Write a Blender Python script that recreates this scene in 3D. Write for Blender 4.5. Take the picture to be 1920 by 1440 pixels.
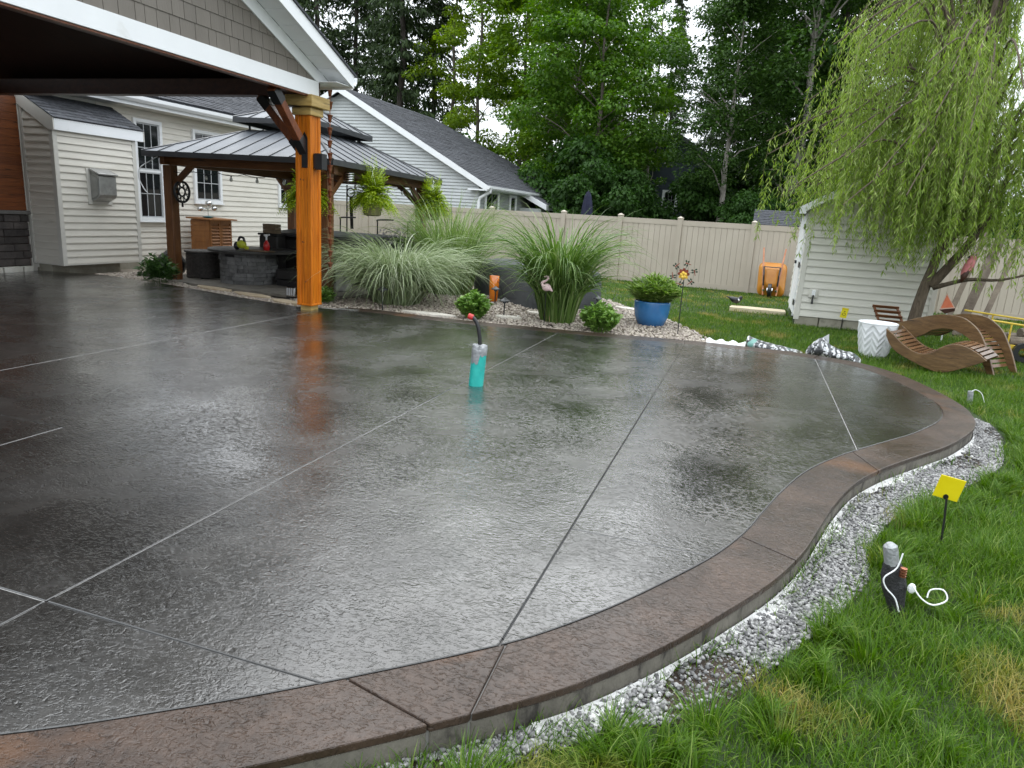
import bpy, bmesh, math, random
import numpy as np
from mathutils import Vector, Matrix
random.seed(7)
RNG = np.random.default_rng(11)
for _o in list(bpy.data.objects):
    bpy.data.objects.remove(_o)
SC = bpy.context.scene
COL = SC.collection

# ------------------------------------------------------------------ camera
camd = bpy.data.cameras.new('camera')
cam = bpy.data.objects.new('camera', camd)
COL.objects.link(cam)
def _cam_rot(yaw, pitch, roll):
    c, s = math.cos(yaw), math.sin(yaw)
    right = Vector((c, s, 0)); f0 = Vector((-s, c, 0)); up = Vector((0, 0, 1))
    cp, sp = math.cos(pitch), math.sin(pitch)
    fwd = f0 * cp - up * sp
    dn = -(up * cp + f0 * sp)
    cr, sr = math.cos(roll), math.sin(roll)
    r2 = right * cr + dn * sr
    d2 = -right * sr + dn * cr
    m = Matrix.Identity(4)
    for i in range(3):
        m[i][0] = r2[i]; m[i][1] = -d2[i]; m[i][2] = -fwd[i]
    return m
CAM_H = 1.55
cam.matrix_world = Matrix.Translation((0, 0, CAM_H)) @ _cam_rot(.3125544, .2360217, -.0602331)
camd.sensor_width = 36.0
camd.lens = 36.0 * 1318.43 / 1920.0
camd.clip_start = 0.05
camd.clip_end = 800
SC.camera = cam

# ------------------------------------------------------------------ sky and sun
SC.view_settings.view_transform = 'Standard'
SC.view_settings.look = 'None'
SC.view_settings.exposure = 0.28
SC.view_settings.gamma = 1.0
SC.view_settings.use_curve_mapping = False
world = bpy.data.worlds.new('World')
SC.world = world
world.use_nodes = True
wn, wl = world.node_tree.nodes, world.node_tree.links
wn.clear()
w_out = wn.new('ShaderNodeOutputWorld')
w_bg = wn.new('ShaderNodeBackground')
w_sky = wn.new('ShaderNodeTexSky')
w_sky.sky_type = 'NISHITA'
w_sky.sun_disc = False
w_sky.sun_elevation = math.radians(49)
w_sky.sun_rotation = math.radians(-14)
w_sky.dust_density = 4.0
w_tc = wn.new('ShaderNodeTexCoord')
w_sep = wn.new('ShaderNodeSeparateXYZ')
w_ramp = wn.new('ShaderNodeValToRGB')      # overcast dome: brighter overhead than at the horizon
w_ramp.color_ramp.elements[0].position = 0.0
w_ramp.color_ramp.elements[0].color = (0.385, 0.41, 0.435, 1)
w_ramp.color_ramp.elements[1].position = 0.9
w_ramp.color_ramp.elements[1].color = (0.92, 0.98, 1.03, 1)
w_noise = wn.new('ShaderNodeTexNoise')
w_noise.inputs['Scale'].default_value = 2.2
w_noise.inputs['Detail'].default_value = 5
w_mul = wn.new('ShaderNodeMath'); w_mul.operation = 'MULTIPLY_ADD'
w_mul.inputs[1].default_value = 0.7; w_mul.inputs[2].default_value = 0.65
w_scale = wn.new('ShaderNodeVectorMath'); w_scale.operation = 'SCALE'
w_gain = wn.new('ShaderNodeMath'); w_gain.operation = 'MULTIPLY'
w_gain.inputs[1].default_value = 28.0
w_mix = wn.new('ShaderNodeMixRGB')
w_mix.inputs[0].default_value = 0.90
wl.new(w_tc.outputs['Generated'], w_sep.inputs[0])
wl.new(w_sep.outputs['Z'], w_ramp.inputs[0])
wl.new(w_tc.outputs['Generated'], w_noise.inputs['Vector'])
wl.new(w_noise.outputs['Fac'], w_mul.inputs[0])
wl.new(w_mul.outputs[0], w_gain.inputs[0])
wl.new(w_ramp.outputs[0], w_scale.inputs[0])
wl.new(w_gain.outputs[0], w_scale.inputs['Scale'])
wl.new(w_sky.outputs[0], w_mix.inputs[1])
wl.new(w_scale.outputs[0], w_mix.inputs[2])
wl.new(w_mix.outputs[0], w_bg.inputs['Color'])
w_bg.inputs['Strength'].default_value = 0.10
wl.new(w_bg.outputs[0], w_out.inputs['Surface'])

sund = bpy.data.lights.new('sun', 'SUN')
sund.energy = 1.12
sund.angle = math.radians(75)
sund.color = (1.0, 0.98, 0.955)
sun = bpy.data.objects.new('sun', sund)
COL.objects.link(sun)
_el, _az = math.radians(49), math.radians(-14)          # veiled sun ahead of the camera, behind the wood
_sd = Vector((math.sin(_az) * math.cos(_el), math.cos(_az) * math.cos(_el), math.sin(_el)))
sun.rotation_euler = _sd.to_track_quat('Z', 'Y').to_euler()

# ------------------------------------------------------------------ materials
def _nodes(name):
    m = bpy.data.materials.new(name)
    m.use_nodes = True
    n, l = m.node_tree.nodes, m.node_tree.links
    n.clear()
    out = n.new('ShaderNodeOutputMaterial')
    b = n.new('ShaderNodeBsdfPrincipled')
    l.new(b.outputs[0], out.inputs['Surface'])
    return m, n, l, b, out
def _coord(n, l, space, stretch):
    if space == 'world':
        g = n.new('ShaderNodeNewGeometry'); src = g.outputs['Position']
    else:
        g = n.new('ShaderNodeTexCoord'); src = g.outputs['Object']
    mp = n.new('ShaderNodeMapping')
    mp.inputs['Scale'].default_value = stretch
    l.new(src, mp.inputs['Vector'])
    return mp.outputs['Vector']
def _noise(n, l, vec, scale, detail=4, rough=.55, dist=0.0):
    t = n.new('ShaderNodeTexNoise')
    t.inputs['Scale'].default_value = scale
    t.inputs['Detail'].default_value = detail
    t.inputs['Roughness'].default_value = rough
    t.inputs['Distortion'].default_value = dist
    l.new(vec, t.inputs['Vector'])
    return t.outputs['Fac']
def _ramp(n, l, fac, p0, c0, p1, c1):
    r = n.new('ShaderNodeValToRGB')
    r.color_ramp.elements[0].position = p0
    r.color_ramp.elements[1].position = p1
    r.color_ramp.elements[0].color = tuple(c0) + (1,) if len(c0) == 3 else c0
    r.color_ramp.elements[1].color = tuple(c1) + (1,) if len(c1) == 3 else c1
    l.new(fac, r.inputs[0])
    return r.outputs[0]
def g3(v):
    return (v, v, v)
def mixc(n, l, fac, a, b, mode='MIX'):
    x = n.new('ShaderNodeMixRGB'); x.blend_type = mode
    if isinstance(fac, (int, float)):
        x.inputs[0].default_value = fac
    else:
        l.new(fac, x.inputs[0])
    for i, v in ((1, a), (2, b)):
        if isinstance(v, (tuple, list)):
            x.inputs[i].default_value = tuple(v) + (1,) if len(v) == 3 else v
        else:
            l.new(v, x.inputs[i])
    return x.outputs[0]
def mat(name, c1, c2=None, scale=6.0, rough=.6, rough2=None, bump=0.0, bscale=None, stretch=(1, 1, 1),
        space='world', metal=0.0, spec=0.5, dist=0.0, detail=5, obj_var=0.0, island_var=0.0, coat=0.0, dirt=None, grain=None):
    m, n, l, b, out = _nodes(name)
    v = _coord(n, l, space, stretch)
    f = _noise(n, l, v, scale, detail, .6, dist)
    c2 = c2 or c1
    col = _ramp(n, l, f, .32, c1, .68, c2)
    if dirt:                                    # darker weathering patches of their own shape
        df = _noise(n, l, v, dirt[1], 6, .65, .6)
        dr = _ramp(n, l, df, dirt[2], g3(0), dirt[2] + .16, g3(1))
        col = mixc(n, l, dr, col, dirt[0])
    if grain:                                   # fine fibres along the timber, with a few dark checks
        mg = n.new('ShaderNodeMapping'); mg.inputs['Scale'].default_value = grain
        gg = n.new('ShaderNodeNewGeometry'); l.new(gg.outputs['Position'], mg.inputs['Vector'])
        gf = _noise(n, l, mg.outputs[0], 1.0, 6, .7, 1.0)
        col = mixc(n, l, .75, col, _ramp(n, l, gf, .34, g3(.48), .60, g3(1.12)), 'MULTIPLY')
        gc_ = _noise(n, l, mg.outputs[0], .45, 3, .5, .4)
        col = mixc(n, l, 1.0, col, _ramp(n, l, gc_, .30, g3(.25), .335, g3(1.0)), 'MULTIPLY')
    if obj_var or island_var:
        if obj_var:
            oi = n.new('ShaderNodeObjectInfo'); rnd = oi.outputs['Random']; amt = obj_var
        else:
            oi = n.new('ShaderNodeNewGeometry'); rnd = oi.outputs['Random Per Island']; amt = island_var
        ma = n.new('ShaderNodeMath'); ma.operation = 'MULTIPLY_ADD'
        ma.inputs[1].default_value = 2 * amt; ma.inputs[2].default_value = 1 - amt
        l.new(rnd, ma.inputs[0])
        hv = n.new('ShaderNodeHueSaturation')
        l.new(ma.outputs[0], hv.inputs['Value'])
        l.new(col, hv.inputs['Color'])
        col = hv.outputs[0]
    l.new(col, b.inputs['Base Color'])
    if rough2 is not None:
        rr = _ramp(n, l, _noise(n, l, v, scale * .7, 4), .3, g3(rough), .7, g3(rough2))
        l.new(rr, b.inputs['Roughness'])
    else:
        b.inputs['Roughness'].default_value = rough
    b.inputs['Metallic'].default_value = metal
    b.inputs['Specular IOR Level'].default_value = spec
    if coat:
        b.inputs['Coat Weight'].default_value = coat
        b.inputs['Coat Roughness'].default_value = .12
    if bump:
        bp = n.new('ShaderNodeBump')
        bp.inputs['Strength'].default_value = bump
        bp.inputs['Distance'].default_value = 0.02
        l.new(_noise(n, l, v, bscale or scale * 4, 5, .6, dist), bp.inputs['Height'])
        l.new(bp.outputs[0], b.inputs['Normal'])
    return m
def leaf_mat(name, ca, cb, cc=None, rough=.45, trans=.3, patch=None, patch_scale=.6, spec=.4):
    """Foliage: each leaf its own tint; thin leaves let some light through."""
    m, n, l, b, out = _nodes(name)
    g = n.new('ShaderNodeNewGeometry')
    r = n.new('ShaderNodeValToRGB')
    r.color_ramp.elements[0].color = tuple(ca) + (1,)
    r.color_ramp.elements[1].color = tuple(cb) + (1,)
    if cc:
        e = r.color_ramp.elements.new(.80); e.color = tuple(cb) + (1,)
        r.color_ramp.elements[2].color = tuple(cc) + (1,)
    l.new(g.outputs['Random Per Island'], r.inputs[0])
    col = r.outputs[0]
    if patch:
        f = _noise(n, l, g.outputs['Position'], patch_scale, 4, .6, .4)
        pr = _ramp(n, l, f, patch[1], g3(0), patch[2], g3(1))
        rr = n.new('ShaderNodeMath'); rr.operation = 'MULTIPLY_ADD'
        rr.inputs[1].default_value = .8; rr.inputs[2].default_value = .2
        l.new(g.outputs['Random Per Island'], rr.inputs[0])
        mm = n.new('ShaderNodeMath'); mm.operation = 'MULTIPLY'
        l.new(pr, mm.inputs[0]); l.new(rr.outputs[0], mm.inputs[1])
        col = mixc(n, l, mm.outputs[0], col, patch[0])
    l.new(col, b.inputs['Base Color'])
    b.inputs['Roughness'].default_value = rough
    b.inputs['Specular IOR Level'].default_value = spec
    if trans:
        t = n.new('ShaderNodeBsdfTranslucent')
        hs = n.new('ShaderNodeHueSaturation')
        hs.inputs['Value'].default_value = 1.5; hs.inputs['Saturation'].default_value = 1.15
        l.new(col, hs.inputs['Color']); l.new(hs.outputs[0], t.inputs['Color'])
        mx = n.new('ShaderNodeMixShader'); mx.inputs[0].default_value = trans
        l.new(b.outputs[0], mx.inputs[1]); l.new(t.outputs[0], mx.inputs[2])
        l.new(mx.outputs[0], out.inputs['Surface'])
    return m

# ------------------------------------------------------------------ mesh helpers
_WL = {}
def wloc(o):
    return _WL.get(o.name, Vector((0, 0, 0)))
def props(o, label=None, cat=None, group=None, kind=None):
    if label: o['label'] = label
    if cat: o['category'] = cat
    if group: o['group'] = group
    if kind: o['kind'] = kind
    return o
def thing(name, loc, label, cat, group=None, rz=0.0, kind=None):
    o = bpy.data.objects.new(name, None)
    o.empty_display_size = .1
    COL.objects.link(o)
    o.location = loc
    o.rotation_euler = (0, 0, rz)
    _WL[o.name] = Vector(loc)
    return props(o, label, cat, group, kind)
def link(name, me, parent=None, loc=(0, 0, 0), rot=None, scale=None):
    o = bpy.data.objects.new(name, me)
    COL.objects.link(o)
    if parent is not None:
        o.parent = parent
    o.location = loc
    if rot is not None:
        if isinstance(rot, Matrix):
            o.rotation_euler = rot.to_euler()
        else:
            o.rotation_euler = rot
    if scale is not None:
        o.scale = (scale,) * 3 if isinstance(scale, (int, float)) else scale
    _WL[o.name] = (wloc(parent) if parent is not None else Vector((0, 0, 0))) + Vector(loc)
    return o
def clone(o, parent=None):
    c = o.copy(); COL.objects.link(c)
    if parent is not None:
        c.parent = parent
    for ch in list(o.children):
        clone(ch, c)
    return c
class MB:
    """collects geometry; build() links it as one mesh object (world coords unless local=True)"""
    def __init__(s):
        s.v = []; s.f = []
    def add(s, vs, fs):
        b = len(s.v)
        s.v += [Vector(x) for x in vs]
        s.f += [tuple(b + i for i in f) for f in fs]
        return s
    def box(s, c, size, rot=None):
        hx, hy, hz = size[0] / 2, size[1] / 2, size[2] / 2
        vs = [Vector((x, y, z)) for x in (-hx, hx) for y in (-hy, hy) for z in (-hz, hz)]
        if rot is not None:
            vs = [rot @ v for v in vs]
        c = Vector(c)
        return s.add([v + c for v in vs], [(0, 1, 3, 2), (4, 6, 7, 5), (0, 4, 5, 1), (2, 3, 7, 6), (0, 2, 6, 4), (1, 5, 7, 3)])
    def span(s, a, b):
        a, b = Vector(a), Vector(b)
        return s.box((a + b) / 2, [abs(b[i] - a[i]) for i in range(3)])
    def bar(s, p0, p1, w, h, up=(0, 0, 1)):
        p0, p1 = Vector(p0), Vector(p1)
        d = (p1 - p0); L = d.length; d.normalize()
        up = Vector(up)
        if abs(d.dot(up)) > .98:
            up = Vector((0, 1, 0))
        x = d.cross(up).normalized(); z = x.cross(d).normalized()
        r = Matrix((x, d, z)).transposed()
        return s.box((p0 + p1) / 2, (w, L, h), r)
    def prism(s, pts, origin, u, v, n, depth):
        """polygon (a,b) in plane origin + a*u + b*v, thickened by depth along n"""
        o, u, v, n = Vector(origin), Vector(u), Vector(v), Vector(n)
        k = len(pts)
        A = [o + u * a + v * b for a, b in pts]
        B = [p + n * depth for p in A]
        fs = [tuple(range(k))[::-1], tuple(range(k, 2 * k))]
        fs += [(i, (i + 1) % k, k + (i + 1) % k, k + i) for i in range(k)]
        return s.add(A + B, fs)
    def tube(s, path, r, seg=6, cap=True):
        path = [Vector(p) for p in path]
        rs = r if isinstance(r, (list, tuple)) else [r] * len(path)
        rings = []
        prev = None
        for i, p in enumerate(path):
            t = (path[min(i + 1, len(path) - 1)] - path[max(i - 1, 0)])
            if t.length < 1e-9: t = Vector((0, 0, 1))
            t.normalize()
            if prev is None:
                a = Vector((1, 0, 0)) if abs(t.x) < .9 else Vector((0, 1, 0))
                x = (a - t * a.dot(t)).normalized()
            else:
                x = prev - t * prev.dot(t)
                x = x.normalized() if x.length > 1e-6 else t.orthogonal().normalized()
            prev = x
            y = t.cross(x)
            rings.append([p + (x * math.cos(2 * math.pi * k / seg) + y * math.sin(2 * math.pi * k / seg)) * rs[i] for k in range(seg)])
        vs = [q for ring in rings for q in ring]
        fs = []
        for i in range(len(path) - 1):
            for k in range(seg):
                fs.append((i * seg + k, i * seg + (k + 1) % seg, (i + 1) * seg + (k + 1) % seg, (i + 1) * seg + k))
        if cap:
            fs.append(tuple(range(seg))[::-1])
            fs.append(tuple((len(path) - 1) * seg + k for k in range(seg)))
        return s.add(vs, fs)
    def lathe(s, prof, c=(0, 0, 0), seg=20, sx=1.0, sy=1.0):
        c = Vector(c)
        vs = []
        for r, z in prof:
            for k in range(seg):
                a = 2 * math.pi * k / seg
                vs.append(c + Vector((r * sx * math.cos(a), r * sy * math.sin(a), z)))
        fs = []
        n = len(prof)
        for i in range(n - 1):
            for k in range(seg):
                fs.append((i * seg + k, i * seg + (k + 1) % seg, (i + 1) * seg + (k + 1) % seg, (i + 1) * seg + k))
        fs.append(tuple(range(seg))[::-1])
        fs.append(tuple((n - 1) * seg + k for k in range(seg)))
        return s.add(vs, fs)
    def blob(s, c, r, sx=1, sy=1, sz=1, seg=10, rings=6, jitter=0.0):
        prof = [(math.sin(math.pi * i / rings) * r, -math.cos(math.pi * i / rings) * r) for i in range(rings + 1)]
        prof[0] = (r * .02, -r); prof[-1] = (r * .02, r)
        b = len(s.v)
        s.lathe([(a, z * sz) for a, z in prof], c, seg, sx, sy)
        if jitter:
            for i in range(b, len(s.v)):
                s.v[i] += Vector((random.uniform(-1, 1), random.uniform(-1, 1), random.uniform(-1, 1))) * jitter
        return s
    def mesh(s, name, m, off=Vector((0, 0, 0)), smooth=False):
        me = bpy.data.meshes.new(name)
        me.from_pydata([v - off for v in s.v], [], s.f)
        bm = bmesh.new(); bm.from_mesh(me)
        bmesh.ops.recalc_face_normals(bm, faces=bm.faces)
        bm.to_mesh(me); bm.free()
        if smooth:
            me.polygons.foreach_set('use_smooth', [True] * len(me.polygons))
        if m: me.materials.append(m)
        return me
    def build(s, name, m, parent=None, smooth=False, bevel=0.0, bseg=1, sub=0, local=False, autosmooth=None):
        off = Vector((0, 0, 0)) if (parent is None or local) else wloc(parent)
        me = s.mesh(name, m, off, smooth or autosmooth is not None)
        o = link(name, me, parent)
        if bevel:
            md = o.modifiers.new('bevel', 'BEVEL'); md.width = bevel; md.segments = bseg
            md.limit_method = 'ANGLE'; md.angle_limit = math.radians(40)
        if sub:
            md = o.modifiers.new('sub', 'SUBSURF'); md.levels = sub; md.render_levels = sub
        if autosmooth is not None:
            me.set_sharp_from_angle(angle=math.radians(autosmooth))
        return o
def np_mesh(name, verts, faces, m, smooth=False):
    """fast mesh from arrays; faces (n,3) or (n,4)"""
    verts = np.asarray(verts, np.float32); faces = np.asarray(faces, np.int32)
    me = bpy.data.meshes.new(name)
    k = faces.shape[1]
    me.vertices.add(len(verts)); me.vertices.foreach_set('co', verts.ravel())
    me.loops.add(faces.size); me.loops.foreach_set('vertex_index', faces.ravel())
    me.polygons.add(len(faces))
    me.polygons.foreach_set('loop_start', np.arange(0, faces.size, k, dtype=np.int32))
    if smooth:
        me.polygons.foreach_set('use_smooth', np.ones(len(faces), bool))
    me.update(calc_edges=True); me.validate()
    if m: me.materials.append(m)
    return me
def catmull(pts, n=8, closed=False):
    P = [Vector(p) for p in pts]
    out = []
    N = len(P)
    for i in range(N if closed else N - 1):
        if closed:
            a, b, c, d = P[(i - 1) % N], P[i], P[(i + 1) % N], P[(i + 2) % N]
        else:
            a, b, c, d = P[max(i - 1, 0)], P[i], P[i + 1], P[min(i + 2, N - 1)]
        for k in range(n):
            t = k / n
            out.append(.5 * ((2 * b) + (c - a) * t + (2 * a - 5 * b + 4 * c - d) * t * t + (3 * b - a - 3 * c + d) * t ** 3))
    if not closed:
        out.append(P[-1])
    return out
def clip(poly, a, b, c):
    """keep the side a*x + b*y + c >= 0"""
    out = []
    for i in range(len(poly)):
        p, q = poly[i], poly[(i + 1) % len(poly)]
        dp, dq = a * p[0] + b * p[1] + c, a * q[0] + b * q[1] + c
        if dp >= 0: out.append(p)
        if (dp >= 0) != (dq >= 0):
            t = dp / (dp - dq)
            out.append((p[0] + (q[0] - p[0]) * t, p[1] + (q[1] - p[1]) * t))
    return out
def inpoly(pts, poly):
    """vectorised point in polygon"""
    x, y = pts[:, 0], pts[:, 1]
    r = np.zeros(len(pts), bool)
    n = len(poly)
    for i in range(n):
        x0, y0 = poly[i][0], poly[i][1]; x1, y1 = poly[(i + 1) % n][0], poly[(i + 1) % n][1]
        if y0 == y1: continue
        c = ((y0 > y) != (y1 > y)) & (x < (x1 - x0) * (y - y0) / (y1 - y0) + x0)
        r ^= c
    return r
# ------------------------------------------------------------------ ground, patio, gravel
LAWN_Z = -0.13
BED_Z = -0.055
M_SOIL = mat('lawn_soil', (.016, .032, .006), (.030, .052, .010), scale=3, rough=.95, bump=.5, bscale=60)
lawn = MB().add([(-160, -120, LAWN_Z), (160, -120, LAWN_Z), (160, 200, LAWN_Z), (-160, 200, LAWN_Z)], [(0, 1, 2, 3)]).build('lawn', M_SOIL)
props(lawn, 'green lawn ground around the patio and out to the fence', kind='structure')

def wet_mat(name, ca, cb, cdark, r0, r1, bump=.5, stain=None, coat=1.0, spec=.6):
    """sealed, rain-wet stamped concrete: slate-like relief, film of water of uneven depth"""
    m, n, l, b, out = _nodes(name)
    g = n.new('ShaderNodeNewGeometry'); P = g.outputs['Position']
    big = _noise(n, l, P, .55, 5, .6, .8)
    mid = _noise(n, l, P, 2.6, 6, .65, .7)
    fine = _noise(n, l, P, 26, 4, .6, 1.2)
    col = _ramp(n, l, mid, .3, ca, .72, cb)
    col = mixc(n, l, _ramp(n, l, big, .45, g3(0), .68, g3(.75)), col, cdark)
    col = mixc(n, l, .45, col, _ramp(n, l, fine, .35, g3(.35), .65, g3(1.0)), 'MULTIPLY')
    if stain:
        col = mixc(n, l, _ramp(n, l, _noise(n, l, P, 1.1, 3, .5, .3), .56, g3(0), .66, g3(1)), col, stain)
    l.new(col, b.inputs['Base Color'])
    rr = _ramp(n, l, _noise(n, l, P, 1.3, 7, .68, .25), .36, g3(r0), .64, g3(r1))
    l.new(rr, b.inputs['Roughness'])
    b.inputs['Specular IOR Level'].default_value = spec
    # relief: short curled chisel marks of the stamp, a fine grain, and a soft undulation that holds water
    def marks(scale, rot, st, width, off):
        mp = n.new('ShaderNodeMapping'); mp.inputs['Scale'].default_value = (1.0, st, 1.0)
        mp.inputs['Rotation'].default_value = (0, 0, rot); mp.inputs['Location'].default_value = (off, off * .7, 0)
        l.new(P, mp.inputs['Vector'])
        r_ = _noise(n, l, mp.outputs[0], scale, 2.5, .5, 1.1)
        s1 = n.new('ShaderNodeMath'); s1.operation = 'SUBTRACT'; s1.inputs[1].default_value = .5; l.new(r_, s1.inputs[0])
        s2 = n.new('ShaderNodeMath'); s2.operation = 'ABSOLUTE'; l.new(s1.outputs[0], s2.inputs[0])
        ln = _ramp(n, l, s2.outputs[0], 0.0, g3(0), width, g3(1))
        br = _ramp(n, l, _noise(n, l, mp.outputs[0], scale * 1.9, 2, .5, .3), .38, g3(0), .50, g3(1))
        return mixc(n, l, br, ln, g3(1))          # 1 = flat, 0 = bottom of a mark
    h1 = marks(8.0, .55, 1.7, .050, 0.0)
    h2 = marks(13.0, .25, 2.2, .060, 3.1)
    h3 = marks(21.0, .9, 1.6, .070, 7.7)
    hh = mixc(n, l, 1.0, mixc(n, l, 1.0, h1, h2, 'MULTIPLY'), mixc(n, l, .7, g3(1), h3), 'MULTIPLY')
    hh = mixc(n, l, _ramp(n, l, _noise(n, l, P, 1.25, 4, .6, .5), .36, g3(.22), .60, g3(1)), g3(1), hh)
    col = mixc(n, l, 1.0, col, _ramp(n, l, hh, 0.0, g3(.45), .7, g3(1)), 'MULTIPLY')
    l.new(col, b.inputs['Base Color'])
    b1 = n.new('ShaderNodeBump'); b1.inputs['Strength'].default_value = bump; b1.inputs['Distance'].default_value = .010
    l.new(hh, b1.inputs['Height'])
    b2 = n.new('ShaderNodeBump'); b2.inputs['Strength'].default_value = bump * .75; b2.inputs['Distance'].default_value = .008
    l.new(_noise(n, l, P, 46, 4, .65, .3), b2.inputs['Height'])
    l.new(b1.outputs[0], b2.inputs['Normal'])
    b3 = n.new('ShaderNodeBump'); b3.inputs['Strength'].default_value = .16; b3.inputs['Distance'].default_value = .030
    l.new(_noise(n, l, P, 3.0, 8, .62, .1), b3.inputs['Height'])
    l.new(b2.outputs[0], b3.inputs['Normal'])
    l.new(b3.outputs[0], b.inputs['Normal'])
    l.new(_ramp(n, l, _noise(n, l, P, .75, 7, .66, .3), .36, g3(coat * .38), .60, g3(coat)), b.inputs['Coat Weight'])
    l.new(_ramp(n, l, _noise(n, l, P, .9, 7, .66, .3), .38, g3(.05), .64, g3(.16)), b.inputs['Coat Roughness'])
    l.new(b3.outputs[0], b.inputs['Coat Normal'])
    return m
M_PATIO = wet_mat('wet_stamped_concrete', (.018, .0165, .015), (.050, .046, .042), (.011, .010, .009), .06, .38, bump=.21)
M_BORDER = wet_mat('wet_brown_border', (.030, .019, .013), (.085, .054, .039), (.015, .010, .008), .28, .52, bump=.42, coat=.20, spec=.35, stain=(.085, .040, .018))
M_RAW = mat('raw_concrete_edge', (.10, .090, .074), (.19, .172, .142), scale=5, rough=.85, bump=.5, bscale=40, stretch=(1, 1, .5), dirt=((.035, .030, .026), 9, .50))
M_JL = mat('joint_dust', (.20, .195, .19), (.42, .41, .40), scale=30, rough=.9)
M_JD = mat('joint_dark', (.03, .03, .03), (.05, .05, .05), scale=30, rough=.9)
M_BASE = mat('slab_base', (.16, .15, .14), (.22, .21, .2), scale=10, rough=.9)

OUTER = [(-6.45, 9.13), (-6.0, 9.40), (-5.44, 9.62), (-4.46, 9.55), (-3.6, 9.56), (-2.5, 9.66), (-1.6, 9.78), (-.6, 9.94), (.09, 9.95), (.77, 9.90),
         (1.39, 9.66), (1.67, 9.36), (1.87, 8.96), (2.0, 8.5), (2.09, 8.05), (2.135, 7.6), (2.1, 7.18), (2.02, 6.85), (1.87, 6.5), (1.64, 6.07),
         (1.33, 5.62), (1.05, 5.20), (.82, 4.77), (.66, 4.33), (.55, 3.95), (.44, 3.56), (.29, 3.18), (.10, 2.82), (-.12, 2.45), (-.36, 2.12),
         (-.56, 1.91), (-.72, 1.76), (-1.01, 1.5), (-1.3, 1.26), (-1.75, .93), (-2.6, .42), (-3.6, -.1), (-5.0, -.7)]
OC = [p.to_2d() for p in catmull([(x, y, 0) for x, y in OUTER], 6)]
def offset(curve, w):
    out = []
    for i, p in enumerate(curve):
        t = curve[min(i + 1, len(curve) - 1)] - curve[max(i - 1, 0)]
        t.normalize()
        out.append(p + Vector((t.y, -t.x)) * w)      # inward is to the right of travel
    return out
IC = [offset(OC, .30)[i].lerp(offset(OC, .23)[i], max(0, 1 - abs(i / len(OC) - .40) / .12)) for i in range(len(OC))]
patio = thing('patio', (0, 0, 0), None, None, kind='structure')
patio['label'] = 'rain wet stamped concrete patio with brown border'
# body of the slab, under the finished panels
_b = [(p.x, p.y) for p in offset(OC, .012)] + [(-5.0, -5.9), (-12.73, -5.9), (-12.73, 9.88), (-11.5, 10.20), (-9.5, 9.86), (-7.83, 9.40)]
MB().prism(_b, (0, 0, -.16), (1, 0, 0), (0, 1, 0), (0, 0, 1), .148).build('slab_base', M_BASE, patio)

# panels between saw cuts: cut lines at constant x or y, each panel held back 4 mm from the line
G = .0035
inner = [(p.x, p.y) for p in offset([q for q in IC], .006)]
i0 = next(i for i, p in enumerate(OC) if p.x > -5.9)
field = inner[i0:] + [(-5.2, -5.9), (-12.73, -5.9), (-12.73, 9.88), (-11.5, 10.20), (-9.5, 9.86), (-7.83, 9.40), (-6.45, 9.10), (-5.99, 9.22)]
def cell(x0=None, x1=None, y0=None, y1=None):
    p = field
    if x0 is not None: p = clip(p, 1, 0, -(x0 + G))
    if x1 is not None: p = clip(p, -1, 0, x1 - G)
    if y0 is not None: p = clip(p, 0, 1, -(y0 + G))
    if y1 is not None: p = clip(p, 0, -1, y1 - G)
    return p
big = []
for p in cell(-5.95, -2.40, 1.76):
    if abs(p[0] + 5.95 - G) < .01 and abs(p[1] - 1.76 - G) < .01:
        big += [(-4.19 + G, 1.76 + G), (-4.19 + G, 3.32 + G), (-5.95 + G, 3.32 + G)]
    else:
        big.append(p)
cells = [cell(None, -5.95), cell(-5.95, -4.19, None, 3.32), cell(-4.19, -2.40, None, 1.76), big,
         cell(-2.40, -.70, 1.76), cell(-2.40, -.70, None, 1.76), cell(-.70, .93, 3.29), cell(-.70, .93, None, 3.29), cell(.93, None)]
for c in cells:
    if len(c) > 2:
        MB().prism(c, (0, 0, -.014), (1, 0, 0), (0, 1, 0), (0, 0, 1), .014).build('slab_panel', M_PATIO, patio, bevel=.003)
def joint(a, b, m, w=.005):
    MB().bar((a[0], a[1], -.0075), (b[0], b[1], -.0075), w, .005).build('saw_joint', m, patio)
joint((-5.95, -3), (-5.95, 9.15), M_JL); joint((-4.19, -3), (-4.19, 3.30), M_JL)
joint((-2.40, 1.80), (-2.40, 9.35), M_JL, .007); joint((-2.40, .66), (-2.40, 1.72), M_JL)
joint((-5.94, 3.32), (-4.20, 3.32), M_JL); joint((-.70, 2.25), (-.70, 6.2), M_JD)
MB().span((-.7030, 6.2, -.013), (-.6970, 9.50, -.0012)).build('slab_panel', M_PATIO, patio)
joint((.93, 5.55), (.93, 9.55), M_JL); joint((-4.18, 1.76), (-2.41, 1.76), M_JL, .006); joint((-2.39, 1.76), (-1.12, 1.76), M_JD, .007)
MB().span((-.694, 3.287, -.013), (.02, 3.293, -.0025)).build('slab_panel', M_PATIO, patio)
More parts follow.
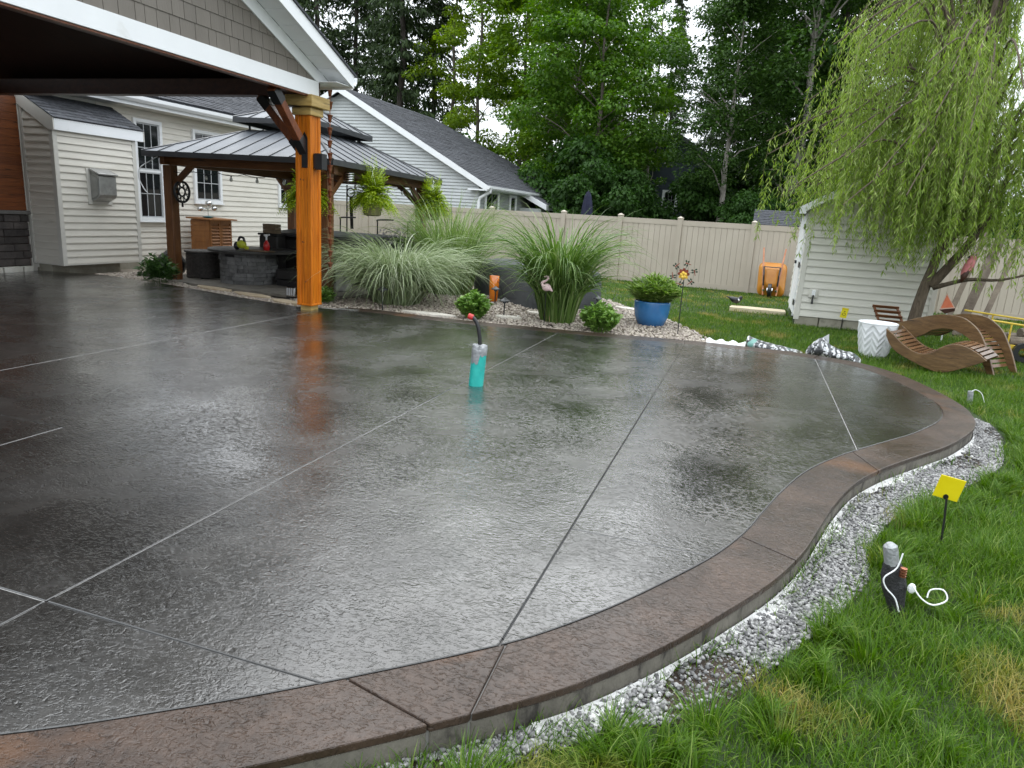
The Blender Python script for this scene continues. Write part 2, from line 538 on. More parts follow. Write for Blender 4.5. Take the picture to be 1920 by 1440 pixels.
# border: pieces between joints that run across it
def near_i(pt):
    return min(range(len(OC)), key=lambda i: (OC[i] - Vector(pt)).length)
def near_in(pt):
    return min(range(len(IC)), key=lambda i: (IC[i] - Vector(pt)).length)
iB = next(i for i, p in enumerate(OC) if p.x > -5.9)
ends = [(iB, iB), (near_in((-2.4, 9.3)), near_i((-2.4, 9.67))), (near_in((-.7, 9.6)), near_i((-.7, 9.93))), (near_in((.93, 9.6)), near_i((.95, 9.85))),
        (near_in((1.9, 7.6)), near_i((2.13, 7.55))),
        (near_in((.89, 5.46)), near_i((1.0, 5.12))), (near_in((.16, 3.6)), near_i((.40, 3.45))), (near_in((-.70, 2.21)), near_i((-.66, 1.80))),
        (near_in((-1.10, 1.77)), near_i((-.74, 1.74))), (len(OC) - 1, len(OC) - 1)]
def along(curve, a, b, ga, gb):
    pts = [curve[i].copy() for i in range(a, b + 1)]
    if len(pts) > 1:
        pts[0] = pts[0] + (pts[1] - pts[0]).normalized() * ga
        pts[-1] = pts[-1] + (pts[-2] - pts[-1]).normalized() * gb
    return pts
for k in range(len(ends) - 1):
    (ia, oa), (ib, ob) = ends[k], ends[k + 1]
    go = along(OC, oa, ob, .004, .004)
    gi = along(IC, ia, ib, .004, .004)
    poly = [(p.x, p.y) for p in go] + [(p.x, p.y) for p in reversed(gi)]
    pc = MB().prism(poly, (0, 0, -.034), (1, 0, 0), (0, 1, 0), (0, 0, 1), .034).build('border_piece', M_BORDER, patio, bevel=.006, bseg=2)
    # raw concrete side under the coloured lip
    eo = [p for p in along(offset(OC, .007), oa, ob, .005, .005)]
    ei = [p for p in along(offset(OC, .10), oa, ob, .005, .005)]
    MB().prism([(p.x, p.y) for p in eo] + [(p.x, p.y) for p in reversed(ei)], (0, 0, -.21), (1, 0, 0), (0, 1, 0), (0, 0, 1), .175).build('border_edge', M_RAW, patio, bevel=.004)

# ------------------------------------------------------------------ stones
def stones(name, pts, size, m, z, flat=.7, seg=1, var=.5):
    """irregular pebbles, 20 faces each, one mesh"""
    phi = (1 + 5 ** .5) / 2
    I = np.array([(-1, phi, 0), (1, phi, 0), (-1, -phi, 0), (1, -phi, 0), (0, -1, phi), (0, 1, phi), (0, -1, -phi), (0, 1, -phi),
                  (phi, 0, -1), (phi, 0, 1), (-phi, 0, -1), (-phi, 0, 1)]) / 1.9
    F = np.array([(0, 11, 5), (0, 5, 1), (0, 1, 7), (0, 7, 10), (0, 10, 11), (1, 5, 9), (5, 11, 4), (11, 10, 2), (10, 7, 6), (7, 1, 8),
                  (3, 9, 4), (3, 4, 2), (3, 2, 6), (3, 6, 8), (3, 8, 9), (4, 9, 5), (2, 4, 11), (6, 2, 10), (8, 6, 7), (9, 8, 1)])
    n = len(pts)
    s = size * (1 + var * RNG.uniform(-1, 1.3, n))
    ax = np.stack([s, s * RNG.uniform(.6, 1, n), s * RNG.uniform(.45, .85, n) * flat / .7], 1)
    V = I[None] * (1 + RNG.uniform(-.38, .38, (n, 12, 1))) * ax[:, None, :] * .5
    a = RNG.uniform(0, 6.28, n); t = RNG.normal(0, .35, n)
    ca, sa, ct, st = np.cos(a), np.sin(a), np.cos(t), np.sin(t)
    x, y, zz = V[..., 0], V[..., 1], V[..., 2]
    y2 = y * ct[:, None] - zz * st[:, None]; z2 = y * st[:, None] + zz * ct[:, None]
    X = x * ca[:, None] - y2 * sa[:, None]; Y = x * sa[:, None] + y2 * ca[:, None]
    zo = z if np.ndim(z) else np.full(n, z)
    W = np.stack([X + pts[:, 0:1], Y + pts[:, 1:2], z2 + zo[:, None]], -1).reshape(-1, 3)
    FF = (F[None] + (np.arange(n) * 12)[:, None, None]).reshape(-1, 3)
    return np_mesh(name, W, FF, m)
def scatter(poly, n):
    P = np.array(poly); lo, hi = P.min(0), P.max(0)
    out = np.zeros((0, 2))
    while len(out) < n:
        q = RNG.uniform(lo, hi, (n * 2, 2))
        out = np.vstack([out, q[inpoly(q, poly)]])
    return out[:n]
def stone_mat(name, cols, rough=.8):
    m, n, l, b, out = _nodes(name)
    g = n.new('ShaderNodeNewGeometry')
    r = n.new('ShaderNodeValToRGB'); r.color_ramp.interpolation = 'LINEAR'
    for i, c in enumerate(cols):
        p = i / (len(cols) - 1)
        e = r.color_ramp.elements[0] if i == 0 else (r.color_ramp.elements[1] if i == len(cols) - 1 else r.color_ramp.elements.new(p))
        e.position = p; e.color = tuple(c) + (1,)
    l.new(g.outputs['Random Per Island'], r.inputs[0])
    f = _noise(n, l, g.outputs['Position'], 60, 4)
    l.new(mixc(n, l, .6, r.outputs[0], _ramp(n, l, f, .3, g3(.45), .7, g3(1.15)), 'MULTIPLY'), b.inputs['Base Color'])
    b.inputs['Roughness'].default_value = rough
    return m
M_CRUSH = stone_mat('crushed_limestone', [(.08, .078, .08), (.17, .165, .165), (.26, .255, .255), (.11, .105, .105), (.42, .41, .40)])
M_PEA = stone_mat('bed_pebbles', [(.50, .44, .36), (.66, .60, .52), (.36, .28, .22), (.74, .70, .64), (.55, .47, .40), (.28, .23, .20)], .6)
M_DIRT = mat('gravel_dirt', (.034, .023, .015), (.075, .056, .042), scale=6, rough=.95, bump=.9, bscale=40)
STRIP_OUT = [(2.13, 7.9), (2.33, 7.55), (2.32, 7.1), (2.22, 6.75), (2.12, 6.35), (1.95, 5.95), (1.62, 5.42), (1.33, 5.02), (1.08, 4.66), (.93, 4.33), (.80, 3.95),
             (.76, 3.62), (.62, 3.28), (.48, 3.02), (.34, 2.76), (.18, 2.46), (.02, 2.24), (-.2, 2.08), (-.42, 1.88), (-.62, 1.70), (-.9, 1.48)]
SO = [p.to_2d() for p in catmull([(x, y, 0) for x, y in STRIP_OUT], 5)]
k0 = near_i((2.13, 7.65)); k1 = near_i((-.9, 1.60))
strip = [(p.x, p.y) for p in SO] + [(p.x, p.y) for p in reversed(OC[k0:k1 + 1])]
gb = MB().prism(strip, (0, 0, LAWN_Z - .05), (1, 0, 0), (0, 1, 0), (0, 0, 1), .054).build('gravel_bed', M_DIRT)
props(gb, 'dirt trench beside the curved patio border', kind='structure')
_p = scatter(strip, 28000)
# thicker against the concrete, thinning out to soil
_dist = np.min(np.linalg.norm(_p[:, None, :] - np.array([(p.x, p.y) for p in OC[k0:k1 + 1:2]])[None], axis=2), axis=1)
_bare = np.sin(_p[:, 0] * 4.1 + 1.0) * np.sin(_p[:, 1] * 3.3) > .55
_keep = (RNG.uniform(0, 1, len(_p)) < np.clip(1.25 - _dist * 2.6, .12, 1)) & ~(_bare & (RNG.uniform(0, 1, len(_p)) < .85))
_p, _dist = _p[_keep], _dist[_keep]
gs = link('crushed_gravel', stones('crushed_gravel', _p, .0165, M_CRUSH, LAWN_Z + .010 + .016 * RNG.uniform(-.4, 1, len(_p)) * np.clip(1.2 - _dist / .3, .3, 1)))
props(gs, 'grey and white crushed stone filling the trench along the curved border', 'gravel', kind='stuff')
_g = scatter(strip, 9000)
gt = link('gravel_grit', stones('gravel_grit', _g, .0065, M_CRUSH, LAWN_Z + .007))
props(gt, 'fine grey grit lying on the dirt of the gravel trench', 'grit', kind='stuff')
# slurry of spilled white concrete at the foot of the border
M_SLURRY = mat('white_slurry', (.52, .51, .49), (.72, .71, .70), scale=14, rough=.9, bump=.8, bscale=50)
mb = MB()
_o = offset(OC, -.002); ia = near_i((2.1, 7.2)); ib = near_i((-.5, 1.96))
for i in range(ia, ib):
    ww = lambda q: .045 + .055 * max(-.6, math.sin(q * .37) + .5 * math.sin(q * 1.13) + .3 * math.sin(q * 2.9)); w0, w1 = ww(i), ww(i + 1)
    n0 = (OC[i] - offset(OC, .1)[i]).normalized(); n1 = (OC[i + 1] - offset(OC, .1)[i + 1]).normalized()
    a, b2 = _o[i], _o[i + 1]
    z0 = LAWN_Z + .030; z1 = LAWN_Z + .014
    mb.add([(a.x, a.y, z0), (b2.x, b2.y, z0), (b2.x + n1.x * w1, b2.y + n1.y * w1, z1), (a.x + n0.x * w0, a.y + n0.y * w0, z1)], [(0, 1, 2, 3)])
sl = mb.build('concrete_spill', M_SLURRY)
props(sl, 'spilled white concrete slurry along the foot of the border', 'concrete spill', kind='stuff')
# planting bed with pebbles
BED = [(-13.0, 10.3), (-11.5, 10.22), (-9.5, 9.88), (-7.83, 9.42), (-6.45, 9.13), (-6.0, 9.42), (-5.44, 9.64), (-4.46, 9.57), (-3.6, 9.58), (-2.5, 9.68), (-1.6, 9.80),
       (-.6, 9.96), (-.18, 10.02), (-.42, 10.45), (-.85, 11.5), (-1.25, 12.25), (-2.0, 13.2), (-2.7, 14.4), (-4.0, 14.7), (-5.6, 14.6), (-6.3, 14.3), (-7, 16), (-13, 16)]
bd = MB().prism(BED, (0, 0, LAWN_Z - .02), (1, 0, 0), (0, 1, 0), (0, 0, 1), .065).build('planting_bed', mat('bed_soil', (.25, .21, .17), (.38, .33, .27), scale=30, rough=.9, bump=.8, bscale=70))
props(bd, 'pebble covered planting bed behind the patio', kind='structure')
vis = [(-7.3, 9.5), (-6.45, 9.16), (-6.0, 9.46), (-5.44, 9.67), (-4.46, 9.60), (-3.6, 9.61), (-2.5, 9.71), (-1.6, 9.83), (-.6, 9.99), (-.2, 10.05), (-.42, 10.45), (-.85, 11.5),
       (-1.25, 12.25), (-2.0, 13.2), (-2.6, 14.3), (-4.0, 14.6), (-5.6, 14.5), (-6.1, 12.5), (-6.3, 11.0), (-7.0, 10.2)]
_p = scatter(vis, 13000)
_q = scatter([(-11.9, 10.35), (-11.4, 10.28), (-9.5, 9.93), (-7.9, 9.47), (-6.9, 9.35), (-7.0, 9.75), (-9.5, 10.2), (-10.6, 10.9), (-11.8, 11.4)], 2600)
pb = link('pebbles', stones('pebbles', np.vstack([_p, _q]), .042, M_PEA, BED_Z + .012 + RNG.uniform(0, .018, len(_p) + len(_q))))
props(pb, 'cream and tan river pebbles covering the planting bed', 'pebbles', kind='stuff')
# flat pale stepping stones set in the bed
M_FLAG = mat('pale_flagstone', (.50, .46, .40), (.66, .62, .55), scale=6, rough=.7, bump=.4)
M_TAN = mat('tan_edging_stone', (.36, .28, .18), (.46, .38, .27), scale=6, rough=.75, bump=.4)
def slab_stone(x, y, rx, ry, rz, m, label, z=-.045, h=.05, nm='flat_stone'):
    pts = []
    for k in range(9):
        a = k / 9 * 2 * math.pi; r = random.uniform(.8, 1.08)
        px, py = rx * r * math.cos(a), ry * r * math.sin(a)
        pts.append((x + px * math.cos(rz) - py * math.sin(rz), y + px * math.sin(rz) + py * math.cos(rz)))
    o = MB().prism(pts, (0, 0, z), (1, 0, 0), (0, 1, 0), (0, 0, 1), h).build(nm, m, bevel=.012, bseg=2)
    return props(o, label, 'stone', 'flat stones set in the planting bed')
slab_stone(-4.6, 9.86, .52, .12, .0, M_FLAG, 'long pale flat stone at the patio edge before the variegated grass')
slab_stone(-3.05, 11.15, .42, .16, -.1, M_FLAG, 'pale flat stone under the grey furniture cover, behind a path light')
slab_stone(-1.9, 12.95, .45, .13, -.3, M_FLAG, 'pale flat stone between the grey cover and the blue pot')
slab_stone(-3.5, 10.4, .22, .1, .1, M_FLAG, 'small pale flat stone behind the round shrub by the black path light')
# ------------------------------------------------------------------ building materials
M_SIDE = mat('tan_vinyl_siding', (.64, .605, .535), (.70, .665, .595), scale=2, rough=.5, bump=.12, bscale=60, stretch=(1, 1, 5), obj_var=.035, dirt=((.54, .51, .44), 1.1, .60))
M_SHEDSIDE = mat('shed_vinyl_siding', (.60, .58, .52), (.66, .64, .58), scale=2, rough=.5, bump=.12, bscale=60, stretch=(1, 1, 5), obj_var=.04, dirt=((.42, .41, .35), 1.0, .60))
M_TANTRIM = mat('tan_trim', (.58, .56, .51), (.62, .60, .55), scale=3, rough=.5)
M_WHITE = mat('white_trim', (.78, .79, .80), (.82, .83, .84), scale=3, rough=.4, dirt=((.66, .66, .64), 2.0, .64))
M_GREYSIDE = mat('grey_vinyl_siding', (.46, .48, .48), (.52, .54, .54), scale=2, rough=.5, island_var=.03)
M_GLASS = mat('dark_window_glass', (.008, .009, .010), (.016, .018, .02), scale=1.3, rough=.04, spec=.5)
M_MUNTIN = mat('grey_muntin', (.42, .43, .44), rough=.5)
M_SHING = mat('charcoal_roof_shingle', (.030, .032, .038), (.075, .078, .088), scale=14, rough=.9, bump=.6, bscale=160, obj_var=.35)
M_SHINGI = mat('charcoal_roof_rows', (.034, .036, .042), (.080, .083, .094), scale=9, rough=.9, bump=.6, bscale=120, island_var=.22)
M_SHAKE = mat('taupe_gable_shake', (.135, .118, .098), (.165, .145, .122), scale=3, rough=.6, bump=.25, bscale=50, stretch=(1, 1, .15), obj_var=.06)
M_OAK = mat('honey_stained_timber', (.47, .115, .005), (.67, .20, .012), scale=2.2, rough=.32, rough2=.45, bump=.18, bscale=14, stretch=(9, 9, .55), dist=.8, spec=.25, grain=(55, 55, 2.2), dirt=((.24, .06, .006), 3.0, .66))
M_BEAM = mat('red_brown_timber', (.036, .010, .005), (.070, .021, .009), scale=3, rough=.5, bump=.3, bscale=14, stretch=(3, .6, 6), dist=.5)
M_BRACE = mat('dark_stained_brace', (.13, .034, .010), (.22, .062, .016), scale=3, rough=.42, bump=.25, bscale=14, stretch=(4, 4, 1), dist=.5, grain=(45, 45, 6))
M_CAPW = mat('treated_pine_cap', (.42, .27, .075), (.56, .40, .15), scale=3, rough=.4, bump=.2, bscale=14, stretch=(1, 1, 7), dist=1.2, grain=(3, 3, 60), dirt=((.62, .52, .30), 7, .70))
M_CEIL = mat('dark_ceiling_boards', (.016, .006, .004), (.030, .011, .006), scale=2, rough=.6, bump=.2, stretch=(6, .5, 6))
M_BLACK = mat('black_painted_metal', (.010, .010, .011), (.018, .018, .02), scale=8, rough=.35)
M_CONC = mat('foundation_concrete', (.26, .24, .19), (.36, .34, .28), scale=4, rough=.9, bump=.4, dirt=((.12, .11, .08), 3, .58))

def siding_profile(h, t=.030):
    return [(0, .012), (t * .55, .010), (t * .8, 0), (t, .002), (t, .016), (t * .30, h), (0, h)]
def board_mesh(L, h=.127, t=.030):
    """one lap board: local x along the wall, local -y outwards, z up"""
    mb = MB()
    mb.prism(siding_profile(h, t), (0, 0, 0), (0, -1, 0), (0, 0, 1), (1, 0, 0), L)
    return mb.mesh('siding_board', None)
def siding(parent, origin, ang, L, n, m, h=.127, name='siding_board', skip=None):
    """n full-length courses; ang = heading of the wall (local x) about z; outside is to the right of travel"""
    me = board_mesh(L, h + .004)
    me.materials.append(m)
    o0 = Vector(origin) - wloc(parent)
    for i in range(n):
        if skip and skip(i): continue
        link(name, me, parent, o0 + Vector((0, 0, i * h)), (0, 0, ang))
def window(parent, origin, ang, w, h, cols=3, rows=4, split=True, fw=.075, m_frame=None):
    """origin = lower left corner at wall face; outside to the right of travel (local -y)"""
    mf = m_frame or M_WHITE
    wo = Vector(origin)
    R = Matrix.Rotation(ang, 3, 'Z')
    def T(mb):
        mb.v = [R @ v + wo for v in mb.v]; return mb
    fr = MB()
    fr.span((-fw, -.035, -fw), (0, .03, h + fw)); fr.span((w, -.035, -fw), (w + fw, .03, h + fw))
    fr.span((0, -.034, h), (w, .03, h + fw)); fr.span((0, -.034, -fw), (w, .03, 0))
    fo = T(fr).build('window', mf, parent, bevel=.004)
    T(MB().span((-fw - .02, -.055, -fw - .03), (w + fw + .02, .0, -fw - .002))).build('sill', mf, fo, bevel=.003)
    if split:
        T(MB().span((0.002, -.012, h * .5 - .022), (w - .002, .02, h * .5 + .022))).build('rail', mf, fo)
    s = .028
    sash = MB()
    for z0, z1, yy in (((0, h * .5 - .022, -.006), (h * .5 + .022, h, .004)) if split else ((0, h, 0.0),)):
        sash.span((.002, yy - .006, z0 + .002), (s, yy + .016, z1 - .002)); sash.span((w - s, yy - .006, z0 + .002), (w - .002, yy + .016, z1 - .002))
        sash.span((s, yy - .006, z0 + .002), (w - s, yy + .016, z0 + s)); sash.span((s, yy - .006, z1 - s), (w - s, yy + .016, z1 - .002))
    T(sash).build('sash', M_MUNTIN, fo)
    T(MB().span((s, .010, s), (w - s, .014, h - s))).build('pane', M_GLASS, fo)
    if cols:
        mu = MB()
        for i in range(1, cols):
            x = s + (w - 2 * s) * i / cols
            mu.span((x - .009, .002, s), (x + .009, .0095, h - s))
        for j in range(1, rows):
            z = s + (h - 2 * s) * j / rows
            if split and abs(z - h / 2) < .05: continue
            mu.span((s, .001, z - .009), (w - s, .0085, z + .009))
        T(mu).build('muntin', M_MUNTIN, fo)
    return fo
def roof_rows(name, parent, p0, u, v, n, L, S, row, m, tab=.33, th=.012, rag=0.0, kind='stuff'):
    """shingle courses as real overlapping tabs joined in one mesh: p0 eave corner, u along the eave, v up the slope"""
    p0, u, v, n = Vector(p0), Vector(u), Vector(v), Vector(n)
    mb = MB()
    k = int(S / row)
    for j in range(k):
        x = -(.5 * tab if j % 2 else 0)
        while x < L:
            a, b = max(0, x), min(L, x + tab - .006)
            if b - a > .02:
                q = p0 + v * (j * row)
                lift = th * random.uniform(.7, 1.3)
                A = [q + u * a, q + u * b, q + u * b + v * (row * 1.15), q + u * a + v * (row * 1.15)]
                T = [A[0] + n * (lift * 1.6), A[1] + n * (lift * 1.6), A[2] + n * lift * .5, A[3] + n * lift * .5]
                mb.add(A + T, [(4, 5, 6, 7), (0, 1, 5, 4), (1, 2, 6, 5), (3, 0, 4, 7)])
            x += tab
    o = mb.build(name, m, parent)
    if kind: o['kind'] = kind
    return o

# ------------------------------------------------------------------ house
HX = -12.75
house = thing('house', (HX, 14, 0), 'tan vinyl sided house with dark shingle roof and white trimmed windows', 'house')
MB().span((HX - .25, 9.8, -.15), (HX - .02, 18.3, 3.3)).build('wall', M_TANTRIM, house)
MB().span((HX - 8, 18.06, -.15), (HX - .26, 18.3, 3.3)).build('end_wall', M_TANTRIM, house)
MB().span((HX - .24, 9.9, -.18), (HX + .03, 18.31, .06)).build('foundation', M_CONC, house)
siding(house, (HX - .02, 11.45, .07), math.pi / 2, 18.3 - 11.45, 25, M_SIDE)
MB().span((HX - .1, 18.2, .06), (HX + .03, 18.33, 3.25)).build('corner_board', M_WHITE, house, bevel=.004)
window(house, (HX + .024, 12.36, 1.02), math.pi / 2, .62, 1.98, 3, 4)
window(house, (HX + .024, 14.05, 1.46), math.pi / 2, .78, 1.52, 3, 4)
window(house, (HX + .024, 17.24, 1.46), math.pi / 2, .70, 1.52, 3, 4)
# eave: soffit, fascia, gutter, roof
MB().span((HX - .3, 9.9, 3.26), (HX + .43, 18.6, 3.30)).build('soffit', M_TANTRIM, house)
MB().span((HX + .43, 9.9, 3.26), (HX + .455, 18.6, 3.45)).build('fascia', M_WHITE, house)
mb = MB()
mb.prism([(0, 0), (.07, 0), (.12, .05), (.125, .12), (.115, .12), (.108, .055), (.065, .012), (.01, .012), (.01, .12), (0, .12)], (HX + .457, 9.9, 3.33), (1, 0, 0), (0, 0, 1), (0, 1, 0), 8.75)
mb.build('gutter', M_WHITE, house)
_rs = Vector((-4.5, 0, 1.95)); _v = _rs.normalized(); _n = Vector((-_v.z * -1, 0, -_v.x)).normalized()
MB().prism([(0, 0), (0, .1), (-4.9, 2.22), (-4.9, 2.12)], (HX + .47, 9.9, 3.40), (1, 0, 0), (0, 0, 1), (0, 1, 0), 8.75).build('roof', M_SHINGI, house)
roof_rows('roof_shingles', house, (HX + .50, 9.9, 3.505), (0, 1, 0), Vector((-4.9, 0, 2.12)).normalized(), Vector((2.12, 0, 4.9)).normalized(), 8.78, 5.2, .15, M_SHINGI)
mb = MB().prism([(0, -.02), (0, .12), (-4.95, 2.26), (-4.95, 2.05)], (HX + .49, 18.66, 3.38), (1, 0, 0), (0, 0, 1), (0, 1, 0), .03)
mb.build('rake_board', M_WHITE, house)
MB().prism([(0, 0), (-4.3, 0), (-4.3, 1.9)], (HX - .0, 18.08, 3.3), (1, 0, 0), (0, 0, 1), (0, 1, 0), .2).build('gable_wall', M_TANTRIM, house)
# bump-out with its own little roof
BX, BY0, BY1 = -12.0, 9.82, 11.62
MB().span((HX - .05, BY0 + .03, .17), (BX - .03, BY1 - .03, 2.60)).build('bumpout_core', M_TANTRIM, house)
MB().span((HX - .1, BY0 + .12, -.18), (BX - .45, BY1 - .15, .165)).build('bumpout_foundation', M_CONC, house)
MB().span((HX, BY0, .145), (BX, BY1, .168)).build('bumpout_floor', M_TANTRIM, house)
siding(house, (BX - .028, BY0 + .07, .168), math.pi / 2, BY1 - BY0 - .14, 19, M_SIDE)
siding(house, (HX + .06, BY0 + .028, .168), 0, BX - HX - .12, 21, M_SIDE)
for (x0, y0, x1, y1) in ((BX - .09, BY0 - .005, BX + .005, BY0 + .085), (BX - .09, BY1 - .085, BX + .005, BY1 + .005)):
    MB().span((x0, y0, .14), (x1, y1, 2.54)).build('corner_board', M_TANTRIM, house, bevel=.004)
MB().span((HX + .0, BY0 - .004, .14), (HX + .06, BY0 + .08, 3.0)).build('corner_board', M_TANTRIM, house, bevel=.004)
MB().span((BX + .0, BY0 - .0, 2.535), (BX + .06, BY1 + .16, 2.735)).build('fascia', M_WHITE, house, bevel=.004)
for yy in (BY0 - .02, BY1 + .165):
    MB().prism([(.06, 2.535), (.06, 2.735), (-.80, 3.20), (-.80, 2.98), (-.06, 2.535)], (BX, yy, 0), (1, 0, 0), (0, 0, 1), (0, -1, 0), -.02).build('rake_board', M_TANTRIM, house)
MB().prism([(.06, 2.70), (.06, 2.74), (-.82, 3.21), (-.82, 3.17)], (BX, BY0 + .002, 0), (1, 0, 0), (0, 0, 1), (0, 1, 0), BY1 + .163 - BY0).build('roof', M_SHING, house)
MB().prism([(.0, 2.54), (-.02, 2.70), (-.75, 3.13), (-.75, 2.60)], (BX - .02, BY0 + .035, 0), (1, 0, 0), (0, 0, 1), (0, 1, 0), BY1 - BY0 - .07).build('roof_core', M_TANTRIM, house)
_v = Vector((-.88, 0, .47)).normalized(); _n = Vector((.47, 0, .88)).normalized()
_sh = {}
for j in range(8):
    x = BY0 - .02 - (.17 if j % 2 else 0)
    while x < BY1 + .18:
        a, b = max(BY0 - .02, x), min(BY1 + .185, x + .328)
        if b - a > .04:
            key = round(b - a, 2)
            if key not in _sh:
                mb = MB(); w = b - a
                A = [Vector((0, 0, 0)), Vector((0, w, 0)), _v * .145 + Vector((0, w, 0)), _v * .145]
                T = [A[0] + _n * .014, A[1] + _n * .014, A[2] + _n * .004, A[3] + _n * .004]
                mb.add(A + T, [(4, 5, 6, 7), (0, 1, 5, 4), (1, 2, 6, 5), (3, 0, 4, 7)])
                _sh[key] = mb.mesh('shingle', M_SHING)
            link('shingle', _sh[key], house, Vector((BX + .075, a, 2.737)) + _v * (j * .128) + _n * (.004 + random.uniform(0, .004)) - wloc(house))
        x += .334
# stainless exhaust hood of a gas fireplace on the bump-out
M_ALU = mat('weathered_aluminium', (.30, .30, .29), (.44, .44, .43), scale=7, rough=.42, metal=.6, dirt=((.14, .13, .11), 5, .58))
M_SMOKE = mat('greyed_clear_cover', (.20, .20, .19), (.30, .30, .28), scale=5, rough=.2)
mb = MB().span((BX - .012, 10.44, 1.27), (BX + .012, 10.98, 1.93))
vent = mb.build('vent_hood', M_TANTRIM, house, bevel=.003)
MB().prism([(.0, 1.32), (.17, 1.40), (.21, 1.46), (.21, 1.80), (.0, 1.90)], (BX + .013, 10.52, 0), (1, 0, 0), (0, 0, 1), (0, 1, 0), .38).build('hood_body', M_ALU, vent, bevel=.006)
MB().prism([(.0, 1.36), (.15, 1.43), (.18, 1.48), (.18, 1.76), (.0, 1.84)], (BX + .013, 10.505, 0), (1, 0, 0), (0, 0, 1), (0, 1, 0), .012).build('hood_side', M_SMOKE, vent)
MB().prism([(.0, 1.905), (.235, 1.815), (.24, 1.845), (.0, 1.94)], (BX + .013, 10.49, 0), (1, 0, 0), (0, 0, 1), (0, 1, 0), .44).build('hood_lid', M_ALU, vent, bevel=.004)
# porch wall under the pavilion: planks over a stone base
M_PLANK = mat('orange_pine_planks', (.14, .036, .008), (.22, .062, .012), scale=2.4, rough=.45, bump=.2, stretch=(6, .4, 6), dist=.6, obj_var=.14, grain=(40, 3, 45))
M_WSTONE = mat('dark_stone_veneer', (.040, .034, .032), (.085, .072, .066), scale=6, rough=.85, bump=.8, bscale=22, obj_var=.3)
M_CAPST = mat('grey_ledge_stone', (.10, .095, .09), (.16, .15, .14), scale=6, rough=.8, bump=.4)
PX = HX - .03
MB().span((PX - .2, -4, -.15), (PX - .02, 9.8, 3.4)).build('porch_wall', M_BEAM, house)
me = MB().span((0, 0, 0), (.022, 5.0, .137)).mesh('plank', M_PLANK)
for k in range(14):
    for yy in (-.21, 4.80):
        link('plank', me, house, Vector((PX - .02, yy, 1.10 + k * .141)) - wloc(house) + Vector((random.uniform(0, .003), 0, 0)))
MB().span((PX - .02, -1, 1.03), (PX + .09, 9.81, 1.095)).build('ledge', M_CAPST, house, bevel=.008)
for r in range(7):
    y = 4.2 + random.uniform(-.2, .1)
    while y < 9.8:
        L = random.choice((.22, .3, .38, .46)); L = min(L, 9.80 - y)
        if L > .05:
            MB().span((PX - .02, y + .005, .105 + r * .132), (PX + .045 + random.uniform(-.012, .012), y + L - .006, .105 + (r + 1) * .132 - .009)).build('stone', M_WSTONE, house, bevel=.01)
        y += L
M_WST = mat('white_base_stone', (.50, .48, .42), (.66, .64, .58), scale=5, rough=.8, bump=.6)
y = 7.6
while y < 9.7:
    L = min(random.uniform(.34, .5), 9.76 - y)
    MB().span((PX - .0, y + .01, -.02), (PX + .12, y + L - .012, .095)).build('base_stone', M_WST, house, bevel=.02, bseg=2)
    y += L

# ------------------------------------------------------------------ patio pavilion
pav = thing('patio_pavilion', (-6.14, 8.97, 0), 'timber patio pavilion with white gable trim, taupe shingle gable and orange corner post', 'pavilion')
def pav_post(cx, cy):
    h = .115
    post = MB().span((cx - h, cy - h, .075), (cx + h, cy + h, 2.74)).build('post', M_OAK, pav)
    for sx in (-1, 1):
        for sy in (-1, 1):
            MB().span((cx + sx * (h - .05), cy + sy * (h - .05), .078), (cx + sx * (h + .012), cy + sy * (h + .012), 2.735)).build('corner_trim', M_OAK, post, bevel=.006)
    mb = MB()
    mb.span((cx - h - .016, cy - h - .016, .07), (cx + h + .016, cy + h + .016, .10)); mb.build('foot_trim', M_OAK, post, bevel=.006)
    MB().span((cx - .09, cy - .09, -.005), (cx + .09, cy + .09, .07)).build('plinth', M_CAPW, post, bevel=.004)
    MB().span((cx - .155, cy - .155, 2.72), (cx + .155, cy + .155, 2.822)).build('collar', M_CAPW, post, bevel=.008)
    MB().span((cx - .22, cy - .22, 2.825), (cx + .22, cy + .22, 2.978)).build('cap_block', M_CAPW, post, bevel=.008)
    # a few dark knots on the faces toward the garden
    for (kx, ky, kz, n) in ((.05, 0, 2.36, 1), (-.03, 0, 1.86, 1), (.04, 0, 1.12, 1), (.02, 0, 1.13, 1), (-.05, 0, 1.88, 1)):
        MB().lathe([(.004, 0), (.012, .0005), (.013, .0015), (.004, .002)], (0, 0, 0), 8).build
    return post
POST = (-6.14, 8.97)
pav_post(*POST)
pav_post(-6.14, 1.2)
M_KNOT = mat('dark_knot', (.08, .022, .006), (.14, .04, .01), scale=40, rough=.5)
for (dx, z, s) in ((-.02, 2.40, .016), (.012, 2.04, .011), (-.05, 1.86, .012), (-.005, 1.855, .011), (-.03, .99, .012), (-.005, .985, .010), (.02, .42, .012)):
    mb = MB().lathe([(.002, 0), (s, .0), (s * .8, .0025), (.002, .003)], (0, 0, 0), 9)
    mb.v = [Vector((v.x * .8, -v.z, v.y * 1.2)) + Vector((POST[0] + dx, POST[1] - .1152, z)) for v in mb.v]
    mb.build('knot', M_KNOT, pav)
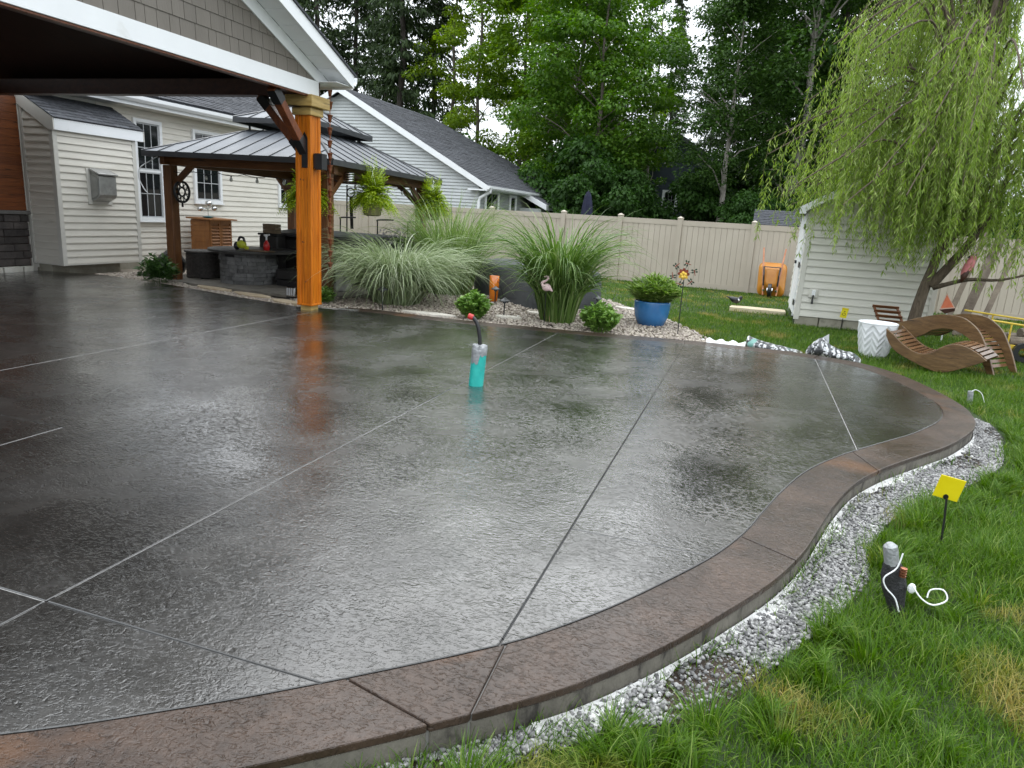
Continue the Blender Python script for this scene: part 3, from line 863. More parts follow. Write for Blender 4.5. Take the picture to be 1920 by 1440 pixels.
# beams
MB().span((HX + .1, POST[1] - .10, 2.98), (-6.0, POST[1] + .10, 3.20)).build('beam', M_BEAM, pav, bevel=.006)
MB().span((HX + .1, 1.1, 2.98), (-6.0, 1.3, 3.20)).build('beam', M_BEAM, pav, bevel=.006)
MB().span((-6.24, 1.31, 2.985), (-6.02, POST[1] - .103, 3.18)).build('beam', M_BEAM, pav, bevel=.006)
MB().span((-6.0, 1.0, 2.975), (-5.972, 8.995, 3.172)).build('fascia_beam', M_WHITE, pav, bevel=.003)
MB().span((-6.05, 1.1, 2.955), (-5.99, 8.9, 2.974)).build('beam_trim', M_BRACE, pav)
# braces with black steel shoes
def brace(p0, p1, up):
    b = MB().bar(p0, p1, .115, .115, up).build('brace', M_BRACE, pav, bevel=.006)
    p0, p1 = Vector(p0), Vector(p1)
    d = (p1 - p0).normalized()
    MB().bar(p0 + d * .02, p0 + d * .26, .127, .127, up).build('steel_shoe', M_BLACK, b, bevel=.003)
    MB().bar(p1 - d * .22, p1 - d * .02, .127, .127, up).build('steel_shoe', M_BLACK, b, bevel=.003)
brace((-6.20, POST[1], 2.22), (-6.92, POST[1], 2.98), (0, 1, 0))
brace((-6.14, POST[1] - .06, 2.22), (-6.14, POST[1] - .78, 2.97), (1, 0, 0))
# steel strap plate with a pointed top on the post face
MB().prism([(-.05, 2.02), (.05, 2.02), (.05, 2.42), (0, 2.50), (-.05, 2.42)], (POST[0] + .03, POST[1] - .129, 0), (1, 0, 0), (0, 0, 1), (0, 1, 0), .006).build('steel_plate', M_BLACK, pav)
# roof: two slopes, ridge along x
SL = .41; PKY = 5.09; EAVE = 9.38; RX1 = -5.66
def roofz(y):
    return 3.165 + SL * (EAVE - y) if y > PKY else 3.165 + SL * (y - (2 * PKY - EAVE))
for sgn in (1, -1):
    e = EAVE if sgn > 0 else 2 * PKY - EAVE
    zp = roofz(PKY)
    c = [(e, 3.165 + .03), (e, 3.165 + .20), (PKY, zp + .20), (PKY, zp + .03)]
    MB().prism(c, (HX - 3, 0, 0), (0, 1, 0), (0, 0, 1), (1, 0, 0), RX1 - .03 - (HX - 3)).build('roof_deck', M_SHINGI, pav)
    c = [(e - sgn * .02, 3.165 + .008), (e - sgn * .02, 3.165 + .028), (PKY, zp + .028), (PKY, zp + .008)]
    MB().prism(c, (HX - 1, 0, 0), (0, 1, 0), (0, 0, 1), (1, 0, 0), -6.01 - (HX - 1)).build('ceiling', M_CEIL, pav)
    # rake fascia board at the overhang and shingle edge above it
    c = [(e + sgn * .02, 3.152), (e + sgn * .02, 3.152 + .175), (PKY, zp + .185), (PKY, zp - .005)]
    MB().prism(c, (RX1 - .028, 0, 0), (0, 1, 0), (0, 0, 1), (1, 0, 0), .028).build('rake_board', M_WHITE, pav, bevel=.003)
    c = [(e + sgn * .06, 3.152 + .155), (e + sgn * .06, 3.152 + .185), (PKY, zp + .225), (PKY, zp + .195)]
    MB().prism(c, (HX - 3, 0, 0), (0, 1, 0), (0, 0, 1), (1, 0, 0), RX1 + .02 - (HX - 3)).build('shingle_edge', M_SHINGI, pav)
    # gable frieze along the slope, on the wall
    c = [(e - sgn * .385, 3.175), (e - sgn * .385, 3.318), (PKY, zp + .004), (PKY, zp - .17), (e - sgn * .44, 3.175)]
    MB().prism(c, (-6.0, 0, 0), (0, 1, 0), (0, 0, 1), (1, 0, 0), .026).build('frieze', M_WHITE, pav)
    # soffit panels under the overhang: each panel a board across the slope
    k = 0; y = e - sgn * .01
    slope = Vector((0, -sgn, SL)).normalized()
    nrm = Vector((0, sgn * SL, 1)).normalized()
    LEN = (Vector((0, PKY, zp)) - Vector((0, e, 3.165))).length
    me = MB().prism([(-5.972, 0), (RX1 - .03, 0), (RX1 - .03, .146), (-5.972, .146)], (0, 0, 0), (1, 0, 0), slope, nrm, .012).mesh('soffit_panel', M_WHITE)
    while k * .15 < LEN - .15:
        link('soffit_panel', me, pav, Vector((0, e, 3.165)) + slope * (k * .15 + .004) + nrm * (-.002 + .004 * (k % 2)) - wloc(pav))
        k += 1
# eave return at the corner and gutter along the garden eave
MB().span((-5.972, 8.99, 3.172), (-5.69, 9.36, 3.178)).build('eave_return', M_WHITE, pav)
MB().prism([(8.99, 3.17), (9.37, 3.17), (8.99, 3.325)], (-5.996, 0, 0), (0, 1, 0), (0, 0, 1), (1, 0, 0), .02).build('return_board', M_WHITE, pav)
MB().span((HX + .6, 9.38, 3.14), (RX1 - .03, 9.40, 3.34)).build('fascia', M_WHITE, pav)
MB().prism([(0, 0), (.07, 0), (.11, .05), (.115, .12), (.105, .12), (.10, .055), (.06, .012), (.01, .012), (.01, .12), (0, .12)], (HX + .6, 9.402, 3.20), (0, 1, 0), (0, 0, 1), (1, 0, 0), RX1 - .02 - HX - .6).build('gutter', M_WHITE, pav)
MB().span((HX + .6, 8.96, 3.166), (-6.0, 9.38, 3.172)).build('eave_soffit', M_WHITE, pav)
# gable wall: backing and individual shakes in courses
zp = roofz(PKY)
MB().prism([(.86, 3.175), (8.99, 3.175), (8.9, 3.33), (PKY, zp - .02), (1.2, 3.33)], (-6.04, 0, 0), (0, 1, 0), (0, 0, 1), (1, 0, 0), .034).build('gable_wall', M_SHAKE, pav)
for j in range(9):
    z0 = 3.178 + j * .175
    ya = 8.6 - (z0 - 3.178) / SL + .5
    y = 4.6 + random.uniform(-.2, 0) if j < 9 else 5
    while y < ya:
        w = random.choice((.12, .15, .17, .2, .14, .22))
        pts = [(y + .003, z0), (y + w - .004, z0), (y + w - .004, z0 + .178), (y + .003, z0 + .178)]
        # cut along the frieze
        pts = clip(pts, -SL, -1, zp - .13 + SL * PKY)
        if len(pts) > 2:
            mb = MB()
            A = [Vector((-6.004, p[0], p[1])) for p in pts]
            T = [Vector((-6.004 + (.014 if p[1] < z0 + .05 else .005), p[0], p[1])) for p in pts]
            kk = len(pts)
            mb.add(A + T, [tuple(range(kk, 2 * kk))] + [(i, (i + 1) % kk, kk + (i + 1) % kk, kk + i) for i in range(kk)])
            mb.build('shake', M_SHAKE, pav)
        y += w
# black box lamp on the outer face of the post
lamp = thing('wall_lamp', (POST[0] + .14, POST[1], 2.1), 'black box wall lamp on the orange pavilion post', 'lamp')
MB().span((POST[0] + .128, POST[1] - .06, 2.02), (POST[0] + .15, POST[1] + .06, 2.22)).build('back_plate', M_BLACK, lamp)
MB().span((POST[0] + .15, POST[1] - .065, 2.005), (POST[0] + .27, POST[1] + .065, 2.225)).build('lamp_body', M_BLACK, lamp, bevel=.004)
# copper rain chain
M_COPPER = mat('aged_copper', (.24, .085, .045), (.40, .17, .10), scale=20, rough=.38, metal=.75)
RCX, RCY = -6.09, 9.45
rc = thing('rain_chain', (RCX, RCY, 3.2), 'copper rain chain of small cups hanging from the pavilion gutter', 'rain chain')
cup = MB().lathe([(.012, -.10), (.020, -.10), (.028, -.05), (.036, -.004), (.046, 0), (.046, .004), (.034, .001), (.026, -.05), (.017, -.094), (.012, -.094)], (0, 0, 0), 12).mesh('cup', M_COPPER, smooth=True)
ring = MB()
for k in range(2):
    path = [Vector((.009 * math.cos(a), 0, .028 * math.sin(a))) for a in [i * math.pi / 4 for i in range(9)]]
    if k: path = [Vector((p.y, p.x, p.z)) for p in path]
    path = [p + Vector((0, 0, .034 + k * .044)) for p in path]
    ring.tube(path, .0035, 5)
ringm = ring.mesh('chain_link', M_COPPER)
z = 3.16
for k in range(15):
    link('cup', cup, rc, (random.uniform(-.003, .003), 0, z - 3.2), (0, random.uniform(-.04, .04), 0))
    if k < 14:
        link('chain_link', ringm, rc, (0, 0, z - 3.2 - .195 + .01), (0, random.uniform(-.1, .1), random.uniform(0, 3)))
    z -= .178
# ------------------------------------------------------------------ gazebo
M_CEDAR = mat('cedar_brown_timber', (.115, .042, .012), (.19, .078, .024), scale=3, rough=.5, bump=.25, bscale=14, stretch=(5, 5, .6), dist=.5, grain=(50, 50, 2.2))
M_CEDARH = mat('cedar_brown_beam', (.115, .042, .012), (.19, .078, .024), scale=3, rough=.5, bump=.25, bscale=14, stretch=(.8, .8, 6), dist=.5, grain=(3, 3, 50))
M_STEEL = mat('grey_steel_roof', (.085, .092, .105), (.115, .125, .14), scale=1.5, rough=.42, rough2=.55, spec=.4)
M_SEAM = mat('dark_roof_seam', (.03, .032, .036), (.045, .047, .05), scale=6, rough=.4)
FL, FR, BR = Vector((-10.62, 10.42, 2.27)), Vector((-6.42, 10.02, 2.22)), Vector((-6.62, 14.62, 2.17))
BLc = FL + BR - FR
GC = (FL + FR + BR + BLc) / 4
gz = thing('gazebo', (-8.5, 12.4, 0), 'hardtop gazebo with two tier grey metal roof on brown timber posts', 'gazebo')
def gpost(x, y, z1=2.06):
    return MB().span((x - .09, y - .09, -.06), (x + .09, y + .09, z1)).build('post', M_CEDAR, gz, bevel=.008)
ins = .34
u = (FR - FL).normalized(); w = (BR - FR).normalized()
P4 = [FL + u * ins + w * ins, FR - u * ins + w * ins, BR - u * ins - w * ins, BLc + u * ins - w * ins]
for p in P4:
    gpost(p.x, p.y)
for i in range(4):
    a, b = P4[i].copy(), P4[(i + 1) % 4].copy()
    a.z -= .10; b.z -= .10
    d = (b - a).normalized()
    MB().bar(a - d * .2, b + d * .2, .10, .19).build('beam', M_CEDARH, gz, bevel=.006)
    for q, s in ((a, 1), (b, -1)):
        MB().bar(q + d * s * .08 + Vector((0, 0, -.45)), q + d * s * .58 + Vector((0, 0, -.06)), .07, .10).build('brace', M_CEDARH, gz, bevel=.005)
def tier(name, corners, s0, s1, z0s, z1, step, edge):
    """one roof tier: panels between seams on each of its four sides"""
    c = sum(corners, Vector()) / 4
    for i in range(4):
        a, b = corners[i], corners[(i + 1) % 4]
        e0 = c + (a - c) * s0; e1 = c + (b - c) * s0
        t0 = c + (a - c) * s1; t1 = c + (b - c) * s1
        e0.z, e1.z = a.z + z0s, b.z + z0s
        t0.z = t1.z = z1
        U = (e1 - e0); L = U.length; U.normalize()
        up = ((t0 + t1) / 2 - (e0 + e1) / 2); H = up.length; up.normalize()
        nn = U.cross(up).normalized()
        if nn.z < 0: nn = -nn
        W1 = (t1 - t0).length
        poly = [(0, 0), (L, 0), (L / 2 + W1 / 2, H), (L / 2 - W1 / 2, H)]
        k = max(2, round(L / step)); st = L / k
        for j in range(k):
            q = clip(clip(poly, 1, 0, -(j * st + .006)), -1, 0, (j + 1) * st - .006)
            if len(q) > 2:
                MB().prism(q, e0, U, up, nn, .012).build(name, M_STEEL, gz)
        sm = MB()
        for j in range(1, k):
            x = j * st
            hh = H * min(1, min(x, L - x) / max(1e-6, (L - W1) / 2))
            if hh > .05:
                A = e0 + U * x + nn * .014
                sm.bar(A, A + up * hh, .016, .026, nn)
        sm.build('seam', M_SEAM, gz)
        MB().bar(e0 + nn * .014, t0 + nn * .014, .045, .03, nn).build('hip_cap', M_SEAM, gz)
        MB().bar(e0 + Vector((0, 0, -.03)), e1 + Vector((0, 0, -.03)), .03, .09).build('eave_edge', M_SEAM, gz)
tier('roof_panel', [FL, FR, BR, BLc], 1.0, .36, 0, 2.80, .42, True)
tier('upper_roof_panel', [FL, FR, BR, BLc], .46, .02, .74, 3.38, .42, True)
for p in (FL, FR, BR, BLc):
    q = GC + (p - GC) * .36
    MB().tube([(q.x, q.y, 2.72), (q.x, q.y, 2.99)], .02, 6).build('strut', M_SEAM, gz)
# dark inner ceiling of the gazebo
cp = [GC + (p - GC) * .92 for p in (FL, FR, BR, BLc)]
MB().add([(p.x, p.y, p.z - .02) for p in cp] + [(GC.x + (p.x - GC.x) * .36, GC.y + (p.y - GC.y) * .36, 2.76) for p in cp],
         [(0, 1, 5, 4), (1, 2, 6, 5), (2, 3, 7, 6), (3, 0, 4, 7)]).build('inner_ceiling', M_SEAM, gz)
# string lights under the beams
M_BULB = mat('clear_bulb', (.55, .55, .52), (.65, .65, .62), rough=.08)
sl_ = thing('string_lights', (P4[0].x, P4[0].y, 1.95), 'black string of clear bulbs under the front beam of the gazebo', 'string lights')
sl2 = thing('string_lights', (P4[1].x, P4[1].y, 1.95), 'black string of clear bulbs under the side beam of the gazebo', 'string lights')
for root, a, b in ((sl_, P4[0], P4[1]), (sl2, P4[1], P4[2])):
    A = Vector((a.x, a.y, 1.97)); B = Vector((b.x, b.y, 1.93))
    path = [A.lerp(B, t / 24) + Vector((0, 0, -.035 * abs(math.sin(t / 24 * math.pi * 6)))) for t in range(25)]
    MB().tube(path, .006, 4).build('wire', M_BLACK, root)
    for t in range(2, 24, 4):
        p = path[t]
        bb = MB().lathe([(.004, -.10), (.022, -.085), (.027, -.06), (.016, -.035), (.011, -.02)], p, 8).build('bulb', M_BULB, root, smooth=True)
        MB().lathe([(.012, -.022), (.012, .006)], p, 8).build('socket', M_BLACK, bb)

# flagstone edging and pavers under the gazebo
M_PAVER = mat('gazebo_paver', (.13, .12, .10), (.22, .20, .17), scale=4, rough=.8, bump=.4)
pv = MB().prism([(-10.9, 10.55), (-6.5, 10.12), (-6.6, 14.9), (-10.9, 14.9)], (0, 0, -.06), (1, 0, 0), (0, 1, 0), (0, 0, 1), .045).build('paved_floor', M_PAVER)
props(pv, 'brown paved floor under the gazebo', kind='structure')
for x0, x1, yy in ((-9.35, -8.35, 9.98), (-8.3, -7.35, 9.72), (-7.3, -6.55, 9.42)):
    slab_stone((x0 + x1) / 2, yy + .08, (x1 - x0) / 2, .13, -.22, M_TAN, {-9.35: 'tan edging stone before the stone fire table, furthest from the orange post', -8.3: 'tan edging stone midway along the gazebo floor edge', -7.3: 'tan edging stone nearest the orange pavilion post'}[x0], -.05, .055, 'edging_stone')

# ------------------------------------------------------------------ fence
M_FENCE = mat('tan_vinyl_fence', (.44, .38, .31), (.49, .43, .355), scale=1.2, rough=.45, obj_var=.02, dirt=((.34, .29, .23), .7, .62))
M_FCAP = mat('tan_fence_rail', (.42, .365, .295), (.46, .40, .33), scale=1.5, rough=.45)
def fence(label, A, B, posts, h=1.80):
    A, B = Vector((A[0], A[1], 0)), Vector((B[0], B[1], 0))
    d = (B - A).normalized(); L = (B - A).length; ang = math.atan2(d.y, d.x)
    f = thing('vinyl_fence', (A.x, A.y, LAWN_Z), label, 'fence')
    R = Matrix.Rotation(ang, 3, 'Z')
    pm = MB().span((-.065, -.065, -.02), (.065, .065, h + .04)).mesh('post', M_FCAP)
    cm = MB().lathe([(.095, h + .035), (.105, h + .045), (.105, h + .06), (.02, h + .10)], (0, 0, 0), 4)
    cm.v = [Matrix.Rotation(math.pi / 4, 3, 'Z') @ v for v in cm.v]
    cm = cm.mesh('post_cap', M_FCAP)
    for i, s in enumerate(posts):
        p = link('post', pm, f, R @ Vector((s, 0, 0)), (0, 0, ang))
        link('post_cap', cm, p, (0, 0, 0))
    bw_ = .153
    bmesh_board = MB()
    bmesh_board.prism([(.002, -.012), (.006, -.018), (bw_ - .006, -.018), (bw_ - .002, -.012), (bw_ - .002, .012), (.002, .012)], (0, 0, .13), (1, 0, 0), (0, 1, 0), (0, 0, 1), h - .13 - .10)
    bm_ = bmesh_board.mesh('board', M_FENCE)
    for i in range(len(posts) - 1):
        s0, s1 = posts[i] + .067, posts[i + 1] - .067
        n = max(1, round((s1 - s0) / bw_)); k = (s1 - s0) / (n * bw_)
        for j in range(n):
            link('board', bm_, f, R @ Vector((s0 + j * bw_ * k, 0, 0)), (0, 0, ang), (k, 1, 1))
        mid = (s0 + s1) / 2
        for z, hh, nm in ((h - .07, .14, 'top_rail'), (.09, .14, 'bottom_rail')):
            mb = MB().span((s0 - .01 - mid, -.030, z - hh / 2), (s1 + .01 - mid, .030, z + hh / 2))
            link(nm, mb.mesh(nm, M_FCAP), f, R @ Vector((mid, 0, 0)), (0, 0, ang))
        MB  # rails and boards of one bay done
    return f
# the long run behind the beds, then a short run beside the shed
FA = Vector((-14.9, 22.0)); FB = Vector((1.9, 19.75))
fence('tan vinyl privacy fence running behind the planting bed up to the shed', FA, FB, [0.0, 2.4, 4.8, 7.18, 9.58, 11.33, 13.04, 15.0, 16.9])
fence('tan vinyl privacy fence beyond the shed, behind the yellow cart', (2.6, 19.1), (14.5, 17.5), [0.0, 1.75, 3.5, 5.3, 7.1, 8.9, 10.7, 12.0])

# ------------------------------------------------------------------ shed
SX0, SX1, SY0, SY1 = .88, 3.12, 13.96, 16.6
shed = thing('garden_shed', (2.0, 15.2, LAWN_Z), 'tan vinyl sided garden shed on concrete blocks behind the willow', 'shed')
MB().span((SX0 + .03, SY0 + .03, .06), (SX1 - .03, SY1, 2.0)).build('wall', M_TANTRIM, shed)
siding(shed, (SX0 + .08, SY0 + .028, .045), 0, SX1 - SX0 - .16, 15, M_SHEDSIDE, .13)
me_h = .13
for i in range(15, 24):                           # gable courses shorten towards the ridge
    z = .045 + i * me_h
    half = (SX1 - SX0) / 2 - .07 - max(0, (z - 1.95)) / .62
    if half > .06:
        link('siding_board', board_mesh(2 * half, .134), shed, Vector(((SX0 + SX1) / 2 - half, SY0 + .028, z)) - wloc(shed)).data.materials.append(M_SHEDSIDE)
siding(shed, (SX0 + .028, SY1, .045), -math.pi / 2, SY1 - 15.75, 15, M_SHEDSIDE, .13)
siding(shed, (SX0 + .028, 14.36, .045), -math.pi / 2, .3, 15, M_SHEDSIDE, .13)
MB().prism([(SX0 + .04, 2.0), (SX1 - .04, 2.0), ((SX0 + SX1) / 2, 2.66)], (0, SY0 + .03, 0), (1, 0, 0), (0, 0, 1), (0, 1, 0), SY1 - SY0 - .06).build('gable_wall', M_TANTRIM, shed)
for x in (SX0, SX1):
    s = 1 if x == SX0 else -1
    MB().span((x - s * .004, SY0 - .004, -.02), (x + s * .085, SY0 + .085, 1.98)).build('corner_board', M_TANTRIM, shed, bevel=.004)
for s in (-1, 1):
    cx = (SX0 + SX1) / 2
    hw = (SX1 - SX0) / 2 + .16
    MB().prism([(cx + s * hw, 1.93), (cx + s * hw, 2.0), (cx, 2.74), (cx, 2.67)], (0, SY0 - .14, 0), (1, 0, 0), (0, 0, 1), (0, 1, 0), SY1 - SY0 + .28).build('roof', M_SHINGI, shed)
    MB().prism([(cx + s * (hw + .01), 1.86), (cx + s * (hw + .01), 1.99), (cx, 2.73), (cx, 2.60)], (0, SY0 - .17, 0), (1, 0, 0), (0, 0, 1), (0, 1, 0), .026).build('rake_board', M_WHITE, shed)
MB().span((SX0 - .17, SY0 - .172, 1.87), (SX0 - .07, SY0 - .02, 1.99)).build('eave_end', M_WHITE, shed)
bx = SX0 + .03
for k in range(6):
    L = .40
    if bx + L > SX1: L = SX1 - bx
    MB().span((bx + .006, SY0 + .02, -.24), (bx + L - .006, SY0 + .2, .04)).build('concrete_block', M_CONC, shed, bevel=.008)
    bx += L + .004
# white door on the garden side, hung on black hinges
dr = MB().span((SX0 - .012, 14.40, .03), (SX0 + .03, 15.70, 1.86)).build('door', M_WHITE, shed, bevel=.005)
for yy in (14.38, 15.70):
    MB().span((SX0 - .02, yy - .05, .0), (SX0 + .02, yy + .02, 1.9)).build('door_trim', M_WHITE, dr)
for z in (.25, .95, 1.65):
    MB().span((SX0 - .03, 14.31, z - .05), (SX0 - .012, 14.56, z + .05)).build('hinge', M_BLACK, dr)
MB().span((SX0 - .045, 15.45, .93), (SX0 - .012, 15.60, .99)).build('handle', M_BLACK, dr)
box = MB().span((SX0 + .19, SY0 - .035, .40), (SX0 + .34, SY0 + .02, .56)).build('outlet_box', M_TANTRIM, shed, bevel=.006)
MB().span((SX0 + .24, SY0 - .06, .44), (SX0 + .30, SY0 - .035, .54)).build('outlet_cover', M_WHITE, box, bevel=.004)
MB().tube([(SX0 + .27, SY0 - .05, .45), (SX0 + .262, SY0 - .06, .36), (SX0 + .268, SY0 - .062, .29)], [.015, .016, .024], 8).build('plug', M_BLACK, box)

# ------------------------------------------------------------------ neighbour's house beyond the fence
NX, NY = -9.42, 24.0
nb = thing('neighbouring_house', (-12, 28, LAWN_Z), 'pale grey sided house with dark roof beyond the tan fence', 'house')
EZ = 2.58; RIDX = -14.95; RIDZ = 5.55; NE = 36.6
MB().span((2 * RIDX - NX, NY + .02, -.1), (NX - .02, NE, EZ)).build('wall', M_GREYSIDE, nb)
# gable siding: courses run to the rake, joined since each is only a few pixels tall
mb = MB(); k = 0
rs = (RIDZ - EZ) / (NX - RIDX)
while True:
    z = .2 + k * .112
    xr = NX if z < EZ else NX - (z - EZ) / rs
    if z > RIDZ - .2: break
    b0 = len(mb.v)
    mb.prism(siding_profile(.115, .05), (2 * RIDX - xr, NY + .02, z), (0, -1, 0), (0, 0, 1), (1, 0, 0), 2 * (xr - RIDX))
    k += 1
o = mb.build('gable_siding', M_GREYSIDE, nb); o['kind'] = 'stuff'
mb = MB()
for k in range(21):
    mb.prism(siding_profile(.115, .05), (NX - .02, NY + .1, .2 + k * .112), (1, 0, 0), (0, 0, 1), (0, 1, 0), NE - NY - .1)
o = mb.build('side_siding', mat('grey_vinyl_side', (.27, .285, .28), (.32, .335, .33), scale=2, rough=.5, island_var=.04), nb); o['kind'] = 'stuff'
MB().prism([(NX, EZ), (RIDX, RIDZ), (2 * RIDX - NX, EZ)], (0, NY + .03, 0), (1, 0, 0), (0, 0, 1), (0, 1, 0), 9).build('gable_wall', M_GREYSIDE, nb)
ov = .42
ez2 = EZ - ov * rs + .12
rx = NX + ov
HIPY = 31.6
top = [(RIDX, NY - .3, RIDZ + .17), (RIDX, HIPY, RIDZ + .17)]
mb = MB()
A = [(rx, NY - .3, ez2), (rx, NE + .6, ez2), top[1], top[0]]
mb.add(A + [(x, y, z - .1) for x, y, z in A], [(0, 1, 2, 3), (7, 6, 5, 4), (0, 4, 5, 1), (1, 5, 6, 2), (2, 6, 7, 3), (3, 7, 4, 0)])
B = [(rx, NE + .6, ez2), (2 * RIDX - rx, NE + .6, ez2), top[1]]
mb.add(B, [(0, 1, 2)])
C_ = [(2 * RIDX - rx, NY - .3, ez2), (2 * RIDX - rx, NE + .6, ez2), top[1], top[0]]
mb.add(C_, [(0, 1, 2, 3)])
mb.build('roof', M_SHINGI, nb)
sv = (Vector(top[0]) - Vector(A[0])); SLn = sv.length; sv.normalize()
nn = Vector((-sv.z * -1, 0, -sv.x)); nn = Vector((rs, 0, 1)).normalized()
# shingle rows clipped to the hip line
mb = MB(); row = .16
for j in range(int(SLn / row)):
    f = (j + .5) * row / SLn
    y1 = (NE + .6) + (HIPY - NE - .6) * f
    y = NY - .3 - (.17 if j % 2 else 0)
    q = Vector(A[0]) + sv * (j * row) + nn * .004
    while y < y1:
        a, b = max(y, NY - .3), min(y + .5, y1)
        if b - a > .05:
            V = [Vector((q.x, a, q.z)), Vector((q.x, b - .01, q.z)), Vector((q.x, b - .01, q.z)) + sv * row * 1.1, Vector((q.x, a, q.z)) + sv * row * 1.1]
            lift = random.uniform(.008, .016)
            mb.add([V[0] + nn * lift * 1.5, V[1] + nn * lift * 1.5, V[2] + nn * lift * .4, V[3] + nn * lift * .4, V[0], V[1]], [(0, 1, 2, 3), (4, 5, 1, 0)])
        y += .5
o = mb.build('roof_shingles', M_SHINGI, nb); o['kind'] = 'stuff'
for s in (1,):
    c = [(rx + .01, ez2 - .19), (rx + .01, ez2 + .01), (RIDX, RIDZ + .18), (RIDX, RIDZ - .05)]
    MB().prism(c, (0, NY - .33, 0), (1, 0, 0), (0, 0, 1), (0, 1, 0), .05).build('rake_board', M_WHITE, nb)
    c = [(2 * RIDX - rx, ez2 - .19), (2 * RIDX - rx, ez2 + .01), (RIDX, RIDZ + .18), (RIDX, RIDZ - .05)]
    MB().prism(c, (0, NY - .33, 0), (1, 0, 0), (0, 0, 1), (0, 1, 0), .05).build('rake_board', M_WHITE, nb)
MB().span((NX, NY - .3, ez2 - .15), (rx, NE + .6, ez2 - .12)).build('soffit', M_WHITE, nb)
MB().span((NX - .3, NY - .32, ez2 - .17), (rx + .02, NY + .02, ez2 - .12)).build('eave_box', M_WHITE, nb)
MB().prism([(0, 0), (.07, 0), (.12, .05), (.125, .13), (0, .13)], (rx, NY - .34, ez2 - .13), (1, 0, 0), (0, 0, 1), (0, 1, 0), NE + .95 - NY).build('gutter', M_WHITE, nb)
for yy in (NY - .1, NE + .35):
    MB().tube([(rx + .06, yy, ez2 - .10), (rx + .05, yy, ez2 - .2), (NX + .09, yy + .02, ez2 - .42), (NX + .05, yy + .02, ez2 - .55), (NX + .05, yy + .02, .0)], .055, 8).build('downspout', M_WHITE, nb)
MB().span((NX - .08, NY - .005, 0), (NX + .012, NY + .09, EZ)).build('corner_board', M_GREYSIDE, nb)
window(nb, (NX + .058, 24.62, 1.05), math.pi / 2, 1.25, 1.22, 2, 2, False, .09)
window(nb, (NX + .058, 27.35, 1.0), math.pi / 2, .62, 1.22, 0, 0, True, .08)
window(nb, (NX + .058, 34.2, 1.0), math.pi / 2, .75, 1.15, 0, 0, True, .08)
# small porch roof on the long side
MB().prism([(0, 2.46), (1.15, 1.92), (1.15, 2.04), (0, 2.58)], (NX + .02, 28.6, 0), (1, 0, 0), (0, 0, 1), (0, 1, 0), 2.6).build('porch_roof', M_SHINGI, nb)
MB().prism([(0, 2.36), (1.18, 1.80), (1.18, 2.02), (0, 2.58)], (NX + .02, 28.56, 0), (1, 0, 0), (0, 0, 1), (0, 1, 0), .05).build('porch_rake', M_WHITE, nb)
MB().span((NX + 1.15, 28.6, 1.80), (NX + 1.2, 31.2, 2.03)).build('porch_fascia', M_WHITE, nb)
MB().span((NX + .02, 28.7, 0), (NX + .95, 31.1, 1.85)).build('porch_wall', M_GREYSIDE, nb)
# closed navy parasol beyond the fence
M_NAVY = mat('navy_canvas', (.008, .010, .030), (.016, .018, .048), scale=6, rough=.8)
pu = thing('closed_parasol', (-6.15, 27, 0), 'closed navy blue parasol beyond the fence beside the grey house', 'parasol')
mb = MB()
prof = [(.05, 2.56), (.12, 2.40), (.17, 2.1), (.20, 1.8), (.24, 1.45), (.25, 1.1), (.2, .95)]
seg = 16
vs = []
for r, z in prof:
    for k in range(seg):
        rr = r * (1.12 if k % 2 else .78)
        vs.append((-6.15 + rr * math.cos(k / seg * 6.283), 27 + rr * math.sin(k / seg * 6.283), z))
fs = [(i * seg + k, i * seg + (k + 1) % seg, (i + 1) * seg + (k + 1) % seg, (i + 1) * seg + k) for i in range(len(prof) - 1) for k in range(seg)]
mb.add(vs, fs + [tuple(range(seg))]).build('canopy', M_NAVY, pu)
MB().tube([(-6.15, 27, -.1), (-6.15, 27, 2.62)], .025, 8).build('pole', M_SEAM, pu)
# dark shed roof beyond the fence
sr = thing('distant_shed', (1.2, 24.5, LAWN_Z), 'low shed with a dark shingle roof just beyond the fence', 'shed')
MB().span((.05, 24, -.1), (2.9, 26, 1.62)).build('wall', M_TANTRIM, sr)
MB().prism([(-.2, 1.62), (-.2, 1.70), (1.0, 2.18), (2.2, 1.70), (2.2, 1.62), (1.0, 2.08)], (-.1, 24, 0), (0, 1, 0), (0, 0, 1), (1, 0, 0), 3.1).build('roof', M_SHINGI, sr)
roof_rows('roof_shingles', sr, (-.1, 23.8, 1.70), (1, 0, 0), Vector((0, 1.2, .48)).normalized(), Vector((0, -.48, 1.2)).normalized(), 3.1, 1.29, .14, M_SHING)
# dark blue house deep in the wood
M_BLUE = mat('slate_blue_siding', (.030, .042, .058), (.042, .056, .075), scale=2, rough=.6)
bh = thing('blue_house', (-5.2, 46, LAWN_Z), 'slate blue house with a white trimmed window half hidden in the trees', 'house')
MB().span((-8.6, 45, -.1), (-1.5, 52, 4.2)).build('wall', M_BLUE, bh)
mb = MB()
for k in range(38):
    mb.prism(siding_profile(.11, .02), (-8.6, 45, k * .11), (0, -1, 0), (0, 0, 1), (1, 0, 0), 7.1)
o = mb.build('siding', M_BLUE, bh); o['kind'] = 'stuff'
MB().prism([(-9, 4.1), (-1.1, 4.1), (-5.05, 6.6)], (0, 44.95, 0), (1, 0, 0), (0, 0, 1), (0, 1, 0), 7).build('gable_wall', M_BLUE, bh)
for s in (-1, 1):
    MB().prism([(-5.05 + s * 4.3, 3.9), (-5.05 + s * 4.3, 4.15), (-5.05, 6.85), (-5.05, 6.6)], (0, 44.6, 0), (1, 0, 0), (0, 0, 1), (0, 1, 0), 8).build('roof', M_SHINGI, bh)
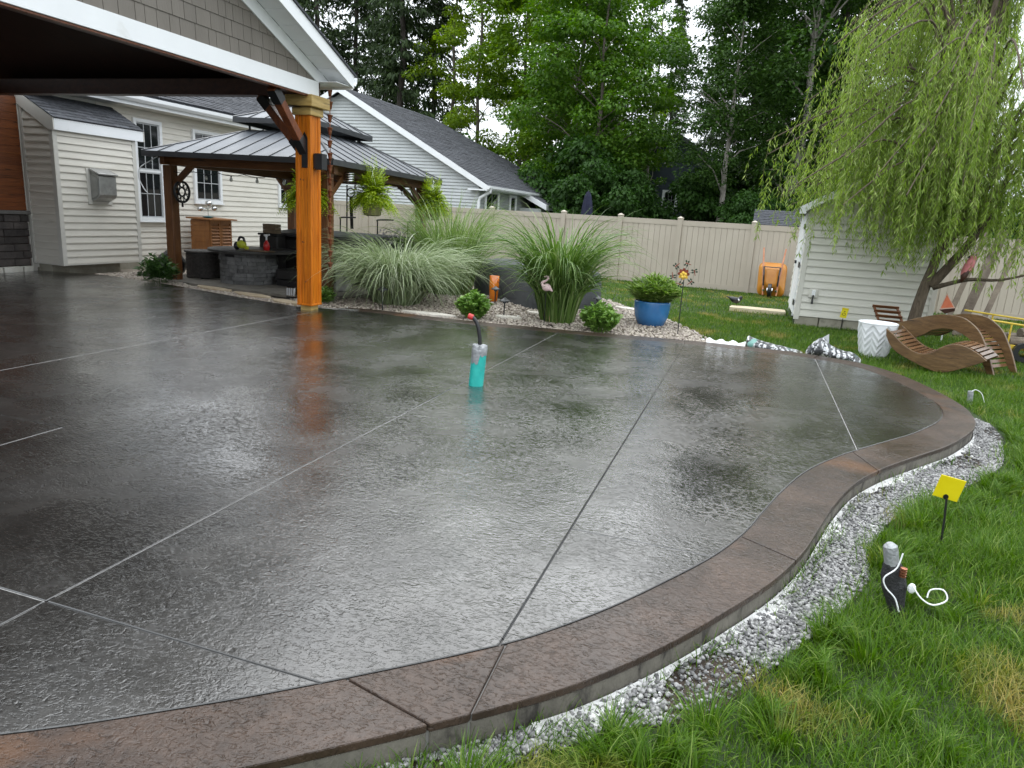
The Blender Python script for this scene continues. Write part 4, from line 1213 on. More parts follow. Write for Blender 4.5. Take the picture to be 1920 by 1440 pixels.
window(bh, (-5.5, 44.955, 2.55), 0, .66, .85, 3, 2, False, .15)
# ------------------------------------------------------------------ foliage generators (numpy)
def unit(a):
    return a / np.maximum(np.linalg.norm(a, axis=-1, keepdims=True), 1e-9)
def rnd_dir(n, r=RNG):
    return unit(r.normal(size=(n, 3)))
def leaf_quads(P, ax, L, W, fold=.12, flat=None):
    """one four-sided leaf per point; ax = leaf axis; flat = preferred normal"""
    n = len(P)
    ax = unit(ax)
    ref = rnd_dir(n) if flat is None else unit(flat + RNG.normal(0, .35, (n, 3)))
    side = unit(np.cross(ax, ref))
    nor = np.cross(side, ax)
    L = np.broadcast_to(L, (n,))[:, None]; W = np.broadcast_to(W, (n,))[:, None]
    mid = P + ax * L * .42
    V = np.stack([P, mid + side * W * .5 + nor * W * fold, P + ax * L - nor * L * .08, mid - side * W * .5 + nor * W * fold], 1).reshape(-1, 3)
    F = np.arange(n * 4, dtype=np.int32).reshape(-1, 4)
    return V, F
def ribbons(B, D, L, W, seg, th0, th1, p=1.5, wob=.0):
    """arching blades: B bases, D outward unit dirs (xy), L length; the blade's lean from upright runs from th0 at the base to th1 at the tip"""
    n = len(B)
    def A(v): return np.broadcast_to(np.asarray(v, float), (n,))[:, None]
    L_, W_, a0, a1 = A(L), A(W), A(th0), A(th1)
    t = np.linspace(0, 1, seg + 1)[None]
    th = a0 + (a1 - a0) * t ** A(p)
    st = L_ / seg
    out = np.concatenate([np.zeros((n, 1)), np.cumsum(np.sin(th[:, :-1]) * st, 1)], 1)
    up = np.concatenate([np.zeros((n, 1)), np.cumsum(np.cos(th[:, :-1]) * st, 1)], 1)
    D3 = np.concatenate([D, np.zeros((n, 1))], 1)
    P = B[:, None, :] + D3[:, None, :] * out[..., None]
    P[..., 2] += up
    if wob:
        P[..., :2] += RNG.normal(0, wob, (n, 1, 2)) * (t ** 2)[..., None] * L_[..., None]
    S = np.stack([-D[:, 1], D[:, 0], np.zeros(n)], 1)
    S = unit(S + RNG.normal(0, .45, (n, 3)))
    w = W_ * np.clip(np.minimum(.55 + 3 * t, 1.0) * (1 - t ** 2.2), .03, 1) * .5
    V = np.stack([P - S[:, None] * w[..., None], P + S[:, None] * w[..., None]], 2)   # n, seg+1, 2, 3
    idx = np.arange(n * (seg + 1) * 2).reshape(n, seg + 1, 2)
    F = np.stack([idx[:, :-1, 0], idx[:, :-1, 1], idx[:, 1:, 1], idx[:, 1:, 0]], -1).reshape(-1, 4)
    return V.reshape(-1, 3), F
def cat(parts):
    V, F, o = [], [], 0
    for v, f in parts:
        V.append(v); F.append(f + o); o += len(v)
    return np.concatenate(V), np.concatenate(F)

M_BARK = mat('grey_brown_bark', (.075, .062, .050), (.16, .135, .11), scale=6, rough=.95, bump=1.0, bscale=14, stretch=(5, 5, .8), dist=.6)
M_PALEBARK = mat('pale_bark', (.20, .18, .155), (.34, .315, .28), scale=5, rough=.9, bump=.8, bscale=16, stretch=(4, 4, 1), dirt=((.06, .05, .045), 6, .60))
M_DKBARK = mat('dark_bark', (.035, .029, .024), (.075, .062, .052), scale=6, rough=.95, bump=1.0, bscale=14, stretch=(5, 5, .8))
LF_LIGHT = leaf_mat('light_green_leaves', (.105, .18, .014), (.185, .275, .022), (.25, .33, .035), trans=.45, spec=.22)
LF_LM = leaf_mat('fresh_green_leaves', (.075, .150, .014), (.140, .235, .022), (.20, .29, .04), trans=.42, spec=.22)
LF_MID = leaf_mat('maple_green_leaves', (.050, .118, .014), (.098, .195, .022), (.14, .24, .035), trans=.38, spec=.22)
LF_DARK = leaf_mat('dark_maple_leaves', (.020, .050, .009), (.043, .092, .015), (.065, .125, .022), trans=.30, rough=.55, spec=.2)
LF_SPRUCE = leaf_mat('spruce_needles', (.016, .030, .010), (.034, .058, .016), (.045, .075, .02), rough=.6, trans=.12, spec=.22)
LF_SHRUB = leaf_mat('undergrowth_leaves', (.020, .052, .010), (.040, .092, .016), trans=.3, rough=.55, spec=.18)
def crown(h0, h1, r, n_cl, n_leaf, size, seed, top=.35, sag=.2):
    """leaf clumps spread through an uneven crown between heights h0 and h1; returns clump centres too"""
    rg = np.random.default_rng(seed)
    t = rg.uniform(0, 1, n_cl) ** .85
    a = rg.uniform(0, 2 * np.pi, n_cl)
    prof = np.sin(np.pi * np.clip(t * .86 + .12, 0, 1)) ** .6
    lop = 1 + .28 * np.sin(a * 2 + seed) + .18 * np.sin(a * 3 + t * 7)
    rad = r * prof * lop * np.sqrt(rg.uniform(.12, 1, n_cl))
    C = np.stack([rad * np.cos(a), rad * np.sin(a), h0 + (h1 - h0) * t], 1)
    cs = r * rg.uniform(.16, .34, n_cl)
    per = (n_leaf * cs ** 2 / np.sum(cs ** 2)).astype(int) + 1
    ci = np.repeat(np.arange(n_cl), per)
    n = len(ci)
    d = unit(rg.normal(size=(n, 3)))
    rr = rg.uniform(.35, 1, n) ** .5
    off = d * rr[:, None] * cs[ci][:, None] * np.array([1.15, 1.15, .55])
    P = C[ci] + off
    P[:, 2] -= sag * (off[:, 0] ** 2 + off[:, 1] ** 2) / np.maximum(cs[ci], .1)      # clumps hang over at the rim
    outw = unit(off * np.array([1, 1, .4]) + rg.normal(0, .35, (n, 3)) + np.array([0, 0, -.35]))
    up = np.tile(np.array([[0, 0, 1.0]]), (n, 1)) + off * .6
    L = size * rg.uniform(.7, 1.35, n)
    return leaf_quads(P, outw, L, L * .68, .10, up), C
def trunk_mesh(name, h, r, C, m, lean=(0, 0), limbs=22, seed=0):
    rg = random.Random(seed)
    mb = MB()
    path = [Vector((lean[0] * (max(z, 0) / h) ** 1.4 * h + .06 * math.sin(z * 1.3 + seed), lean[1] * (z / h) * h + .06 * math.cos(z * 1.1 + seed), z)) for z in [float(q) for q in np.linspace(-.3, h, 45)]]
    mb.tube(path, [r * (1.25 if i == 0 else 1 - .82 * i / 44) for i in range(45)], 9)
    if C is not None:
        for c in rg.sample(list(C), min(limbs, len(C))):
            c = Vector(c)
            z0 = max(h * .15, c.z - .55 * math.hypot(c.x, c.y) - rg.uniform(0, .6))
            if z0 > h * .97: continue
            f = (z0 + .3) / (h + .3) * 44; i = int(f); p0 = path[min(i, 43)].lerp(path[min(i + 1, 44)], f - i)
            mid = p0.lerp(c, .5) + Vector((rg.uniform(-.2, .2), rg.uniform(-.2, .2), rg.uniform(.05, .35)))
            rr = r * (1 - .8 * z0 / h) * .42
            mb.tube([p0 - (c - p0) * .02, p0.lerp(c, .02), mid, c], [rr, rr, rr * .6, rr * .2], 5, cap=False)
    return mb.mesh(name, m, smooth=True)
def spruce(h0, h1, r, n_br, seed, needle=.30):
    rg = np.random.default_rng(seed)
    z = h0 + (h1 - h0) * rg.uniform(0, 1, n_br) ** 1.1
    a = rg.uniform(0, 2 * np.pi, n_br)
    L = r * (1 - (z - h0) / (h1 - h0 + 1.5)) * rg.uniform(.65, 1.15, n_br) + .4
    V, F = [], []
    per = 46
    t = rg.uniform(.12, 1, (n_br, per))
    dx = np.stack([np.cos(a), np.sin(a)], 1)
    out = t * L[:, None]
    zz = z[:, None] - .30 * out + .10 * out ** 2 / np.maximum(L[:, None], .3) - .05 * L[:, None]
    sp = rg.normal(0, .16, (n_br, per)) * (L[:, None] * .55) * (.4 + t)
    P = np.stack([dx[:, :1] * out - dx[:, 1:] * sp, dx[:, 1:] * out + dx[:, :1] * sp, zz + rg.normal(0, .06, (n_br, per))], -1).reshape(-1, 3)
    n = len(P)
    D = np.repeat(dx, per, 0)
    ax = unit(np.stack([D[:, 0] * .55, D[:, 1] * .55, np.full(n, -.75)], 1) + rg.normal(0, .42, (n, 3)))
    ln = needle * rg.uniform(.6, 1.5, n)
    return leaf_quads(P, ax, ln, ln * .30, .1)
TREES = {}
def tree_proto(key, crown_vf, C, h, r, lf, bark, seed, lean=(0, 0), limbs=22):
    cm = np_mesh('crown', crown_vf[0], crown_vf[1], lf)
    tm = trunk_mesh('trunk', h, r, C, bark, lean, limbs, seed)
    TREES[key] = (cm, tm)
(v, C1) = crown(3.5, 17, 3.6, 85, 19000, .20, 3); tree_proto('maple', v, C1, 15.5, .20, LF_MID, M_BARK, 3)
(v, C1) = crown(2.6, 14, 3.2, 80, 19000, .19, 8); tree_proto('maple_low', v, C1, 12.5, .16, LF_MID, M_BARK, 8)
(v, C1) = crown(5.5, 20, 2.9, 70, 16000, .19, 21); tree_proto('slim', v, C1, 19, .17, LF_LIGHT, M_BARK, 21)
(v, C1) = crown(4.0, 16, 3.9, 90, 22000, .18, 34); tree_proto('wide', v, C1, 14.5, .24, LF_DARK, M_PALEBARK, 34)
(v, C1) = crown(.3, 3.4, 1.9, 45, 10000, .15, 55); tree_proto('bush', v, C1, 2.6, .05, LF_SHRUB, M_DKBARK, 55, limbs=14)
v = spruce(1.5, 23, 3.3, 430, 5); tree_proto('spruce', v, None, 24, .24, LF_SPRUCE, M_DKBARK, 5)
v = spruce(4.5, 25, 2.7, 330, 9); tree_proto('spruce_open', v, None, 26, .21, LF_SPRUCE, M_DKBARK, 9)
def plant_tree(name, key, x, y, label, group, scale=1.0, rz=0.0, leafmat=None, bark=None, sz=None, cat='tree'):
    t = thing(name, (x, y, LAWN_Z), label, cat, group, rz)
    cm, tm = TREES[key]
    s = (scale, scale, sz or scale)
    for nm, me, mt in (('crown', cm, leafmat), ('trunk', tm, bark)):
        o = link(nm, me, t, scale=s)
        if mt:
            o.material_slots[0].link = 'OBJECT'; o.material_slots[0].material = mt
    return t
WG = 'trees of the wood beyond the fence'
# (name, key, x, y, scale, rot, leaf, bark, label)
wood = [
 ('spruce_tree', 'spruce', -29.4, 44, 1.1, .3, None, None, 'dark spruce just above the white rake of the pavilion, leftmost of the spruces'),
 ('spruce_tree', 'spruce_open', -27.6, 46, 1.1, 1.2, None, None, 'thin dark spruce with a bare straight trunk and sky on both sides'),
 ('spruce_tree', 'spruce', -22.2, 42.5, 1.15, 2.3, None, None, 'full dark spruce rising behind the middle of the grey house roof'),
 ('spruce_tree', 'spruce_open', -29.6, 54, 1.1, 4.0, None, None, 'far dark spruce seen in the gap behind the two front spruces'),
 ('spruce_tree', 'spruce', -34.5, 48, 1.1, 5.0, None, None, 'dark spruce mostly hidden by the pavilion roof'),
 ('spruce_tree', 'spruce_open', -21.6, 46, 1.05, .7, None, None, 'dark spruce behind the first pale green trees'),
 ('slender_tree', 'slim', -18.9, 43, .95, .2, None, None, 'pale yellow green slender tree directly right of the full spruce'),
 ('slender_tree', 'slim', -16.6, 41.5, .90, 1.9, None, None, 'pale yellow green slender tree above the hip end of the grey roof'),
 ('slender_tree', 'slim', -15.2, 47, 1.0, 3.1, None, None, 'tall pale green tree standing furthest back behind the grey house'),
 ('slender_tree', 'slim', -13.6, 41.0, .88, 4.4, LF_LM, None, 'fresh green slender tree at the left side of the bright mid green maple'),
 ('maple_tree', 'maple', -11.4, 39.5, .98, .5, LF_LM, None, 'bright mid green maple above the far end of the grey house'),
 ('maple_tree', 'maple', -8.9, 35.5, .88, 2.0, None, None, 'broad mid green maple behind the navy parasol'),
 ('maple_tree', 'maple_low', -7.3, 33.0, .90, 3.3, None, None, 'low branched mid green maple between the parasol and the blue house'),
 ('maple_tree', 'maple_low', -9.6, 44, 1.1, 4.1, LF_LM, None, 'mid green maple behind the broad maple, showing only at the top'),
 ('spruce_tree', 'spruce_open', -6.9, 55, .70, 1.1, None, None, 'dark far conifer at the left of the bright sky gap'),
 ('spruce_tree', 'spruce_open', -4.0, 57, .70, 2.7, None, None, 'dark far conifer at the right of the bright sky gap'),
 ('birch_tree', 'slim', -5.6, 38, .62, 5.2, LF_MID, M_PALEBARK, 'slim pale trunked tree leaning beside the bright sky gap'),
 ('maple_tree', 'wide', -1.45, 30.5, .62, .4, None, None, 'dark leaved maple with a stout pale trunk rising just behind the fence'),
 ('maple_tree', 'wide', 1.3, 32.5, .95, 2.2, None, None, 'dark leaved maple between the stout pale trunk and the willow'),
 ('maple_tree', 'maple', -.2, 38, 1.0, 1.4, LF_DARK, M_PALEBARK, 'tall dark maple with a pale trunk showing near the top of the photo'),
 ('maple_tree', 'wide', 2.5, 35, .92, 3.9, LF_DARK, M_DKBARK, 'very dark maple at the left edge of the willow'),
 ('spruce_tree', 'spruce', 2.8, 41, 1.0, 2.0, None, None, 'dark conifer behind the darkest maple beside the willow'),
 ('spruce_tree', 'spruce', -1.2, 50, 1.0, 3.3, None, None, 'far dark conifer directly behind the stout pale trunk'),
 ('spruce_tree', 'spruce', 1.6, 46, 1.0, 4.9, None, None, 'far dark conifer between the tall dark maple and the willow'),
 ('maple_tree', 'maple_low', 8.5, 42, .62, 1.0, LF_DARK, None, 'small dark tree seen low through the middle of the willow'),
 ('maple_tree', 'maple_low', 14.0, 40, .55, 2.0, LF_DARK, None, 'small dark tree seen low through the right side of the willow'),
]
for nm, key, x, y, sc, rz, lf, bk, lab in wood:
    plant_tree(nm, key, x, y, lab, WG, sc, rz, lf, bk, sc * (1.0 if key.startswith('spruce') else 1.06))
shrubs = [(-6.4, 29.5, 1.0, 'dark green undergrowth bush right of the navy parasol'), (-5.4, 30.5, .95, 'dark green undergrowth bush in front of the left half of the blue house'),
          (-2.3, 31.5, 1.0, 'dark green undergrowth bush below the right half of the blue house'), (-7.6, 31.5, 1.3, 'tall undergrowth bush directly behind the navy parasol'),
          (-.2, 28.5, .75, 'low dark bush right of the stout pale trunk'), (1.6, 29.5, .9, 'dark bush behind the distant shed roof'), (3.4, 27.5, 1.0, 'dark bush behind the left side of the garden shed'),
          (-10.4, 38.5, 1.3, 'dark bush at the far corner of the grey house'), (-1.0, 36, 1.4, 'tall bush under the sky gap behind the stout trunk'), (-8.6, 38, 1.6, 'tall bush left of the blue house gable'),
          (6.5, 27, 1.0, 'bush behind the shed roof under the willow'), (9.5, 26, 1.1, 'bush beyond the fence seen under the right of the willow')]
for i, (x, y, s, lab) in enumerate(shrubs):
    plant_tree('undergrowth_bush', 'bush', x, y, lab, 'undergrowth bushes along the edge of the wood', s, i * 1.3, None, None, s * random.uniform(.9, 1.15), 'bush')
# the far mass of the wood, behind every tree that can be told apart
rgf = np.random.default_rng(77)
nf = 60000
px_ = rgf.uniform(-75, 60, nf); py_ = 66 + rgf.uniform(0, 9, nf)
hh_ = 7.5 + 2.5 * np.sin(px_ * .31) + 1.8 * np.sin(px_ * .83 + 1) + 1.0 * np.sin(px_ * 2.1)
hh_ = np.where(px_ > 12, hh_ * .7, hh_)
pz_ = hh_ * rgf.uniform(0, 1, nf) ** .8
fw_ = link('distant_wood', np_mesh('distant_wood', *leaf_quads(np.stack([px_, py_, pz_], 1), rnd_dir(nf, rgf) + np.array([0, 0, -.3]), rgf.uniform(.35, .8, nf), rgf.uniform(.25, .5, nf)), LF_DARK))
props(fw_, 'dark distant mass of the wood behind the nearer trees', 'wood', kind='stuff')

# ------------------------------------------------------------------ willow
LF_WILLOW = leaf_mat('willow_leaves', (.14, .22, .038), (.25, .35, .065), (.42, .50, .19), rough=.42, trans=.45, spec=.3)
M_WBARK = mat('willow_bark', (.070, .052, .036), (.15, .115, .08), scale=7, rough=.95, bump=1.0, bscale=16, stretch=(5, 5, .9), dist=.8)
M_WTWIG = mat('willow_twigs', (.13, .13, .05), (.20, .19, .08), scale=9, rough=.7)
WX, WY = 2.63, 13.0
wil = thing('willow_tree', (WX, WY, LAWN_Z), 'weeping willow with hanging yellow green strands in front of the shed', 'tree')
mb = MB()
rgw = random.Random(5)
tp = [Vector((WX, WY, -.25)), Vector((WX + .02, WY, .25)), Vector((WX + .08, WY + .02, .75)), Vector((WX + .17, WY + .05, 1.2)), Vector((WX + .26, WY + .1, 1.8)), Vector((WX + .33, WY + .1, 2.6))]
mb.tube(catmull(tp, 4), [.11 - .065 * i / 20 for i in range(21)], 10)
mb.tube(catmull([Vector((WX + .16, WY + .02, .82)), Vector((WX + .42, WY + .0, 1.25)), Vector((WX + .75, WY, 1.9)), Vector((WX + 1.0, WY + .1, 2.8))], 4), [.085 - .05 * i / 12 for i in range(13)], 8)
mb.tube(catmull([Vector((WX + .2, WY - .02, .80)), Vector((WX + .6, WY - .25, .98)), Vector((WX + 1.0, WY - .4, 1.02)), Vector((WX + 1.5, WY - .6, 1.22))], 4), [.04 - .03 * i / 12 for i in range(13)], 6)
limb_tips = []
limb_paths = []
for k in range(100):
    a = k * 2.399 + .3
    hgt = 2.6 + 4.6 * ((k * .618) % 1.0)
    if k >= 64:                                   # low boughs toward the garden and the shed door
        a = 2.45 + (k - 64) * .062; hgt = 2.45 + 1.7 * ((k * .618) % 1.0)
    rad = 2.75 * max(.3, 1 - (max(0, hgt - 2.6) / 5.4) ** 1.6) * (rgw.uniform(.3, .8) if k % 3 == 0 else rgw.uniform(.75, 1.08))
    base = Vector((WX + .33, WY + .08, min(hgt - 1.1, 1.5 + rgw.uniform(0, 2.6))))
    tip = Vector((WX + .12 + rad * math.cos(a), WY + rad * math.sin(a), hgt - .5))
    mid = base.lerp(tip, .55); mid.z = hgt + rgw.uniform(.0, .4)
    path = catmull([base, base.lerp(mid, .5) + Vector((0, 0, .25)), mid, tip], 5)
    n = len(path)
    mb.tube(path, [.028 * (1 - .9 * i / n) + .004 for i in range(n)], 5, cap=False)
    limb_paths.append(path)
mb.tube([Vector((WX + .35, WY + .1, 2.5)), Vector((WX + .2, WY + .1, 4)), Vector((WX + .35, WY, 5.6)), Vector((WX + .3, WY, 7.0))], [.07, .05, .03, .01], 7)
mb.build('trunk', M_WBARK, wil, smooth=True)
# strands
rg = np.random.default_rng(31)
starts = []
for path in limb_paths:
    P = np.array([tuple(p) for p in path])
    k = 17
    t = rg.uniform(.12, 1, k) * (len(P) - 1.001)
    i = t.astype(int); f = (t - i)[:, None]
    starts.append(P[i] * (1 - f) + P[i + 1] * f + rg.normal(0, .13, (k, 3)))
S = np.concatenate(starts)
S = S[S[:, 2] > 1.7]
ns = len(S)
rad = S[:, :2] - np.array([WX + .35, WY])
rl = np.linalg.norm(rad, axis=1)
floor_z = .85 + 1.3 * rg.uniform(0, 1, ns) ** 1.4 + np.clip((WX + .2 - S[:, 0]) * .22, -.35, .25)
LEN = np.clip(S[:, 2] - floor_z, .5, 3.4) * rg.uniform(.45, 1.0, ns)
outd = rad / np.maximum(rl, .05)[:, None] + rg.normal(0, .35, (ns, 2))
seg = 10
t = np.linspace(0, 1, seg + 1)
PP = np.zeros((ns, seg + 1, 3))
flare = rg.uniform(.05, .32, ns)
PP[..., 0] = S[:, :1] + outd[:, :1] * (flare[:, None] * np.sqrt(t)[None]) + rg.normal(0, .05, (ns, 1)) * t[None] ** 2 + .03 * np.sin(t[None] * 5 + rg.uniform(0, 6, (ns, 1)))
PP[..., 1] = S[:, 1:2] + outd[:, 1:2] * (flare[:, None] * np.sqrt(t)[None]) + rg.normal(0, .05, (ns, 1)) * t[None] ** 2
PP[..., 2] = S[:, 2:3] + .10 * np.sin(np.clip(t[None] * 3.1, 0, 3.14)) * (1 - t[None]) - LEN[:, None] * t[None]
wv = .0035
ang = rg.uniform(0, 3.14, ns)
sd = np.stack([np.cos(ang), np.sin(ang), np.zeros(ns)], 1)[:, None] * wv * (1 - .7 * t)[None, :, None]
V = np.stack([PP - sd, PP + sd], 2).reshape(-1, 3)
idx = np.arange(ns * (seg + 1) * 2).reshape(ns, seg + 1, 2)
F = np.stack([idx[:, :-1, 0], idx[:, :-1, 1], idx[:, 1:, 1], idx[:, 1:, 0]], -1).reshape(-1, 4)
off = np.array(tuple(wloc(wil)))
tw = link('twigs', np_mesh('twigs', V - off, F, M_WTWIG), wil); tw['kind'] = 'stuff'
per = (LEN / .030).astype(int)
si = np.repeat(np.arange(ns), per)
tt = rg.uniform(.04, 1, len(si))
ii = np.minimum((tt * seg).astype(int), seg - 1); ff = (tt * seg - ii)[:, None]
LP = PP[si, ii] * (1 - ff) + PP[si, ii + 1] * ff
sprig = []
for path in limb_paths:                            # short leafy sprigs along the boughs themselves
    P = np.array([tuple(p) for p in path]); k = 170
    q = rg.uniform(.1, 1, k) * (len(P) - 1.001); i = q.astype(int); f = (q - i)[:, None]
    sprig.append(P[i] * (1 - f) + P[i + 1] * f + rg.normal(0, .07, (k, 3)) + np.array([0, 0, .03]))
LP = np.concatenate([LP] + sprig)
n = len(LP)
az = rg.uniform(0, 6.283, n)
ax = np.stack([np.cos(az) * .55, np.sin(az) * .55, np.full(n, -.95)], 1) + rg.normal(0, .18, (n, 3))
ll = rg.uniform(.06, .125, n)
print('willow leaves', n)
cr = link('crown', np_mesh('crown', *(lambda vf: (vf[0] - off, vf[1]))(leaf_quads(LP, ax, ll, ll * .15, .2)), LF_WILLOW), wil)

# ------------------------------------------------------------------ ornamental grasses
LF_VARI = leaf_mat('variegated_grass_blades', (.16, .22, .085), (.34, .40, .24), (.46, .50, .36), rough=.5, trans=.25)
LF_MISC = leaf_mat('green_grass_blades', (.055, .11, .022), (.13, .22, .045), (.30, .36, .16), rough=.45, trans=.28)
LF_MISC2 = leaf_mat('mid_green_grass_blades', (.085, .15, .035), (.19, .28, .075), (.34, .40, .2), rough=.45, trans=.28)
LF_STRAW = leaf_mat('straw_stems', (.20, .16, .06), (.36, .30, .14), rough=.7, trans=.1)
def clump(name, x, y, label, n, L, R, W, m, th0, th1, p=1.6, stems=0, seed=0):
    rg = np.random.default_rng(seed)
    t = thing(name, (x, y, BED_Z), label, 'grass clump', 'ornamental grasses in the planting bed')
    a = rg.uniform(0, 6.283, n); rr = R * np.sqrt(rg.uniform(0, 1, n))
    B = np.stack([rr * np.cos(a), rr * np.sin(a), np.zeros(n)], 1)
    a2 = a + rg.normal(0, .6, n)
    D = np.stack([np.cos(a2), np.sin(a2)], 1)
    Ls = L * rg.uniform(.5, 1.1, n)
    q = (rr / R) * .75 + .25 * rg.uniform(0, 1, n)
    vf = ribbons(B, D, Ls, W * rg.uniform(.6, 1.2, n), 11, th0[0] + (th0[1] - th0[0]) * q, th1[0] + (th1[1] - th1[0]) * rg.uniform(0, 1, n) ** .7, p * rg.uniform(.62, 1.2, n), wob=.04)
    link('blades', np_mesh('blades', *vf, m), t)
    if stems:
        a = rg.uniform(0, 6.283, stems); rr = R * np.sqrt(rg.uniform(.2, 1, stems))
        B = np.stack([rr * np.cos(a), rr * np.sin(a), np.zeros(stems)], 1)
        vf = ribbons(B, np.stack([np.cos(a), np.sin(a)], 1), rg.uniform(.3, .8, stems), .014, 4, .05, .25)
        link('stems', np_mesh('stems', *vf, LF_STRAW), t)
    return t
R_ = math.radians
clump('variegated_grass', -5.62, 10.75, 'large variegated grass clump with pale arching blades beside a path light', 2100, 1.82, .36, .022, LF_VARI, (R_(0), R_(32)), (R_(110), R_(178)), 1.75, 90, 2)
clump('maiden_grass', -5.55, 12.8, 'taller green grass clump behind the variegated one', 1300, 2.2, .42, .018, LF_MISC2, (R_(0), R_(15)), (R_(45), R_(160)), 2.2, 60, 3)
clump('maiden_grass', -2.76, 10.62, 'tall vase shaped green grass clump standing alone in front of the grey cover', 1000, 2.05, .26, .030, LF_MISC, (R_(0), R_(15)), (R_(75), R_(178)), 2.3, 260, 4)

# ------------------------------------------------------------------ hanging ferns
LF_FERN = leaf_mat('boston_fern', (.13, .22, .010), (.32, .42, .018), (.46, .54, .05), rough=.45, trans=.35)
M_BASKET = mat('olive_basket', (.16, .15, .07), (.22, .20, .10), scale=8, rough=.6)
def fern(x, y, z, label, r=.44, seed=1, hook=.0, ring=None):
    rg = np.random.default_rng(seed)
    t = thing('hanging_fern', (x, y, z), label, 'fern', 'ferns hanging from the gazebo')
    nf = 330
    a = rg.uniform(0, 6.283, nf)
    up = rg.uniform(0, 1, nf) ** 1.35                     # 1 = upright centre fronds, 0 = drooping rim
    L = r * (1.0 + .25 * rg.uniform(-1, 1, nf)) * (.9 + .35 * up)
    k = 20
    s = np.linspace(.12, 1, k)[None]
    out = (.95 - .72 * up)[:, None] * s * L[:, None]
    ht = ((.42 + .85 * up)[:, None] * s - (.98 - .75 * up)[:, None] * s ** 2.2) * L[:, None]
    P = np.stack([np.cos(a)[:, None] * out, np.sin(a)[:, None] * out, ht + .02], -1)
    T = unit(np.gradient(P, axis=1))
    side = unit(np.cross(T, np.array([0, 0, 1.0]) + rg.normal(0, .2, (nf, 1, 3))))
    ln = (.070 * np.sin(np.pi * np.clip(s * .86 + .12, 0, 1)) ** .7)
    parts = []
    for sg in (-1, 1):
        ax = (side * sg + T * .45 + np.array([0, 0, -.15])).reshape(-1, 3)
        parts.append(leaf_quads(P.reshape(-1, 3), ax, np.tile(ln, (nf, 1)).ravel(), .016, .1, np.tile(np.array([[0, 0, 1.0]]), (nf * k, 1))))
    link('fronds', np_mesh('fronds', *cat(parts), LF_FERN), t)
    MB().lathe([(.10, -.22), (.15, -.2), (.175, -.04), (.185, -.02), (.175, -.01), (.1, -.01)], (0, 0, 0), 16).build('basket', M_BASKET, t, smooth=False, local=True)
    w = MB()
    for q in range(3):
        w.tube([(.17 * math.cos(q * 2.1), .17 * math.sin(q * 2.1), -.02), (0, 0, hook - .05)], .004, 4)
    w.tube([(0, 0, hook - .06), (0, 0, hook - .02), (.02, 0, hook), (.03, 0, hook + .03), (0, 0, hook + .05)], .006, 5)
    w.build('hanger', M_WHITE, t, local=True)
    return t
fern(-6.40, 11.25, 1.60, 'bright green hanging fern nearest the orange post on the gazebo side beam', .52, 1, .56)
fern(-6.42, 13.75, 1.56, 'bright green hanging fern at the far corner of the gazebo above the grass', .50, 2, .52)
fern(-6.97, 10.20, 1.58, 'hanging fern partly hidden behind the orange post and copper chain', .50, 3, .5)

# ------------------------------------------------------------------ small plants
LF_SEDUM = leaf_mat('sedum_leaves', (.10, .20, .035), (.19, .33, .065), (.26, .40, .10), rough=.4, trans=.2)
LF_DKPL = leaf_mat('dark_green_leaves', (.035, .085, .022), (.085, .165, .040), rough=.4, trans=.25)
LF_LILY = leaf_mat('lily_leaves', (.07, .14, .02), (.20, .31, .06), (.36, .44, .16), rough=.38, trans=.25)
def bushy(name, x, y, z, label, r, h, n_st, per, L, W, m, seed, lance=False, cat_='plant', parent=None, part='leaves'):
    rg = np.random.default_rng(seed)
    a = rg.uniform(0, 6.283, n_st); q = np.sqrt(rg.uniform(0, 1, n_st))
    tipx = np.stack([r * q * np.cos(a), r * q * np.sin(a), h * np.sqrt(np.clip(1 - .72 * q ** 2, 0, 1)) * rg.uniform(.85, 1.1, n_st)], 1)
    base = tipx * np.array([.35, .35, 0])
    s = rg.uniform(.18, 1, (n_st, per)) ** .75
    P = base[:, None] * (1 - s[..., None]) + tipx[:, None] * s[..., None]
    P[..., 2] = tipx[:, None, 2] * s
    az = rg.uniform(0, 6.283, (n_st, per))
    lift = rg.uniform(.0, .9, (n_st, per)) if not lance else rg.uniform(.1, .9, (n_st, per))
    ax = np.stack([np.cos(az), np.sin(az), lift], -1).reshape(-1, 3) + np.repeat(unit(tipx * np.array([1, 1, .3])), per, 0) * .35
    ls = L * rg.uniform(.7, 1.2, n_st * per)
    vf = leaf_quads(P.reshape(-1, 3), ax, ls, ls * W, .14, np.tile(np.array([[0, 0, 1.0]]), (n_st * per, 1)))
    if parent is None:
        t = thing(name, (x, y, z), label, cat_)
    else:
        t = parent
    o = link(part, np_mesh(part, *vf, m), t, (0, 0, 0) if parent is None else tuple(Vector((x, y, z)) - wloc(parent)))
    mb = MB()
    for k in range(0, n_st, 2):
        mb.tube([tuple(base[k]), tuple(tipx[k] * .95)], .004, 4, cap=False)
    st = mb.mesh('stems', m)
    link('stems', st, t, o.location)
    return t
bushy('sedum_plant', -3.9, 9.95, BED_Z, 'round bright green sedum at the patio edge behind the teal pipe', .26, .42, 130, 18, .075, .62, LF_SEDUM, 4)
bushy('sedum_plant', -1.95, 9.98, BED_Z, 'round bright green sedum at the patio edge right of the tall grass', .29, .42, 140, 18, .075, .62, LF_SEDUM, 5)
bushy('leafy_plant', -10.12, 10.12, BED_Z, 'dark green leafy plant at the foot of the gazebo corner post', .34, .50, 60, 14, .11, .45, LF_DKPL, 6)
bushy('leafy_plant', -6.52, 9.92, BED_Z, 'small green leafy plant between the orange post and the gazebo post', .19, .28, 45, 12, .075, .55, LF_SEDUM, 7)
